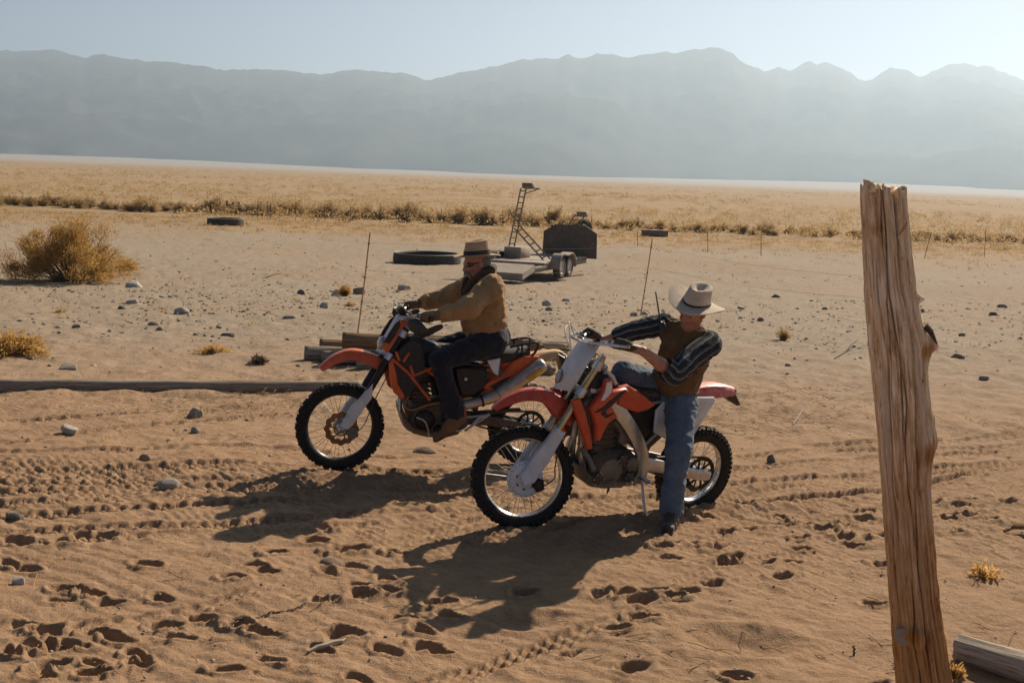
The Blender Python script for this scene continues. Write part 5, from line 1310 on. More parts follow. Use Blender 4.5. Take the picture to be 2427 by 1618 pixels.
    # jeans
    F = Field(lo, hi, .0086); F.rc(hip[1]*.6+hip[-1]*.4, wai-spine*.02, .135, .135, .04, front, .9); F.cut(pel+spine*.06, spine)
    F.rc(hip[-1]+up*.01, kn[-1], .108, .086, .05); F.rc(kn[-1], an[-1], .080, .068, .02)
    F.rc(hip[1], kn[1], .112, .084, .05); F.rc(kn[1], an[1]+[0, 0, .12], .083, .070, .02); F.rc(an[1]+[0, 0, .14], an[1]+[0, 0, .005], .070, .078, .02)
    F.folds(.010, 10, 83, (1, 1, 1.5)); F.folds(.006, 24, 87, (1, 1, 1.8))
    jeans = link('jeans', F.mesh('jeans', off), M_JEANS, body)
    F = Field(lo, hi, .007); F.rc(pel+spine*.008, pel+spine*.02, .141, .141, .01, front, .9); F.cut(pel-spine*.012, -spine); F.cut(pel+spine*.028, spine); link('belt', F.mesh('belt', off), M_SHOE, jeans)
    for s in (1, -1):
        if s == 1: a = an[1]; g0 = off[2]; td = tdir; base = np.array([a[0], a[1], g0])
        else: a = an[-1]; td = norm(Hw(1, 0, 0)-Hw(0, 0, 0)); base = a-np.array([0, 0, .085])
        F = Field(a-.34, a+.30, .006)
        F.rc(a+[0, 0, .06], a, .055, .052, .02); F.rc(base-td*.055+up*.050, base+td*.06+up*.05, .044, .046, .03); F.rc(a, base+td*.10+up*.05, .046, .042, .04); F.rc(base+td*.06+up*.045, base+td*.175+up*.040, .047, .040, .02, up, .85)
        F.folds(.003, 26, 93); F.cut(base+up*.016, -up)
        sho = link('shoe', F.mesh('shoe', off), M_SHOE, body)
        F = Field(a-.34, a+.30, .006); F.rc(base-td*.06+up*.014, base+td*.05+up*.014, .046, .043, .01, up, .4); F.rc(base+td*.05+up*.014, base+td*.18+up*.016, .046, .041, .01, up, .4); link('shoe_sole', F.mesh('shoe_sole', off), M_SOLE, sho)
    q = lambda a, b, d: hc+hf*a+hl*b+hu*d
    F = Field(hc-.16, hc+.16, .005); F.ell(q(-.034, 0, .008), (.082, .081, .074), (hf, hl, hu), .0); F.folds(.003, 40, 95); F.cut(q(-.015, 0, 0), hf); F.cut(q(0, 0, -.045), -hu); link('hair', F.mesh('hair', off), M_HAIRB, body)
    for s in (1, -1):
        g = MB(); g.ball(q(.080, .033*s, .006)-off, .010, 10, 8); g.build('eye', M_EYE, body)
    F = Field(hc-.16, hc+.16, .004)
    for s in (1, -1): F.rc(q(.090, .018*s, .024), q(.082, .046*s, .024), .004, .003, .004)
    link('eyebrow', F.mesh('eyebrow', off), M_HAIRB, body)
    f2, l2, u2 = head_axes(hf+up*.30, up+np.array([.42, -.10, 0]))
    hat(body, hc+u2*.060-f2*.006, f2, l2, u2, off, M_FELT, M_BAND, .130, (.110, .092), (.088, .072), (.185, .205), .046, .022, pinch=.016, band_h=.016)
    # radio in the vest pocket
    top = B(1197, 300, float((c0+front*.03)[1])); ant = B(1170, 130, float(top[1])+.01)
    d = norm(ant-top); r_ = empty('two_way_radio', top-d*.14)
    tag(r_, 'black two-way radio with long antenna tucked into the brown vest pocket', 'radio')
    Mx = Matrix([list(latS), list(front), list(d)]).transposed()
    g = MB(); g.box((d*.105), (.046, .026, .07), Mx, .006); g.build('radio_body', M_BLACKP, r_)
    g = MB(); g.tube([d*.14-latS*.012, d*.14-latS*.012+(ant-top)*.2, d*.14-latS*.012+(ant-top)], [.0075, .0055, .0045], 8); g.build('antenna', M_BLACKP, r_)
    g = MB(); g.tube([d*.14+latS*.014, d*.155+latS*.014], .008, 10); g.build('knob', M_ALU, r_)
    return body
STANDER = stander()

# ------------------------------------------------------------------ wood
def wood_material(name, stops, grain=(26, 1.6), dark=(.035, .024, .016), bmp=.8, spots=(), spot_col=(.42, .17, .035), weather=None, dk=(.36, .47), grey=None):
    m, nt, b = _mat(name); tc = node(nt, 'ShaderNodeTexCoord'); mp = node(nt, 'ShaderNodeMapping'); nt.links.new(tc.outputs['UV'], mp.inputs[0]); mp.inputs['Scale'].default_value = (grain[0], grain[1], 1)
    v = mp.outputs[0]; n1 = tnoise(nt, v, 1.0, 7, .62, .35); n2 = tnoise(nt, v, 3.1, 6, .7, .2)
    mp2 = node(nt, 'ShaderNodeMapping'); nt.links.new(tc.outputs['UV'], mp2.inputs[0]); mp2.inputs['Scale'].default_value = (3.2, .9, 1); n3 = tnoise(nt, mp2.outputs[0], 1.3, 4, .6, .4)
    c = ramp(nt, n1, stops); c = mixc(nt, ramp(nt, n3, [(.38, (0, 0, 0)), (.66, (.4,)*3)]), c, stops[1][1])
    c = mixc(nt, ramp(nt, n2, [(dk[0], (.95,)*3), (dk[1], (0, 0, 0))]), c, dark)
    if grey:
        mp3 = node(nt, 'ShaderNodeMapping'); nt.links.new(tc.outputs['UV'], mp3.inputs[0]); mp3.inputs['Scale'].default_value = (11, 2.4, 1); n5 = tnoise(nt, mp3.outputs[0], 1.0, 6, .7, .5)
        c = mixc(nt, ramp(nt, n5, [(.50, (0, 0, 0)), (.60, (.65,)*3)]), c, grey); c = mixc(nt, ramp(nt, n5, [(.36, (.7,)*3), (.44, (0, 0, 0))]), c, (.30, .17, .08))
    if weather:
        z0, z1, ctop, cbot = weather; tz = node(nt, 'ShaderNodeTexCoord'); sz = node(nt, 'ShaderNodeSeparateXYZ'); nt.links.new(tz.outputs['Object'], sz.inputs[0])
        ad = node(nt, 'ShaderNodeMath', operation='MULTIPLY_ADD'); nt.links.new(n3, ad.inputs[0]); ad.inputs[1].default_value = 1.6; nt.links.new(sz.outputs[2], ad.inputs[2])
        mr = node(nt, 'ShaderNodeMapRange', interpolation_type='SMOOTHSTEP'); nt.links.new(ad.outputs[0], mr.inputs[0]); mr.inputs[1].default_value = z0+.8; mr.inputs[2].default_value = z1+.8
        wc = mixc(nt, mr.outputs[0], cbot, ctop); c = mixc(nt, 1.0, c, wc, 'MULTIPLY')
    if spots:
        geo = node(nt, 'ShaderNodeTexCoord')
        for (p, r) in spots:
            d = node(nt, 'ShaderNodeVectorMath', operation='DISTANCE'); nt.links.new(geo.outputs['Object'], d.inputs[0]); d.inputs[1].default_value = tuple(p)
            ad = node(nt, 'ShaderNodeMath', operation='MULTIPLY_ADD'); nt.links.new(n1, ad.inputs[0]); ad.inputs[1].default_value = r*.9; nt.links.new(d.outputs['Value'], ad.inputs[2])
            c = mixc(nt, ramp(nt, ad.outputs[0], [(r*.9, (.85,)*3), (min(.999, r*1.5), (0, 0, 0))]), c, spot_col)
    nt.links.new(c, b.inputs['Base Color']); b.inputs['Roughness'].default_value = .9; b.inputs['Specular IOR Level'].default_value = .15
    ad = node(nt, 'ShaderNodeMath', operation='MULTIPLY_ADD'); nt.links.new(n1, ad.inputs[0]); ad.inputs[1].default_value = 1.5; nt.links.new(n2, ad.inputs[2])
    bump(nt, b, ad.outputs[0], bmp, .008); return m
M_WGREY = wood_material('weathered_log', [(.25, (.13, .10, .065)), (.5, (.33, .265, .195)), (.8, (.48, .41, .32))])
M_WBRN = wood_material('brown_log', [(.25, (.11, .065, .035)), (.5, (.24, .155, .085)), (.8, (.36, .26, .165))])
M_WPALE = wood_material('bleached_wood', [(.25, (.22, .18, .13)), (.5, (.42, .36, .28)), (.8, (.58, .52, .43))])
M_WEND = surf('cut_wood_end', (.36, .285, .21), .9, dust=.2, scale=40, bmp=.6, bscale=80)
def log_mesh(name, pts, radii, seed, nt_=30, nz=44, groove=.05, jag0=0.0, jag1=0.0, square=0.0, freq=9):
    """a trunk along pts; cracks and ridges are real relief"""
    p = spline(pts, nz); r = np.interp(np.linspace(0, 1, nz), np.linspace(0, 1, len(radii)), radii)
    T = np.gradient(p, axis=0); T /= np.linalg.norm(T, axis=1)[:, None]
    a = np.array([0, 0, 1.]) if abs(T[0][2]) < .8 else np.array([0, 1., 0]); V = []; UV = []
    s = np.concatenate([[0], np.cumsum(np.linalg.norm(np.diff(p, axis=0), axis=1))]); th = np.linspace(0, 2*PI, nt_+1)
    cx, cyy = np.cos(th), np.sin(th)
    for i in range(nz):
        a = a-T[i]*(a@T[i]); a /= np.linalg.norm(a); b = np.cross(T[i], a)
        n = noise3(cx*freq*.5+seed, cyy*freq*.5, s[i]*1.6+0*th, seed); n2 = noise3(cx*2, cyy*2+seed, s[i]*2.5+0*th, seed+3)
        rr = r[i]*(1+groove*(1-2.4*np.abs(n))+.07*n2)
        if square: rr = rr*(1+square*(np.abs(np.cos(2*th))**1.0*-.12+.06))
        e = np.zeros_like(th)
        if jag1 and i == nz-1: e = jag1*noise3(cx*3, cyy*3, 0*th+seed, seed+7)
        if jag0 and i == 0: e = jag0*noise3(cx*3, cyy*3, 0*th+seed, seed+8)
        V.append(p[i]+rr[:, None]*(cx[:, None]*a+cyy[:, None]*b)+e[:, None]*T[i]); UV.append(np.stack([th/(2*PI), np.full(len(th), s[i])], 1))
    for end, sg in ((0, -1), (nz-1, 1)):
        ring = V[end] if end == 0 else V[nz-1]; c = ring.mean(0)
        for q in (.62, .2):
            rim = c+(ring-c)*q+sg*T[end]*(-.004)*(1-q); uvq = np.stack([th/(2*PI), s[end]+.35*(1-q)+0*th], 1)
            if end == 0: V.insert(0, rim); UV.insert(0, uvq)
            else: V.append(rim); UV.append(uvq)
    V = np.concatenate(V); UV = np.concatenate(UV); k = nt_+1; idx = np.arange(len(V)).reshape(-1, k)
    q = np.stack([idx[:-1, :-1], idx[1:, :-1], idx[1:, 1:], idx[:-1, 1:]], -1).reshape(-1, 4)
    f0 = idx[0, :-1][None]; me_q = q
    tri = []
    for row, fl in ((idx[0], False), (idx[-1], True)):
        for j in range(1, nt_-1): tri.append((row[0], row[j+1], row[j]) if not fl else (row[0], row[j], row[j+1]))
    return mesh_np(name, V, quads=me_q, tris=tri, uv=UV)
def log(name, p0, p1, r0, r1, seed, mat, label, group=None, sag=0.0, cat='log', **kw):
    p0 = np.asarray(p0, float); p1 = np.asarray(p1, float); off = p0.copy()
    mid = .5*(p0+p1)+np.array([0, 0, sag])+np.array([rng.normal(), rng.normal(), 0])*.012
    o = link(name, log_mesh(name, [p0-off, (p0+mid)/2-off, mid-off, (p1+mid)/2-off, p1-off], [r0, r0*.99, (r0+r1)/2, r1, r1], seed, **kw), mat)
    o.location = off; tag(o, label, cat, group); return o

# the tall leaning post
def tall_post():
    Dp = 5.0; base = P(2206, 1772, 0); Dp = float(base[1]); base[2] = float(ground_h(base[0], base[1]))
    rows = np.array([443, 560, 700, 790, 850, 960, 1010, 1080, 1150, 1400, 1618, 1772, 1890.])
    L = np.array([2040, 2046, 2054, 2062, 2067, 2076, 2080, 2086, 2092, 2111, 2128, 2140, 2150.]); Rr = np.array([2145, 2153, 2168, 2184, 2190, 2197, 2199, 2200, 2198, 2218, 2250, 2262, 2272.])
    cen = []; rad = []
    for y, l, r in zip(rows, L, Rr):
        q = DP((l+r)/2, y, Dp); cen.append(q); rad.append((r-l)/2/proj(q)[2])
    cen = np.array(cen)[::-1]; rad = np.array(rad)[::-1]
    nz, nth = 320, 200; t = np.linspace(0, 1, nz); z = np.interp(t, [0, 1], [cen[0][2], cen[-1][2]])
    cx = np.interp(z, cen[:, 2], cen[:, 0]); cyy = np.interp(z, cen[:, 2], cen[:, 1]); rr = np.interp(z, cen[:, 2], rad)
    th = np.concatenate([np.linspace(-PI*1.02, PI*.02, 220, endpoint=False), np.linspace(PI*.02, PI*.98, 49)]); nth = len(th)-1; TH, ZZ = np.meshgrid(th, z); C, S_ = np.cos(TH), np.sin(TH)      # theta 0 = +x, -90 deg faces the camera
    wob = .10*noise3(C*1.1, S_*1.1, ZZ*.8, 11)+.05*noise3(C*4, S_*4, ZZ*7, 12)
    n1 = noise3(np.cos(TH+wob)*7.5, np.sin(TH+wob)*7.5, ZZ*.9, 21); n2 = noise3(np.cos(TH+wob)*17, np.sin(TH+wob)*17, ZZ*5, 22); n3 = noise3(C*2.2, S_*2.2, ZZ*2.2, 23); n4 = noise3(np.cos(TH+wob)*34, np.sin(TH+wob)*34, ZZ*14, 27)
    Rd = rr[:, None]*(1+.036*(1-2.6*np.abs(n1))+.030*(1-2.2*np.abs(n2))+.05*n3+.030*n4)
    ztop = cen[-1][2]
    def crack(th0, z0, z1, w, d, k):
        ph = th0+.09*np.sin(ZZ*1.7+k)+.10*noise3(ZZ*6, ZZ*0, ZZ*0+k, 41+k)
        dd = np.angle(np.exp(1j*(TH-ph))); m = sstep(z0-.12, z0+.12, ZZ)*(1-sstep(z1-.1, z1+.02, ZZ))
        return -d*m*np.exp(-(dd/w)**2)
    for cr in [(-1.20, 1.15, ztop+.2, .075, .045, 1), (-1.80, 1.35, ztop+.2, .035, .026, 2), (-2.3, .9, 2.1, .03, .022, 3), (-.75, .7, 1.75, .035, .024, 4), (-1.5, .2, 1.2, .028, .024, 5), (-2.0, .0, .8, .028, .022, 6), (-1.1, .3, 1.0, .026, .022, 7), (-2.6, .5, 1.6, .03, .02, 8), (-1.65, 1.0, 1.9, .022, .02, 9), (-2.15, 1.5, ztop+.2, .024, .022, 10), (-1.0, 1.5, ztop+.2, .022, .02, 11), (-1.35, .0, .6, .024, .02, 12)]:
        Rd = Rd+crack(*cr)
    def knob(th0, z0, w, h, amp):
        dd = np.angle(np.exp(1j*(TH-th0))); return amp*np.exp(-(dd/w)**2-((ZZ-z0)/h)**2)
    zk = lambda y: float(DP(2200, y, Dp)[2])
    Rd = Rd+knob(-.25, zk(707), .16, .014, .030)+knob(-.05, zk(815), .42, .055, .040)*(1+.4*noise3(C*6, S_*6, ZZ*25, 61))+knob(-.15, zk(1040), .5, .07, .030)+knob(-.2, zk(985), .25, .03, .018)
    kz, kth = float(DP(2147, 1492, Dp)[2]), -2.02
    dk = np.hypot(np.angle(np.exp(1j*(TH-kth)))*rr[:, None], (ZZ-kz)); Rd = Rd+.016*np.exp(-(dk/.055)**4)-.012*np.exp(-((dk-.052)/.012)**2)
    jag = .022*noise3(C*3.3, S_*3.3, 0*C, 71)+.020*noise3(C*9, S_*9, 0*C, 72)+.028*np.exp(-(np.angle(np.exp(1j*(TH+2.85)))/.14)**2)-.030*np.exp(-(np.angle(np.exp(1j*(TH+2.2)))/.35)**2)
    Zj = ZZ+jag*sstep(ztop-.06, ztop, ZZ)
    X = cx[:, None]+Rd*C; Y = cyy[:, None]+Rd*S_
    V = np.stack([X, Y, Zj], -1)
    top = [V[-1]*np.array([1, 1, 1])]
    cc = V[-1].mean(0)
    caps = []
    for q in (.8, .55, .3, .08):
        rim = cc+(V[-1]-cc)*q; rim[:, 2] = V[-1][:, 2]*q+(cc[2]-.02)*(1-q)+.016*noise3(np.cos(th)*4*q, np.sin(th)*4*q, 0*th+q*9, 77); caps.append(rim)
    V = np.concatenate([V, np.array(caps)]); UV = np.stack(np.broadcast_arrays(th[None, :]/(2*PI), np.concatenate([z, z[-1]+np.array([.05, .1, .15, .2])])[:, None]), -1)
    idx = np.arange(V.shape[0]*V.shape[1]).reshape(V.shape[:2])
    q = np.stack([idx[:-1, :-1], idx[:-1, 1:], idx[1:, 1:], idx[1:, :-1]], -1).reshape(-1, 4)
    root = empty('wooden_post', base); tag(root, 'tall weathered wooden post leaning over the sand, split and jagged at its top', 'post')
    sp = [(DP(2196, 1075, Dp-.05)-base, .07), (DP(2165, 1508, Dp-.11)-base, .045), (DP(2200, 830, Dp-.05)-base, .05), (DP(2072, 545, Dp-.09)-base, .04)]
    mt = wood_material('post_wood', [(.30, (.34, .22, .12)), (.50, (.70, .55, .38)), (.66, (.92, .89, .84))], grain=(58, 6.0), dark=(.11, .07, .04), grey=(.60, .56, .52), spots=[(tuple(p), r) for p, r in sp], bmp=.9, dk=(.33, .41), weather=(.5, 1.7, (1.30, 1.22, 1.08), (.86, .56, .30)))
    o = link('trunk', mesh_np('trunk', V.reshape(-1, 3)-base, quads=q, uv=UV.reshape(-1, 2)), mt, root)
    g = MB(); c = DP(2143, 1493, Dp)-base+np.array([-.026, -rr[int(nz*.3)]*.72, 0]); g.lathe([(0, .012), (.028, .012), (.036, .008), (.040, -.02)], c, (-.45, -.88, .05), 20); g.build('knot', M_WEND, root)
    g = MB(); a = DP(2131, 524, Dp)-base+np.array([0, -.098, 0]); b_ = DP(2113, 556, Dp)-base+np.array([0, -.090, 0]); g.tube([a, (a+b_)/2+np.array([0, -.008, 0]), b_], [.003, .007, .004], 6); g.build('splinter', M_YELW, root)
    g = MB(); a = DP(2196, 770, Dp)-base; b_ = DP(2214, 812, Dp)-base; g.tube([a+np.array([-.02, -.04, 0]), a+np.array([0, -.05, -.02]), b_+np.array([-.002, -.04, .0])], [.014, .012, .003], 7); g.build('bark_flake', M_BARK, root)
    return root
M_YELW = surf('fresh_splinter', (.46, .27, .10), .8, dust=0)
M_BARK = surf('dark_bark', (.07, .05, .038), .9, dust=.1, bmp=.6, bscale=60)
tall_post()

# logs
q0 = G(2268, 1556); q1 = G(2560, 1640)
log('fallen_log', q0+[0, 0, .052], np.array([q1[0], q1[1]-.12, q1[2]+.062]), .070, .082, 5, M_WPALE, 'short fallen log lying on the sand beside the tall post', jag0=.01)
a = G(-420, 925); b_ = G(858, 924)
log('long_log', a+[0, 0, .045], b_+[0, 0, .03], .088, .074, 9, M_WGREY, 'long straight half-buried log behind the tyre tracks', nz=90, square=.6)
press_dummy = None
def pile():
    g0 = G(735, 848); dirx = norm(np.array([1.0, .10, 0]))
    def at(px, py, z): q = P(px, py, g0[2]+z); return q
    spec = [  # end pixel, height of axis above ground, radius, length, yaw, label
        ((722, 838), .10, .100, 3.0, .06, 'weathered post with grey cut end at the foot of the post pile', M_WGREY),
        ((763, 846), .085, .085, 2.7, .02, 'thin grey post in front of the others in the post pile', M_WGREY),
        ((757, 822), .12, .095, 2.9, .10, 'grey-ended post lying second in the post pile', M_WBRN),
        ((785, 826), .10, .090, 2.8, .04, 'rough post resting between two grey-ended posts', M_WGREY),
        ((812, 806), .30, .098, 2.5, .03, 'thick brown post lying on top of the post pile', M_WBRN),
        ((846, 862), .09, .085, 2.4, .0, 'short post end poking out under the front fender', M_WGREY),
        ((868, 860), .085, .078, 2.3, -.03, 'grey post beside the short post end below the orange fender', M_WGREY),
        ((815, 812), .12, .09, 3.1, .16, 'shadowed post under the thick brown top post', M_WBRN)]
    for i, (px, h, r, Ln, yaw, lab, mt) in enumerate(spec):
        p0 = at(px[0], px[1], h); d = np.array([math.cos(yaw), math.sin(yaw)+.05, 0]); p1 = p0+d*Ln; p1[2] = float(ground_h(p1[0], p1[1]))+h*.9
        log('cut_post', p0, p1, r, r*.92, 30+i, mt, lab, 'posts stacked behind the orange bike', jag1=.05, nz=50)
    for i, (a_, b_, h, r) in enumerate([((1185, 812), (1340, 820), .22, .05), ((1200, 822), (1335, 838), .16, .045), ((1205, 806), (1300, 812), .26, .035), ((1240, 832), (1345, 850), .10, .05), ((1180, 830), (1260, 842), .10, .04)]):
        p0 = P(*a_, g0[2]+h); p1 = P(*b_, g0[2]+h*.7)
        log('bleached_plank', p0, p1, r, r*.7, 60+i, M_WPALE, ['upper bleached splintered plank behind the orange tail fender', 'second bleached plank under the upper one behind the tail fender', 'thin bleached stick on top of the splintered planks', 'low bleached plank between the tail fender and the white headlight mask', 'stubby bleached plank behind the black grab rail'][i], 'bleached planks behind the orange bike', cat='plank', groove=.22, freq=5, nt_=18, nz=24, jag1=.06, jag0=.03, square=1.0)
pile()

# ------------------------------------------------------------------ leaves
def leaf_quads(p, d, ln, w, seed=0):
    """narrow leaves at p, pointing along d"""
    r_ = np.random.default_rng(seed); n = len(p); d = d/np.linalg.norm(d, axis=1)[:, None]
    a = r_.normal(size=(n, 3)); s = np.cross(d, a); s /= np.linalg.norm(s, axis=1)[:, None]+1e-9
    ln = (ln*r_.uniform(.6, 1.3, n))[:, None]; w = (w*r_.uniform(.6, 1.3, n))[:, None]
    v = np.stack([p-s*w*.3, p+s*w*.3, p+d*ln*.6+s*w*.5, p+d*ln, p+d*ln*.6-s*w*.5], 1)
    base = np.arange(n)[:, None]*5
    q = base+np.array([[0, 1, 2, 4]]); t = base+np.array([[4, 2, 3]])
    return v.reshape(-1, 3), q, t
def foliage_material(name, c1, c2, c3, scale=3.0, trans=.35):
    m, nt, b = _mat(name); geo = node(nt, 'ShaderNodeNewGeometry'); oi = node(nt, 'ShaderNodeObjectInfo')
    n = tnoise(nt, geo.outputs['Position'], scale, 4, .6); n2 = tnoise(nt, geo.outputs['Position'], scale*9, 3, .7)
    c = ramp(nt, n, [(.3, c1), (.5, c2), (.72, c3)]); c = mixc(nt, ramp(nt, n2, [(.35, (.55,)*3), (.6, (0, 0, 0))]), c, tuple(v*.45 for v in c1))
    hs = node(nt, 'ShaderNodeHueSaturation'); mr = node(nt, 'ShaderNodeMapRange'); nt.links.new(oi.outputs['Random'], mr.inputs[0]); mr.inputs[3].default_value = .72; mr.inputs[4].default_value = 1.2
    nt.links.new(mr.outputs[0], hs.inputs['Value']); nt.links.new(c, hs.inputs['Color']); c = hs.outputs[0]
    nt.links.new(c, b.inputs['Base Color']); b.inputs['Roughness'].default_value = .85; b.inputs['Specular IOR Level'].default_value = .1
    tr = node(nt, 'ShaderNodeBsdfTranslucent'); nt.links.new(c, tr.inputs['Color']); mx = node(nt, 'ShaderNodeMixShader'); mx.inputs[0].default_value = trans
    out = [x for x in nt.nodes if x.type == 'OUTPUT_MATERIAL'][0]; nt.links.new(b.outputs[0], mx.inputs[1]); nt.links.new(tr.outputs[0], mx.inputs[2]); nt.links.new(mx.outputs[0], out.inputs['Surface'])
    return m
M_BUSH = foliage_material('golden_shrub', (.44, .25, .075), (.62, .38, .12), (.72, .50, .20), 2.4, .6)
M_SAGE = foliage_material('ochre_sage', (.34, .225, .10), (.50, .355, .17), (.62, .47, .27), .5, .5)
M_GRASS = foliage_material('dry_grass', (.42, .24, .085), (.56, .36, .14), (.66, .47, .23), 1.0, .5)
M_STEM = surf('shrub_stem', (.13, .095, .06), .9, dust=.1)
def shrub(seed, rx, ry, rz, nstem, per, ln, w, stem_r=.006, flat=.55, open_=.5):
    r_ = np.random.default_rng(seed); g = MB(); LP = []; LD = []
    for i in range(nstem):
        ph = r_.uniform(0, 2*PI); ct = r_.uniform(.02, 1)**flat; st = math.sqrt(max(0, 1-ct*ct))
        e = np.array([rx*st*math.cos(ph), ry*st*math.sin(ph), rz*ct])*r_.uniform(.62, 1.0)*(1+.30*float(noise3(np.array([math.cos(ph)*2.2+seed]), np.array([math.sin(ph)*2.2]), np.array([ct*3.]), seed)[0]))
        b0 = np.array([r_.normal()*.05*rx, r_.normal()*.05*ry, -.02]); mid = b0*.5+e*.45+np.array([0, 0, rz*.12])+r_.normal(size=3)*.05*rz
        pp = spline([b0, mid, e], 7)
        if i % 3 == 0: g.tube(pp, np.linspace(stem_r, stem_r*.25, 7), 4, cap=False)
        t = r_.uniform(open_, 1.03, per); k = np.clip(t*6, 0, 5.999); j = k.astype(int); f = (k-j)[:, None]
        pos = pp[j]*(1-f)+pp[np.minimum(j+1, 6)]*f; sp = .055*(rx+rz)
        pos = pos+r_.normal(size=(per, 3))*sp*(.4+.6*t[:, None])*.7
        dr = (pp[-1]-pp[-3]); dr = dr/np.linalg.norm(dr)+r_.normal(size=(per, 3))*.7+np.array([0, 0, .25]); LP.append(pos); LD.append(dr)
    LP = np.concatenate(LP); LP[:, 2] = np.maximum(LP[:, 2], .005); LD = np.concatenate(LD)
    v, q, t = leaf_quads(LP, LD, ln, w, seed); return mesh_np('foliage', v, quads=q, tris=t, smooth=False), (g.mesh('stem', 0) if g.v else None)
def mound(seed, rx, ry, rz, nclump, per, ln, w):
    """dense rounded shrub: leafy clumps on woody stems, uneven outline, gaps between clumps"""
    r_ = np.random.default_rng(seed); g = MB(); LP = []; LD = []
    for i in range(nclump):
        ph = r_.uniform(0, 2*PI); ct = r_.uniform(.0, 1); st = math.sqrt(1-ct*ct); rad = r_.uniform(.55, .98)
        bul = 1+.26*float(noise3(np.array([math.cos(ph)*1.6+seed]), np.array([math.sin(ph)*1.6]), np.array([ct*2.2]), seed)[0])
        c = np.array([rx*st*math.cos(ph), ry*st*math.sin(ph), rz*(.10+.88*ct)])*rad*bul; cr = r_.uniform(.15, .30)
        b0 = np.array([r_.normal()*.10, r_.normal()*.08, -.03]); mid = b0*.5+c*.5+np.array([0, 0, -.05])
        g.tube(spline([b0, mid, c], 7), np.linspace(.016, .004, 7), 5, cap=False)
        for _ in range(3):
            e = c+r_.normal(size=3)*cr*.7+np.array([0, 0, cr*.5]); g.tube([c*.8+mid*.2, (c+e)/2, e], [.005, .004, .002], 4, cap=False)
        d = r_.normal(size=(per, 3)); d /= np.linalg.norm(d, axis=1)[:, None]; out = c/np.linalg.norm(c)
        rr = r_.random(per)**.5; p = c+d*rr[:, None]*cr*np.array([1.1, 1.1, .95])+out*(r_.random(per)**3)[:, None]*cr*.9
        LP.append(p); LD.append(d*.55+out*.7+np.array([0, 0, .55])+r_.normal(size=(per, 3))*.35)
    LP = np.concatenate(LP); k = LP[:, 2] > .01; v, q, t = leaf_quads(LP[k], np.concatenate(LD)[k], ln, w, seed)
    return mesh_np('foliage', v, quads=q, tris=t, smooth=False), g.mesh('stem', 0)
def plant(name, loc, meshes, mat, label, cat, group=None, scale=1.0, rz=0.0):
    r_ = empty(name, loc); r_.rotation_euler = (0, 0, rz); r_.scale = (scale,)*3 if np.isscalar(scale) else scale
    link('foliage', meshes[0], mat, r_)
    if meshes[1] is not None: link('stem', meshes[1], M_STEM, r_)
    tag(r_, label, cat, group); return r_
bb = G(205, 668)
plant('rabbitbrush', bb+[-.48, .25, -.04], mound(3, 1.36, 1.05, 1.40, 105, 430, .048, .012), M_BUSH, 'big golden rounded bush standing alone on a sandy rise', 'bush')
plant('rabbitbrush', G(300, 640)+[0, 0, -.02], shrub(5, .42, .40, .34, 60, 45, .06, .014, .006), M_BUSH, 'small golden shrub growing at the side of the big bush', 'bush')
plant('dry_shrub', G(28, 838)+[-.05, 0, -.01], shrub(7, .62, .40, .26, 90, 46, .055, .012, .006, .8), M_BUSH, 'low spreading golden shrub above the long log', 'bush')
plant('tumbleweed', G(1856, 806)+[0, 0, -.01], shrub(9, .17, .15, .20, 60, 26, .04, .007, .003, .35, .1), M_GRASS, 'round straw-coloured tumbleweed on the bare ground beyond the red bike', 'tumbleweed')
plant('grass_tuft', G(817, 700), shrub(11, .20, .16, .20, 50, 30, .09, .008, .003, .3, .1), M_BUSH, 'bright golden tuft between two pale stones', 'grass')
plant('grass_tuft', G(830, 724), shrub(13, .15, .12, .09, 26, 18, .05, .007, .003, .5, .1), M_GRASS, 'small faded tuft in front of the bright golden tuft', 'grass')
plant('dry_weed', G(614, 863), shrub(15, .16, .13, .11, 34, 20, .045, .008, .004, .6, .2), M_STEM, 'dark withered weed clump on a small sand mound', 'weed')
plant('dry_weed', G(505, 835), shrub(16, .34, .22, .09, 40, 22, .06, .010, .004, .8, .2), M_GRASS, 'flat straggly weed beside the dark withered clump', 'weed')
plant('dry_weed', G(2336, 1368), shrub(17, .13, .10, .09, 26, 12, .035, .012, .004, .6, .2), M_BUSH, 'little golden sprig with bare roots behind the tall post', 'weed')
plant('dry_weed', G(2255, 1600), shrub(19, .10, .08, .06, 20, 12, .03, .010, .004, .6, .2), M_BUSH, 'tiny golden sprig in front of the fallen log', 'weed')
plant('dry_weed', G(140, 742), shrub(21, .12, .10, .08, 22, 16, .04, .008, .003, .6, .2), M_GRASS, 'small dry tuft in the shade line of the big bush', 'weed')
plant('dry_weed', G(770, 925), shrub(23, .09, .08, .06, 22, 12, .035, .008, .003, .6, .2), M_GRASS, 'short straw clump against the long log by the front tyre', 'weed')

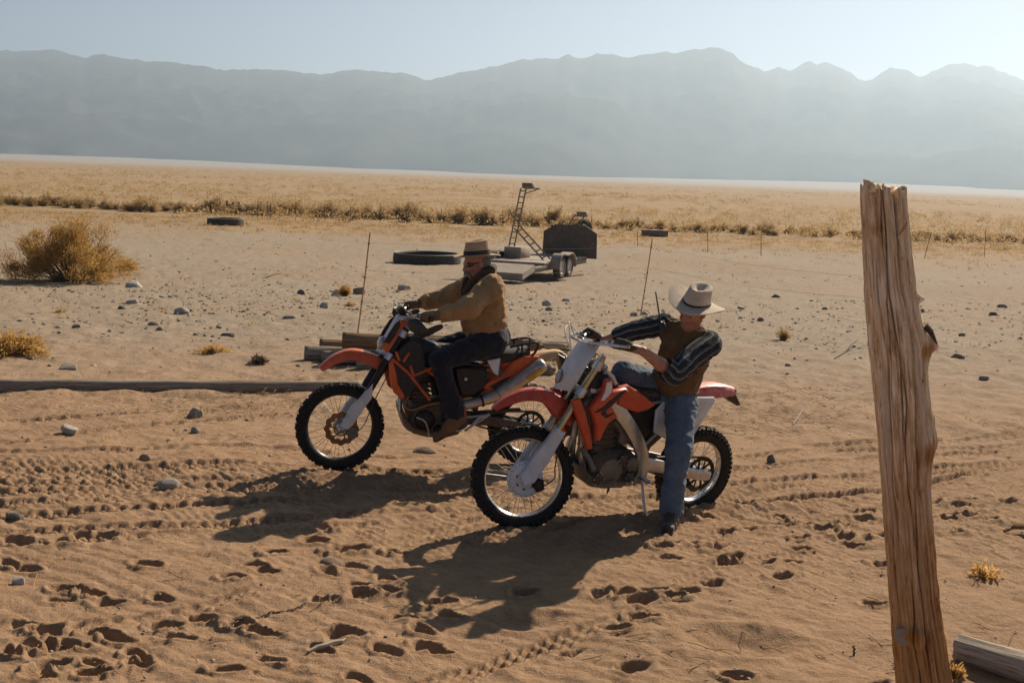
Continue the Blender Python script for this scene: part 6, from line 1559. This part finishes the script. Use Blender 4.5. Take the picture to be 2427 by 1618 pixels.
# the row of sage at the edge of the bare ground, each bush its own thing
SAGE = [shrub(40+i, .85+.1*i, .8, .95+.08*(i % 3), 60, 46, .11, .036, .02, .45, .3) for i in range(5)]
_sl = set()
SAGE_NEAR = [(551, 'ochre sagebrush growing right behind the small wooden gate frame'), (515, 'ochre sagebrush standing behind the black tyre trough'), (1236, 'ochre sagebrush standing behind the trailer ladder mast'), (1352, 'ochre sagebrush standing behind the dark trailer end panel'), (1553, 'ochre sagebrush standing behind the low brown trough')]
for i in range(146):
    px = -160+i*18.2+rnd.uniform(-9, 9); py = 487+px*.0378+rnd.uniform(-5, 3)
    q = G(px, py); s = rnd.uniform(.60, 1.05)*(1.12 if 300 < px < 1400 else (.9 if px <= 300 else .72))
    r_ = empty('sagebrush', q+[0, 0, -.05]); k = i % 5
    for nm, me, mt in (('foliage', SAGE[k][0], M_SAGE), ('stem', SAGE[k][1], M_STEM)): link(nm, me, mt, r_)
    r_.rotation_euler = (0, 0, rnd.uniform(0, 6.28)); r_.scale = (s*rnd.uniform(.9, 1.25), s, s*rnd.uniform(.8, 1.1))
    near_ = [lab for x_, lab in SAGE_NEAR if abs(px-x_) <= 9.1 and lab not in _sl]
    if near_: _sl.add(near_[0])
    tag(r_, near_[0] if near_ else 'ochre sagebrush in the dense row edging the bare ground', 'bush', 'sagebrush row at the edge of the plain')
def scrub_field():
    r_ = np.random.default_rng(77); V = []; Q = []; T_ = []; o = 0
    for (n, y0, y1, per, sz, h, ln) in [(2500, 74, 230, 44, .70, .48, .13), (4800, 230, 900, 11, 1.0, .42, .30)]:
        u = r_.random(n); y = 1/(1/y0+u*(1/y1-1/y0)) if False else y0*(y1/y0)**u; x = r_.uniform(-.60, .60, n)*y
        keep = noise2(x*.03, y*.012, 5)+.5*noise2(x*.11, y*.05, 6) > -.22; x, y = x[keep], y[keep]; n = len(x)
        z = np.array(ground_h(x, y)); s = r_.uniform(.6, 1.35, n)*(.75+.5*(noise2(x*.02, y*.01, 9)+.5))
        d = r_.normal(size=(n, per, 3)); d[..., 2] = np.abs(d[..., 2]); d /= np.linalg.norm(d, axis=2)[..., None]
        p = np.stack([x, y, z], 1)[:, None, :]+d*np.array([sz, sz, h])*s[:, None, None]*r_.uniform(.55, .95, (n, per))[..., None]
        v, q, t = leaf_quads(p.reshape(-1, 3), (d+r_.normal(size=d.shape)*.4).reshape(-1, 3), ln, ln*.55, 7)
        V.append(v); Q.append(q+o); T_.append(t+o); o += len(v)
    return mesh_np('scrub', np.concatenate(V), quads=np.concatenate(Q), tris=np.concatenate(T_), smooth=False)
tag(link('scrub', scrub_field(), M_SAGE), 'golden scrub covering the plain behind the sage row', 'scrub', kind='stuff')
def grass_strip():
    r_ = np.random.default_rng(81); P_ = []; D_ = []
    x = r_.uniform(-150, 2600, 1700); y = 497+x*.0378+np.abs(r_.normal(size=1700))*17
    for q in GV(x, y):
        k = 14; P_.append(np.repeat(q[None], k, 0)+np.concatenate([r_.normal(size=(k, 2))*.16, np.zeros((k, 1))], 1)); D_.append(r_.normal(size=(k, 3))*.7+np.array([0, 0, .6]))
    n1 = sum(len(p) for p in P_)
    x = r_.uniform(-50, 2480, 150); y = r_.uniform(560, 760, 150)+x*.03
    for q in GV(x, y):
        k = 8; P_.append(np.repeat(q[None], k, 0)+np.concatenate([r_.normal(size=(k, 2))*.06, np.zeros((k, 1))], 1)); D_.append(r_.normal(size=(k, 3))*.9+np.array([0, 0, .35]))
    p = np.concatenate(P_); d = np.concatenate(D_)
    v1, q1, t1 = leaf_quads(p[:n1], d[:n1], .15, .022, 3); v2, q2, t2 = leaf_quads(p[n1:], d[n1:], .09, .018, 4)
    return mesh_np('dry_grass', np.concatenate([v1, v2]), quads=np.concatenate([q1, q2+len(v1)]), tris=np.concatenate([t1, t2+len(v1)]), smooth=False)
tag(link('dry_grass', grass_strip(), M_GRASS), 'thin orange dry grass in front of the sage row', 'grass', kind='stuff')

# ------------------------------------------------------------------ stones, straw
def rock_mesh(seed, blocky=0.0):
    g = MB().ball((0, 0, 0), 1.0, 14, 9); me = g.mesh('rock', 0); n = len(me.vertices); co = np.zeros(n*3, np.float32); me.vertices.foreach_get('co', co); co = co.reshape(-1, 3).astype(float)
    d = 1+.22*noise3(co[:, 0]*1.3+seed, co[:, 1]*1.3, co[:, 2]*1.3, seed)+.10*noise3(co[:, 0]*3+seed, co[:, 1]*3, co[:, 2]*3, seed+2)
    co = co*d[:, None]
    if blocky: co = np.sign(co)*np.abs(co)**(1-blocky*.5)
    r_ = np.random.default_rng(seed)
    for _ in range(5):
        nn = r_.normal(size=3); nn /= np.linalg.norm(nn); t = co@nn; lim = r_.uniform(.62, .85); ov = np.maximum(0, t-lim); co = co-ov[:, None]*nn*.85
    co[:, 2] = np.maximum(co[:, 2], -.5)
    me.vertices.foreach_set('co', co.astype(np.float32).ravel()); me.polygons.foreach_set('use_smooth', np.ones(len(me.polygons), bool)); me.set_sharp_from_angle(angle=R(38)); me.update(); return me
def stone_material(name, a, b_):
    m, nt, b = _mat(name); v = coords(nt, scale=(1, 1, 1)); oi = node(nt, 'ShaderNodeObjectInfo'); n = tnoise(nt, v, 3.5, 6, .65)
    c = ramp(nt, n, [(.3, a), (.7, b_)]); c = mixc(nt, ramp(nt, tnoise(nt, v, 1.2, 3, .6), [(.5, (0, 0, 0)), (.8, (.7,)*3)]), c, DUST)
    nt.links.new(c, b.inputs['Base Color']); b.inputs['Roughness'].default_value = .85; b.inputs['Specular IOR Level'].default_value = .25; bump(nt, b, tnoise(nt, v, 14, 5, .7), .4, .05); return m
M_ROCKP = stone_material('pale_stone', (.38, .345, .30), (.58, .54, .48)); M_ROCKG = stone_material('grey_stone', (.22, .195, .165), (.38, .345, .295)); M_ROCKB = stone_material('brown_stone', (.20, .145, .10), (.34, .26, .19)); M_ROCKD = stone_material('dark_stone', (.09, .085, .08), (.18, .165, .15))
RM = [rock_mesh(100+i, .5*(i % 2)) for i in range(8)]
_rg = 'loose stones on the sand'
ROCKS = [ # x, y of the foot in photo pixels /1.0319, width, height, tone, label
    (307, 658, 42, 17, 'P', 'largest flat pale rock, on the slope below the big golden bush'), (300, 698, 36, 13, 'P', 'pale blocky rock touching a dark flat stone'), (278, 710, 28, 10, 'D', 'dark flat stone in front of the pale blocky rock'),
    (416, 718, 38, 13, 'P', 'pale stone with two humps on bare ground'), (176, 752, 26, 11, 'B', 'brown pointed stone on open sand above the low shrub'), (352, 748, 30, 11, 'G', 'grey angular stone in a loose cluster of chips'), (365, 757, 22, 9, 'B', 'brown chip beside the grey angular stone'),
    (155, 850, 42, 15, 'G', 'grey domed stone with a pale side just beyond the long log'), (444, 958, 43, 24, 'G', 'round grey boulder half sunk in front of the long log'), (158, 993, 46, 17, 'P', 'pale stone with a bright sunlit end among tyre tracks'), (446, 992, 23, 13, 'G', 'small grey stone on the tracks below the round boulder'),
    (384, 1118, 50, 18, 'G', 'wide dark-faced grey stone on the tracked sand'), (28, 1190, 46, 16, 'D', 'dark stone with a pale edge beside the tyre tracks'), (332, 1056, 30, 14, 'B', 'lumpy brown clod on the tread marks'), (758, 1298, 62, 20, 'B', 'pale-topped brown rock beside deep footprints'),
    (928, 664, 34, 15, 'P', 'white blocky rock in the stony strip beyond the orange bike'), (772, 676, 30, 15, 'P', 'pale block beside the bright golden tuft'), (823, 672, 32, 17, 'B', 'brown-grey block beside the orange stake'), (744, 705, 24, 14, 'P', 'bluish white stone in front of the pale block'), (690, 673, 20, 11, 'D', 'dark rounded stone near the pale block'), (717, 687, 20, 10, 'G', 'pointed grey stone between the pale block and the bluish stone'), (664, 731, 38, 10, 'G', 'long low grey stone on the bare ground'),
    (976, 1041, 66, 17, 'B', 'long tan rock on the sand under the orange bike'), (40, 1338, 30, 14, 'P', 'pale rounded stone among the footprints'), (1773, 1059, 22, 17, 'D', 'dark round stone alone on the sand behind the red bike'), (522, 771, 34, 9, 'D', 'dark lump cluster on the bare ground'), (1010, 672, 22, 12, 'P', 'pale stone close behind the rider with the straw hat'),
    (1255, 700, 24, 13, 'P', 'blue-grey stone behind the tan jacket'), (1300, 692, 20, 11, 'P', 'white stone beside the blue-grey one behind the tan jacket'), (1262, 712, 20, 10, 'G', 'low grey stone under the blue-grey one'), (1480, 722, 22, 10, 'P', 'pale stone at the foot of the second orange stake'), (1456, 724, 18, 9, 'G', 'grey stone at the foot of the second orange stake'),
    (1782, 683, 22, 9, 'D', 'dark stone in the belt of gravel beyond the cowboy hat'), (1703, 709, 18, 9, 'G', 'grey stone standing apart near the cowboy hat'), (1748, 736, 20, 10, 'B', 'brown stone beyond the tumbleweed'), (1895, 710, 14, 7, 'D', 'dark chip in the gravel by the tall post'), (2303, 705, 26, 11, 'G', 'flat grey stone on the far side of the tall post'), (2283, 723, 22, 9, 'D', 'dark oval stone below the flat grey stone'), (2225, 708, 18, 6, 'P', 'white chip beyond the bulge of the tall post'), (2262, 871, 24, 10, 'G', 'grey oval stone on open sand behind the tall post'), (2200, 823, 36, 12, 'B', 'brown wood-coloured clod behind the tall post'), (2210, 770, 16, 8, 'B', 'small brown stone above the brown clod'), (2120, 715, 18, 9, 'G', 'grey stone half hidden beside the post knob'),
    (1390, 1585, 22, 9, 'P', 'pale pink chip near the lower footprints'), (1120, 1505, 0, 0, '', ''),
]
for i, (x, y, w, h, tn, lab) in enumerate(ROCKS):
    if not w: continue
    q = G(x*1.0319, y*1.0319); pm = proj(q)[2]; wm = w*1.0319/pm*.5; hm = h*1.0319/pm
    o = link('rock', RM[i % 8], {'P': M_ROCKP, 'G': M_ROCKG, 'B': M_ROCKB, 'D': M_ROCKD}[tn]); 
    o.material_slots[0].link = 'OBJECT'; o.material_slots[0].material = {'P': M_ROCKP, 'G': M_ROCKG, 'B': M_ROCKB, 'D': M_ROCKD}[tn]
    o.location = (q[0], q[1]+wm*.4, q[2]+hm*.06); o.scale = (wm*.95, wm*rnd.uniform(.55, .8), hm*.85); o.rotation_euler = (rnd.uniform(-.12, .12), rnd.uniform(-.12, .12), rnd.uniform(-.5, .5)+(PI if i % 3 == 0 else 0))
    tag(o, lab, 'rock', _rg)
def pebbles():
    r_ = np.random.default_rng(5); V = []; F = []; o = 0; PX = []; PY = []; PS = []
    octv = np.array([(1, 0, 0), (0, 1, 0), (-1, 0, 0), (0, -1, 0), (0, 0, 1), (.6, .6, .62), (-.6, .55, .6), (-.5, -.6, .55), (.6, -.55, .5)], float)
    f0 = np.array([(0, 5, 8), (0, 1, 5), (1, 6, 5), (1, 2, 6), (2, 7, 6), (2, 3, 7), (3, 8, 7), (3, 0, 8), (5, 6, 4), (6, 7, 4), (7, 8, 4), (8, 5, 4)])
    def put(x, y, s):
        PX.append(x); PY.append(y); PS.append(s)
    def place(q, s):
        nonlocal o
        a = r_.uniform(0, 6.28); v = octv*(1+r_.normal(size=(9, 1))*.18)*np.array([s*r_.uniform(.8, 1.4), s, s*r_.uniform(.45, .8)])
        v = np.stack([v[:, 0]*math.cos(a)-v[:, 1]*math.sin(a), v[:, 0]*math.sin(a)+v[:, 1]*math.cos(a), v[:, 2]], 1)+q-np.array([0, 0, s*.1]); V.append(v); F.append(f0+o); o += 9
    for _ in range(2600):
        x = r_.uniform(-30, 2460); put(x, 665+abs(r_.normal())*60+x*.022, .018+.030*r_.random()**3)
    for _ in range(650):
        x = r_.uniform(300, 1350); put(x, 690+r_.normal()*28+x*.02, .02+.03*r_.random()**2)
    for _ in range(350): put(r_.uniform(-30, 2460), r_.uniform(560, 680), .03+.03*r_.random()**2)
    for _ in range(500): put(r_.uniform(-30, 2460), r_.uniform(760, 1130), .008+.014*r_.random()**3)
    for _ in range(900): put(r_.uniform(-30, 2460), r_.uniform(1130, 1618), .003+.008*r_.random()**3)
    for q, s in zip(GV(PX, PY), PS): place(q, s)
    return mesh_np('pebbles', np.concatenate(V), tris=np.concatenate(F), smooth=False)
tag(link('pebbles', pebbles(), surf('pebble', (.26, .215, .17), .9, dust=.4, var=.35, scale=2.2)), 'scattered pebbles and small clods on the ground', 'pebbles', kind='stuff')
def straw():
    r_ = np.random.default_rng(6); g = []; F = []; o = 0
    areas = [((480, 960), (120, 26), 260), ((620, 940), (110, 22), 260), ((760, 905), (60, 14), 90), ((250, 975), (150, 30), 110), ((1850, 965), (130, 28), 420), ((1780, 1000), (120, 24), 240), ((2000, 940), (90, 22), 150), ((1290, 880), (60, 24), 260), ((1320, 850), (40, 16), 140), ((820, 800), (120, 20), 110), ((60, 960), (90, 22), 60), ((2330, 1010), (90, 20), 70), ((900, 880), (60, 16), 90), ((1300, 1420), (330, 60), 20), ((2200, 1540), (120, 40), 36), ((400, 1450), (300, 70), 18), ((1650, 1540), (180, 40), 22)]
    for (c, s, n) in areas:
        for q in GV(c[0]+r_.normal(size=n)*s[0], c[1]+r_.normal(size=n)*s[1]):
            a = r_.uniform(0, PI); L = r_.uniform(.03, .15); d = np.array([math.cos(a), math.sin(a), r_.normal()*.16]); w = np.array([-math.sin(a), math.cos(a), 0])*r_.uniform(.0016, .0035); up_ = np.array([0, 0, .003])
            m = q+d*L*.5+np.array([0, 0, .012*r_.random()+.004]); e = q+d*L+np.array([0, 0, .006]); q = q+np.array([0, 0, .004])
            g.append(np.array([q-w, q+w, q+up_, m-w, m+w, m+up_, e-w, e+w, e+up_])); F.append(np.array([(0, 3, 4, 1), (1, 4, 5, 2), (2, 5, 3, 0), (3, 6, 7, 4), (4, 7, 8, 5), (5, 8, 6, 3)])+o); o += 9
    return mesh_np('straw', np.concatenate(g), quads=np.concatenate(F), smooth=False)
tag(link('straw', straw(), surf('straw_litter', (.38, .25, .105), .9, dust=.2, var=.4, scale=3)), 'broken straw and twig litter strewn over the sand', 'straw', kind='stuff')

# sticks and chips
def stick(name, pts, r, mat, label, cat='stick'):
    pp = [G(a, b)+np.array([0, 0, h]) for (a, b, h) in pts]; off = pp[0].copy(); g = MB(); sp = spline([p-off for p in pp], 12); rr = np.interp(np.linspace(0, 1, 12), np.linspace(0, 1, len(r)), r)
    sp = sp+np.array([[rng.normal()*.004, rng.normal()*.004, abs(rng.normal())*.003] for _ in range(12)]); g.tube(sp, rr, 7); o = g.build(name, mat); o.location = off; tag(o, label, cat); return o
stick('bark_chip', [(728, 1549, .012), (760, 1538, .016), (800, 1526, .014), (822, 1519, .010)], [.006, .014, .012, .005], M_WPALE, 'pale curved strip of bark lying beside a deep footprint', 'bark')
stick('twig', [(1978, 851, .01), (2000, 838, .03), (2018, 824, .06), (2034, 817, .09)], [.010, .009, .008, .005], M_BARK, 'thin bare twig rising from the sand by the tall post')
stick('twig', [(2380, 1262, .01), (2410, 1258, .03), (2470, 1266, .02)], [.012, .016, .014], M_WBRN, 'forked piece of root at the edge behind the tall post')
stick('twig', [(1880, 1008, .01), (1893, 996, .05), (1904, 985, .09)], [.006, .008, .006], M_WPALE, 'short pale stick poking up from the straw litter')
stick('twig', [(2024, 1552, -.01), (2023, 1548, .02), (2024, 1545, .035)], [.006, .005, .003], M_BARK, 'stub of a dark twig sticking up out of smooth sand')
stick('twig', [(618, 660, .01), (650, 652, .03), (668, 650, .04)], [.012, .012, .008], M_BARK, 'dark bent stick on the bare ground beyond the stones')
def chain():
    path = [(545, 1487), (556, 1474), (580, 1467), (598, 1470), (622, 1462), (645, 1453), (672, 1452), (700, 1444), (716, 1436), (726, 1426)]
    g3 = spline([G(a, b)+np.array([0, 0, .003]) for a, b in path], 60); off = g3[0].copy(); root = empty('chain', off); tag(root, 'length of rusty chain trailing across the sand between footprints', 'chain')
    g = MB(); s = np.concatenate([[0], np.cumsum(np.linalg.norm(np.diff(g3, axis=0), axis=1))]); n = int(s[-1]/.026)
    for k in range(n):
        c = np.array([np.interp(k*.026, s, g3[:, j]) for j in range(3)])-off; c2 = np.array([np.interp(k*.026+.01, s, g3[:, j]) for j in range(3)])-off
        d = norm(c2-c); w = norm(np.cross(d, [0, 0, 1.])) if k % 2 else np.array([0, 0, 1.])
        g.tube([c+d*.020*math.cos(t)+w*.0095*math.sin(t) for t in np.linspace(0, 2*PI, 10, endpoint=False)], .0036, 5, closed=True)
    o = g.build('links', M_CHAINR, root); o['kind'] = 'stuff'
M_CHAINR = surf('rusty_chain', (.16, .11, .075), .8, metal=.2, dust=.4)
chain()

# ------------------------------------------------------------------ stakes and fences
M_STAKE = surf('orange_stake', (.46, .22, .085), .7, dust=.2, scale=30)
M_TPOST = surf('rusty_post', (.12, .085, .06), .8, dust=.3)
M_WIRE = surf('fence_wire', (.20, .17, .14), .9, metal=0, dust=.2)
def stake(b, t, label, r=.011):
    q = G(*b); top = DP(*t, q[1]); root = empty('fence_stake', q); tag(root, label, 'stake', 'thin orange fence stakes')
    g = MB(); pp = spline([(0, 0, -.1), (top-q)*.5+np.array([.012, 0, 0]), top-q], 10); g.tube(pp, r, 8); rod = g.build('rod', M_STAKE, root)
    for f in (.35, .62, .9):
        g = MB(); g.tube([pp[int(9*f)]-[0, 0, .012], pp[int(9*f)]+[0, 0, .012]], r*1.35, 8); g.build('clip', M_BARK, root)
    return q, top
s1 = stake((846, 790), (877, 551), 'thin orange fence stake rising behind the stacked posts')
s2 = stake((1517, 745), (1546, 566), 'thin orange fence stake leaning near the cowboy hat')
s3 = stake((2057, 818), (2068, 640), 'thin orange stake hidden behind the tall wooden post')
def wire(a, b, label, sag=.08, r=.0014):
    m = (a+b)/2-np.array([0, 0, sag]); off = a.copy(); g = MB(); g.tube(spline([a-a, m-a, b-a], 20), r, 4); o = g.build('fence_wire', M_WIRE); o.location = off; tag(o, label, 'wire', 'wires of the light stake fence')
p0 = np.array([s1[0][0]-6.5, s1[0][1]+1.5, s1[0][2]+.7])
for k, f in enumerate((.62, .9)):
    A = s1[0]+(s1[1]-s1[0])*f; B_ = s2[0]+(s2[1]-s2[0])*f; C_ = s3[0]+(s3[1]-s3[0])*f
    wire(A, B_, ('lower' if k == 0 else 'upper')+' thin wire strung between the first and second orange stakes'); wire(B_, C_, ('lower' if k == 0 else 'upper')+' thin wire running from the second orange stake to the hidden stake')
for (b, t, lab) in [((1511, 582), (1511, 549), 'thin dark fence rod beside the low brown trough'), ((1678, 596), (1677, 550), 'thin upright fence rod on the pale ground beyond the cowboy hat'), ((1804, 605), (1804, 556), 'second thin upright fence rod past the cowboy hat'), ((2190, 612), (2208, 550), 'leaning thin fence rod seen past the top of the tall post'), ((2333, 608), (2337, 542), 'tall thin fence rod far behind the tall post')]:
    q = G(*b); top = DP(*t, q[1]); g = MB(); g.tube([(0, 0, -.1), (top-q)*.5, top-q], .016, 6); o = g.build('fence_rod', M_TPOST); o.location = q; tag(o, lab, 'fence post', 'thin rods of the far fence')
for i, px in enumerate((610, 633, 640, 700, 770, 830, 901, 963, 1045, 1118, 1190, 1300, 1400)):
    q = G(px, 504+px*.0378*.9-6+rnd.uniform(-2, 2)-.0*px); g = MB(); h_ = rnd.uniform(1.05, 1.3); g.tube([(0, 0, -.1), (rnd.uniform(-.05, .05), 0, h_)], .022, 6); g.box((.0, 0, h_*.6), (.05, .03, .05)); o = g.build('fence_picket', M_TPOST); o.location = q; tag(o, 'thin steel picket standing against the sage row', 'fence post', 'pickets along the sage row')
groot = empty('gate_frame', G(551, 506)); tag(groot, 'small weathered wooden gate frame by the sage row near the black tyre trough', 'gate')
gq = np.array(groot.location); ppm = proj(gq)[2]
for k, (dx, hh, rr) in enumerate(((-14, 30, .075), (0, 27, .06), (14, 28, .075))):
    g = MB(); x = dx/ppm; g.tube([(x, 0, -.1), (x+.03, 0, hh/ppm)], rr, 8); g.build('gate_post', M_WBRN, groot)
for k, z in enumerate((.55, .8)):
    g = MB(); g.tube([(-14/ppm, .04, z*26/ppm), (14/ppm, .04, z*24/ppm)], .035, 6); g.build('rail', M_WBRN, groot)

# ------------------------------------------------------------------ troughs, trailer
M_TANK = surf('black_trough_rubber', (.035, .034, .032), .8, dust=.3, scale=6, bmp=.3, bscale=20)
M_RUSTB = surf('brown_trough', (.22, .15, .095), .9, dust=.3)
def round_trough(px, py, wpx, h, label):
    q = G(px, py); ppm = proj(q)[2]; r = wpx/2/ppm; root = empty('stock_trough', q+[0, r*.98, 0]); tag(root, label, 'trough', 'round livestock troughs')
    g = MB(); g.lathe([(r*.93, -.05), (r, .02), (r*1.0, h*.5), (r*.985, h), (r*.93, h+.012), (r*.90, h-.02), (r*.92, .08), (0, .07)], (0, 0, 0), (0, 0, 1), 56)
    w = g.build('wall', M_TANK, root); g = MB(); n = 56
    g.tube([(r*.957*math.cos(2*PI*k/n), r*.957*math.sin(2*PI*k/n), h+.012) for k in range(n)], .028, 6, closed=True); g.build('rim', M_ALUD, root)
    for k in range(40):
        a = 2*PI*k/40; g = MB()
    return root
round_trough(1006, 626, 166, .30, 'large round black stock trough behind the rider with the straw hat')
round_trough(524, 534, 87, .34, 'black tyre trough on the bare ground near the sage row')
q = G(1553, 560); ppm = proj(q)[2]; root = empty('brown_trough', q); tag(root, 'low brown rectangular trough far behind the cowboy hat', 'trough')
g = MB(); w, hh = 61/ppm/2, 15/ppm; g.box((0, .4, hh/2-.03), (2*w, .75, hh), bev=.03); g.build('wall', M_RUSTB, root); g = MB(); g.box((0, .4, hh-.02), (2*w+.05, .8, .05), bev=.01); g.build('rim', M_RUSTB, root)

M_TRD = surf('trailer_deck', (.29, .245, .19), .8, dust=.4, scale=4); M_TRF = surf('trailer_frame', (.20, .175, .145), .7, dust=.3, scale=6); M_TRP = surf('rusty_panel', (.115, .088, .062), .75, dust=.25, scale=5); M_TRW = surf('white_wheel', (.62, .58, .52), .6, dust=.3); M_TRT = surf('trailer_tyre', (.05, .046, .042), .85, dust=.4); M_LAD = surf('ladder_steel', (.24, .19, .14), .7, dust=.25)
def ladder(g0, parent, a, b, w, n, wdir, r=.028, name='mast'):
    a, b, wdir = np.asarray(a, float), np.asarray(b, float), norm(wdir); g = MB()
    g.tube([a-wdir*w/2, b-wdir*w/2], r, 6); rail = g.build(name+'_rail', M_LAD, parent)
    g = MB(); g.tube([a+wdir*w/2, b+wdir*w/2], r, 6); g.build(name+'_rail', M_LAD, parent)
    for k in range(n):
        c = a+(b-a)*(k+.5)/n; g = MB(); g.tube([c-wdir*w/2, c+wdir*w/2], r*.75, 6); g.build('rung', M_LAD, parent)
def trailer():
    yaw = R(-20.5); near = G(1238, 672); c, s = math.cos(yaw), math.sin(yaw)
    root = empty('flatbed_trailer', near, yaw); tag(root, 'flatbed trailer with ladder masts and a dark upright end panel', 'trailer')
    # local: x right (0 = right side), y away from camera, z up
    Wd, Ln, dz = 1.8, 6.1, .46
    g = MB(); g.box((-Wd/2, Ln/2+.9, dz), (Wd, Ln-1.8, .07), bev=.01); g.build('deck', M_TRD, root)
    g = MB(); g.loft([[(-Wd, 0, .12), (0, 0, .12), (0, 0, .30), (-Wd, 0, .30)], [(-Wd, 1.0, dz-.16), (0, 1.0, dz-.16), (0, 1.0, dz+.03), (-Wd, 1.0, dz+.03)]]); g.build('ramp_end', M_TRD, root)
    for x in (-.06, -Wd+.06):
        g = MB(); g.box((x, Ln/2+.5, dz-.12), (.10, Ln-1, .16), bev=.01); g.build('side_rail', M_TRF, root)
    for k in range(4):
        g = MB(); g.box((-Wd/2, 1.2+k*1.25, dz-.09), (Wd-.1, .08, .10)); g.build('cross_member', M_TRF, root)
    wm = Matrix.Identity(4)
    for sx in (.16, -Wd-.16):
        for yk in (2.75, 3.50):
            g = MB(); ax = (1, 0, 0); o = (sx, yk, .325)
            g.lathe([(.20, -.10), (.29, -.11), (.325, -.085), (.335, 0), (.325, .085), (.29, .11), (.20, .10)], o, ax, 32, closed=True); wh = g.build('wheel', M_TRT, root)
            g = MB(); sg = 1 if sx > 0 else -1; g.lathe([(0, .05*sg), (.06, .07*sg), (.08, .055*sg), (.15, .045*sg), (.19, .085*sg), (.205, .09*sg), (.205, -.08*sg), (0, -.06*sg)], o, ax, 28); g.build('rim', M_TRW, wh)
        g = MB(); rings = []
        for t in np.linspace(0, 1, 16):
            if t < .3: a = PI-(t/.3)*PI/2; y, z = 2.75+.45*math.cos(a), .325+.43*math.sin(a)
            elif t > .7: a = PI/2-((t-.7)/.3)*PI/2; y, z = 3.50+.45*math.cos(a), .325+.43*math.sin(a)
            else: y, z = 2.75+(t-.3)/.4*.75, .755-.05*math.sin((t-.3)/.4*PI)
            rings.append([(sx-.16, y, z), (sx+.16, y, z), (sx+.16, y, z-.035), (sx-.16, y, z-.035)])
        g.loft(rings); g.build('fender', M_TRD, root)
    g = MB(); y = Ln; x0, x1 = -1.56, .32
    pts = [(x0, dz-.05), (x0+.02, dz+.78), (x0+.42, dz+1.02), (x1-.42, dz+1.02), (x1-.02, dz+.78), (x1, dz-.05)]
    g.plate(pts, Ln-.03, Ln+.03, .008); pn = g.build('end_panel', M_TRP, root)
    for z in (.3, .62):
        g = MB(); g.box((-.62, Ln+.06, dz+z), (1.7, .05, .06)); g.build('stiffener', M_TRF, pn)
    g = MB(); g.box((-1.45, 3.4, dz+.20), (.55, .9, .36), bev=.02); g.build('tool_box', M_TRD, root)
    loc = lambda px, py, yy: np.array(root_inv @ Vector(DP(px, py, yy)))
    root_inv = (Matrix.Translation(Vector(near)) @ Matrix.Rotation(yaw, 4, 'Z')).inverted()
    yb = near[1]+3.6
    a = loc(1207, 612, yb); b = loc(1241, 446, yb); a[2] = max(a[2], dz+.02)
    ladder(None, root, a, b, .17, 12, (1, .1, 0), .024)
    g = MB(); cb = loc(1252, 440, yb); g.box(cb, (.34, .22, .16), bev=.01); lb = g.build('lamp_box', M_LAD, root)
    for k in (-1, 1):
        g = MB(); g.box(cb+[0, -.125, .03*k], (.30, .02, .02)); g.build('louver', M_TRF, lb)
    g = MB(); e = loc(1279, 447, yb); g.tube([b, e], .02, 6); g.tube([loc(1242, 460, yb), e], .016, 6); g.build('bracket_arm', M_LAD, root)
    c0 = loc(1221, 538, yb); c1 = loc(1297, 632, yb-.55); c1[2] = max(c1[2], dz+.03)
    ladder(None, root, c0+[.06, 0, 0], c1, .19, 5, (1, .0, .55), .026, 'brace')
    # second mast lying behind the end panel
    yb2 = near[1]+6.4
    a = loc(1352, 545, yb2); b = loc(1376, 508, yb2); ladder(None, root, a, b, .34, 4, (1, 0, 0), .022)
    g = MB(); g.box(loc(1380, 508, yb2), (.34, .22, .17), bev=.01); g.build('lamp_box', M_LAD, root)
    g = MB(); cc = loc(1384, 541, yb2+.2); g.lathe([(.16, -.09), (.27, -.10), (.31, 0), (.27, .10), (.16, .09)], cc, (.2, 1, 0), 24, closed=True); g.build('spare_wheel', M_TRT, root)
    g = MB(); g.tube([(-Wd/2, Ln, dz-.1), (-Wd/2, Ln+1.3, dz-.12)], .05, 8); g.tube([(-.3, Ln, dz-.1), (-Wd/2, Ln+1.2, dz-.12)], .04, 8); g.tube([(-Wd+.3, Ln, dz-.1), (-Wd/2, Ln+1.2, dz-.12)], .04, 8); g.tube([(-Wd/2, Ln+1.25, dz-.1), (-Wd/2, Ln+1.25, -.02)], .035, 8); g.build('tow_bar', M_TRF, root)
trailer()
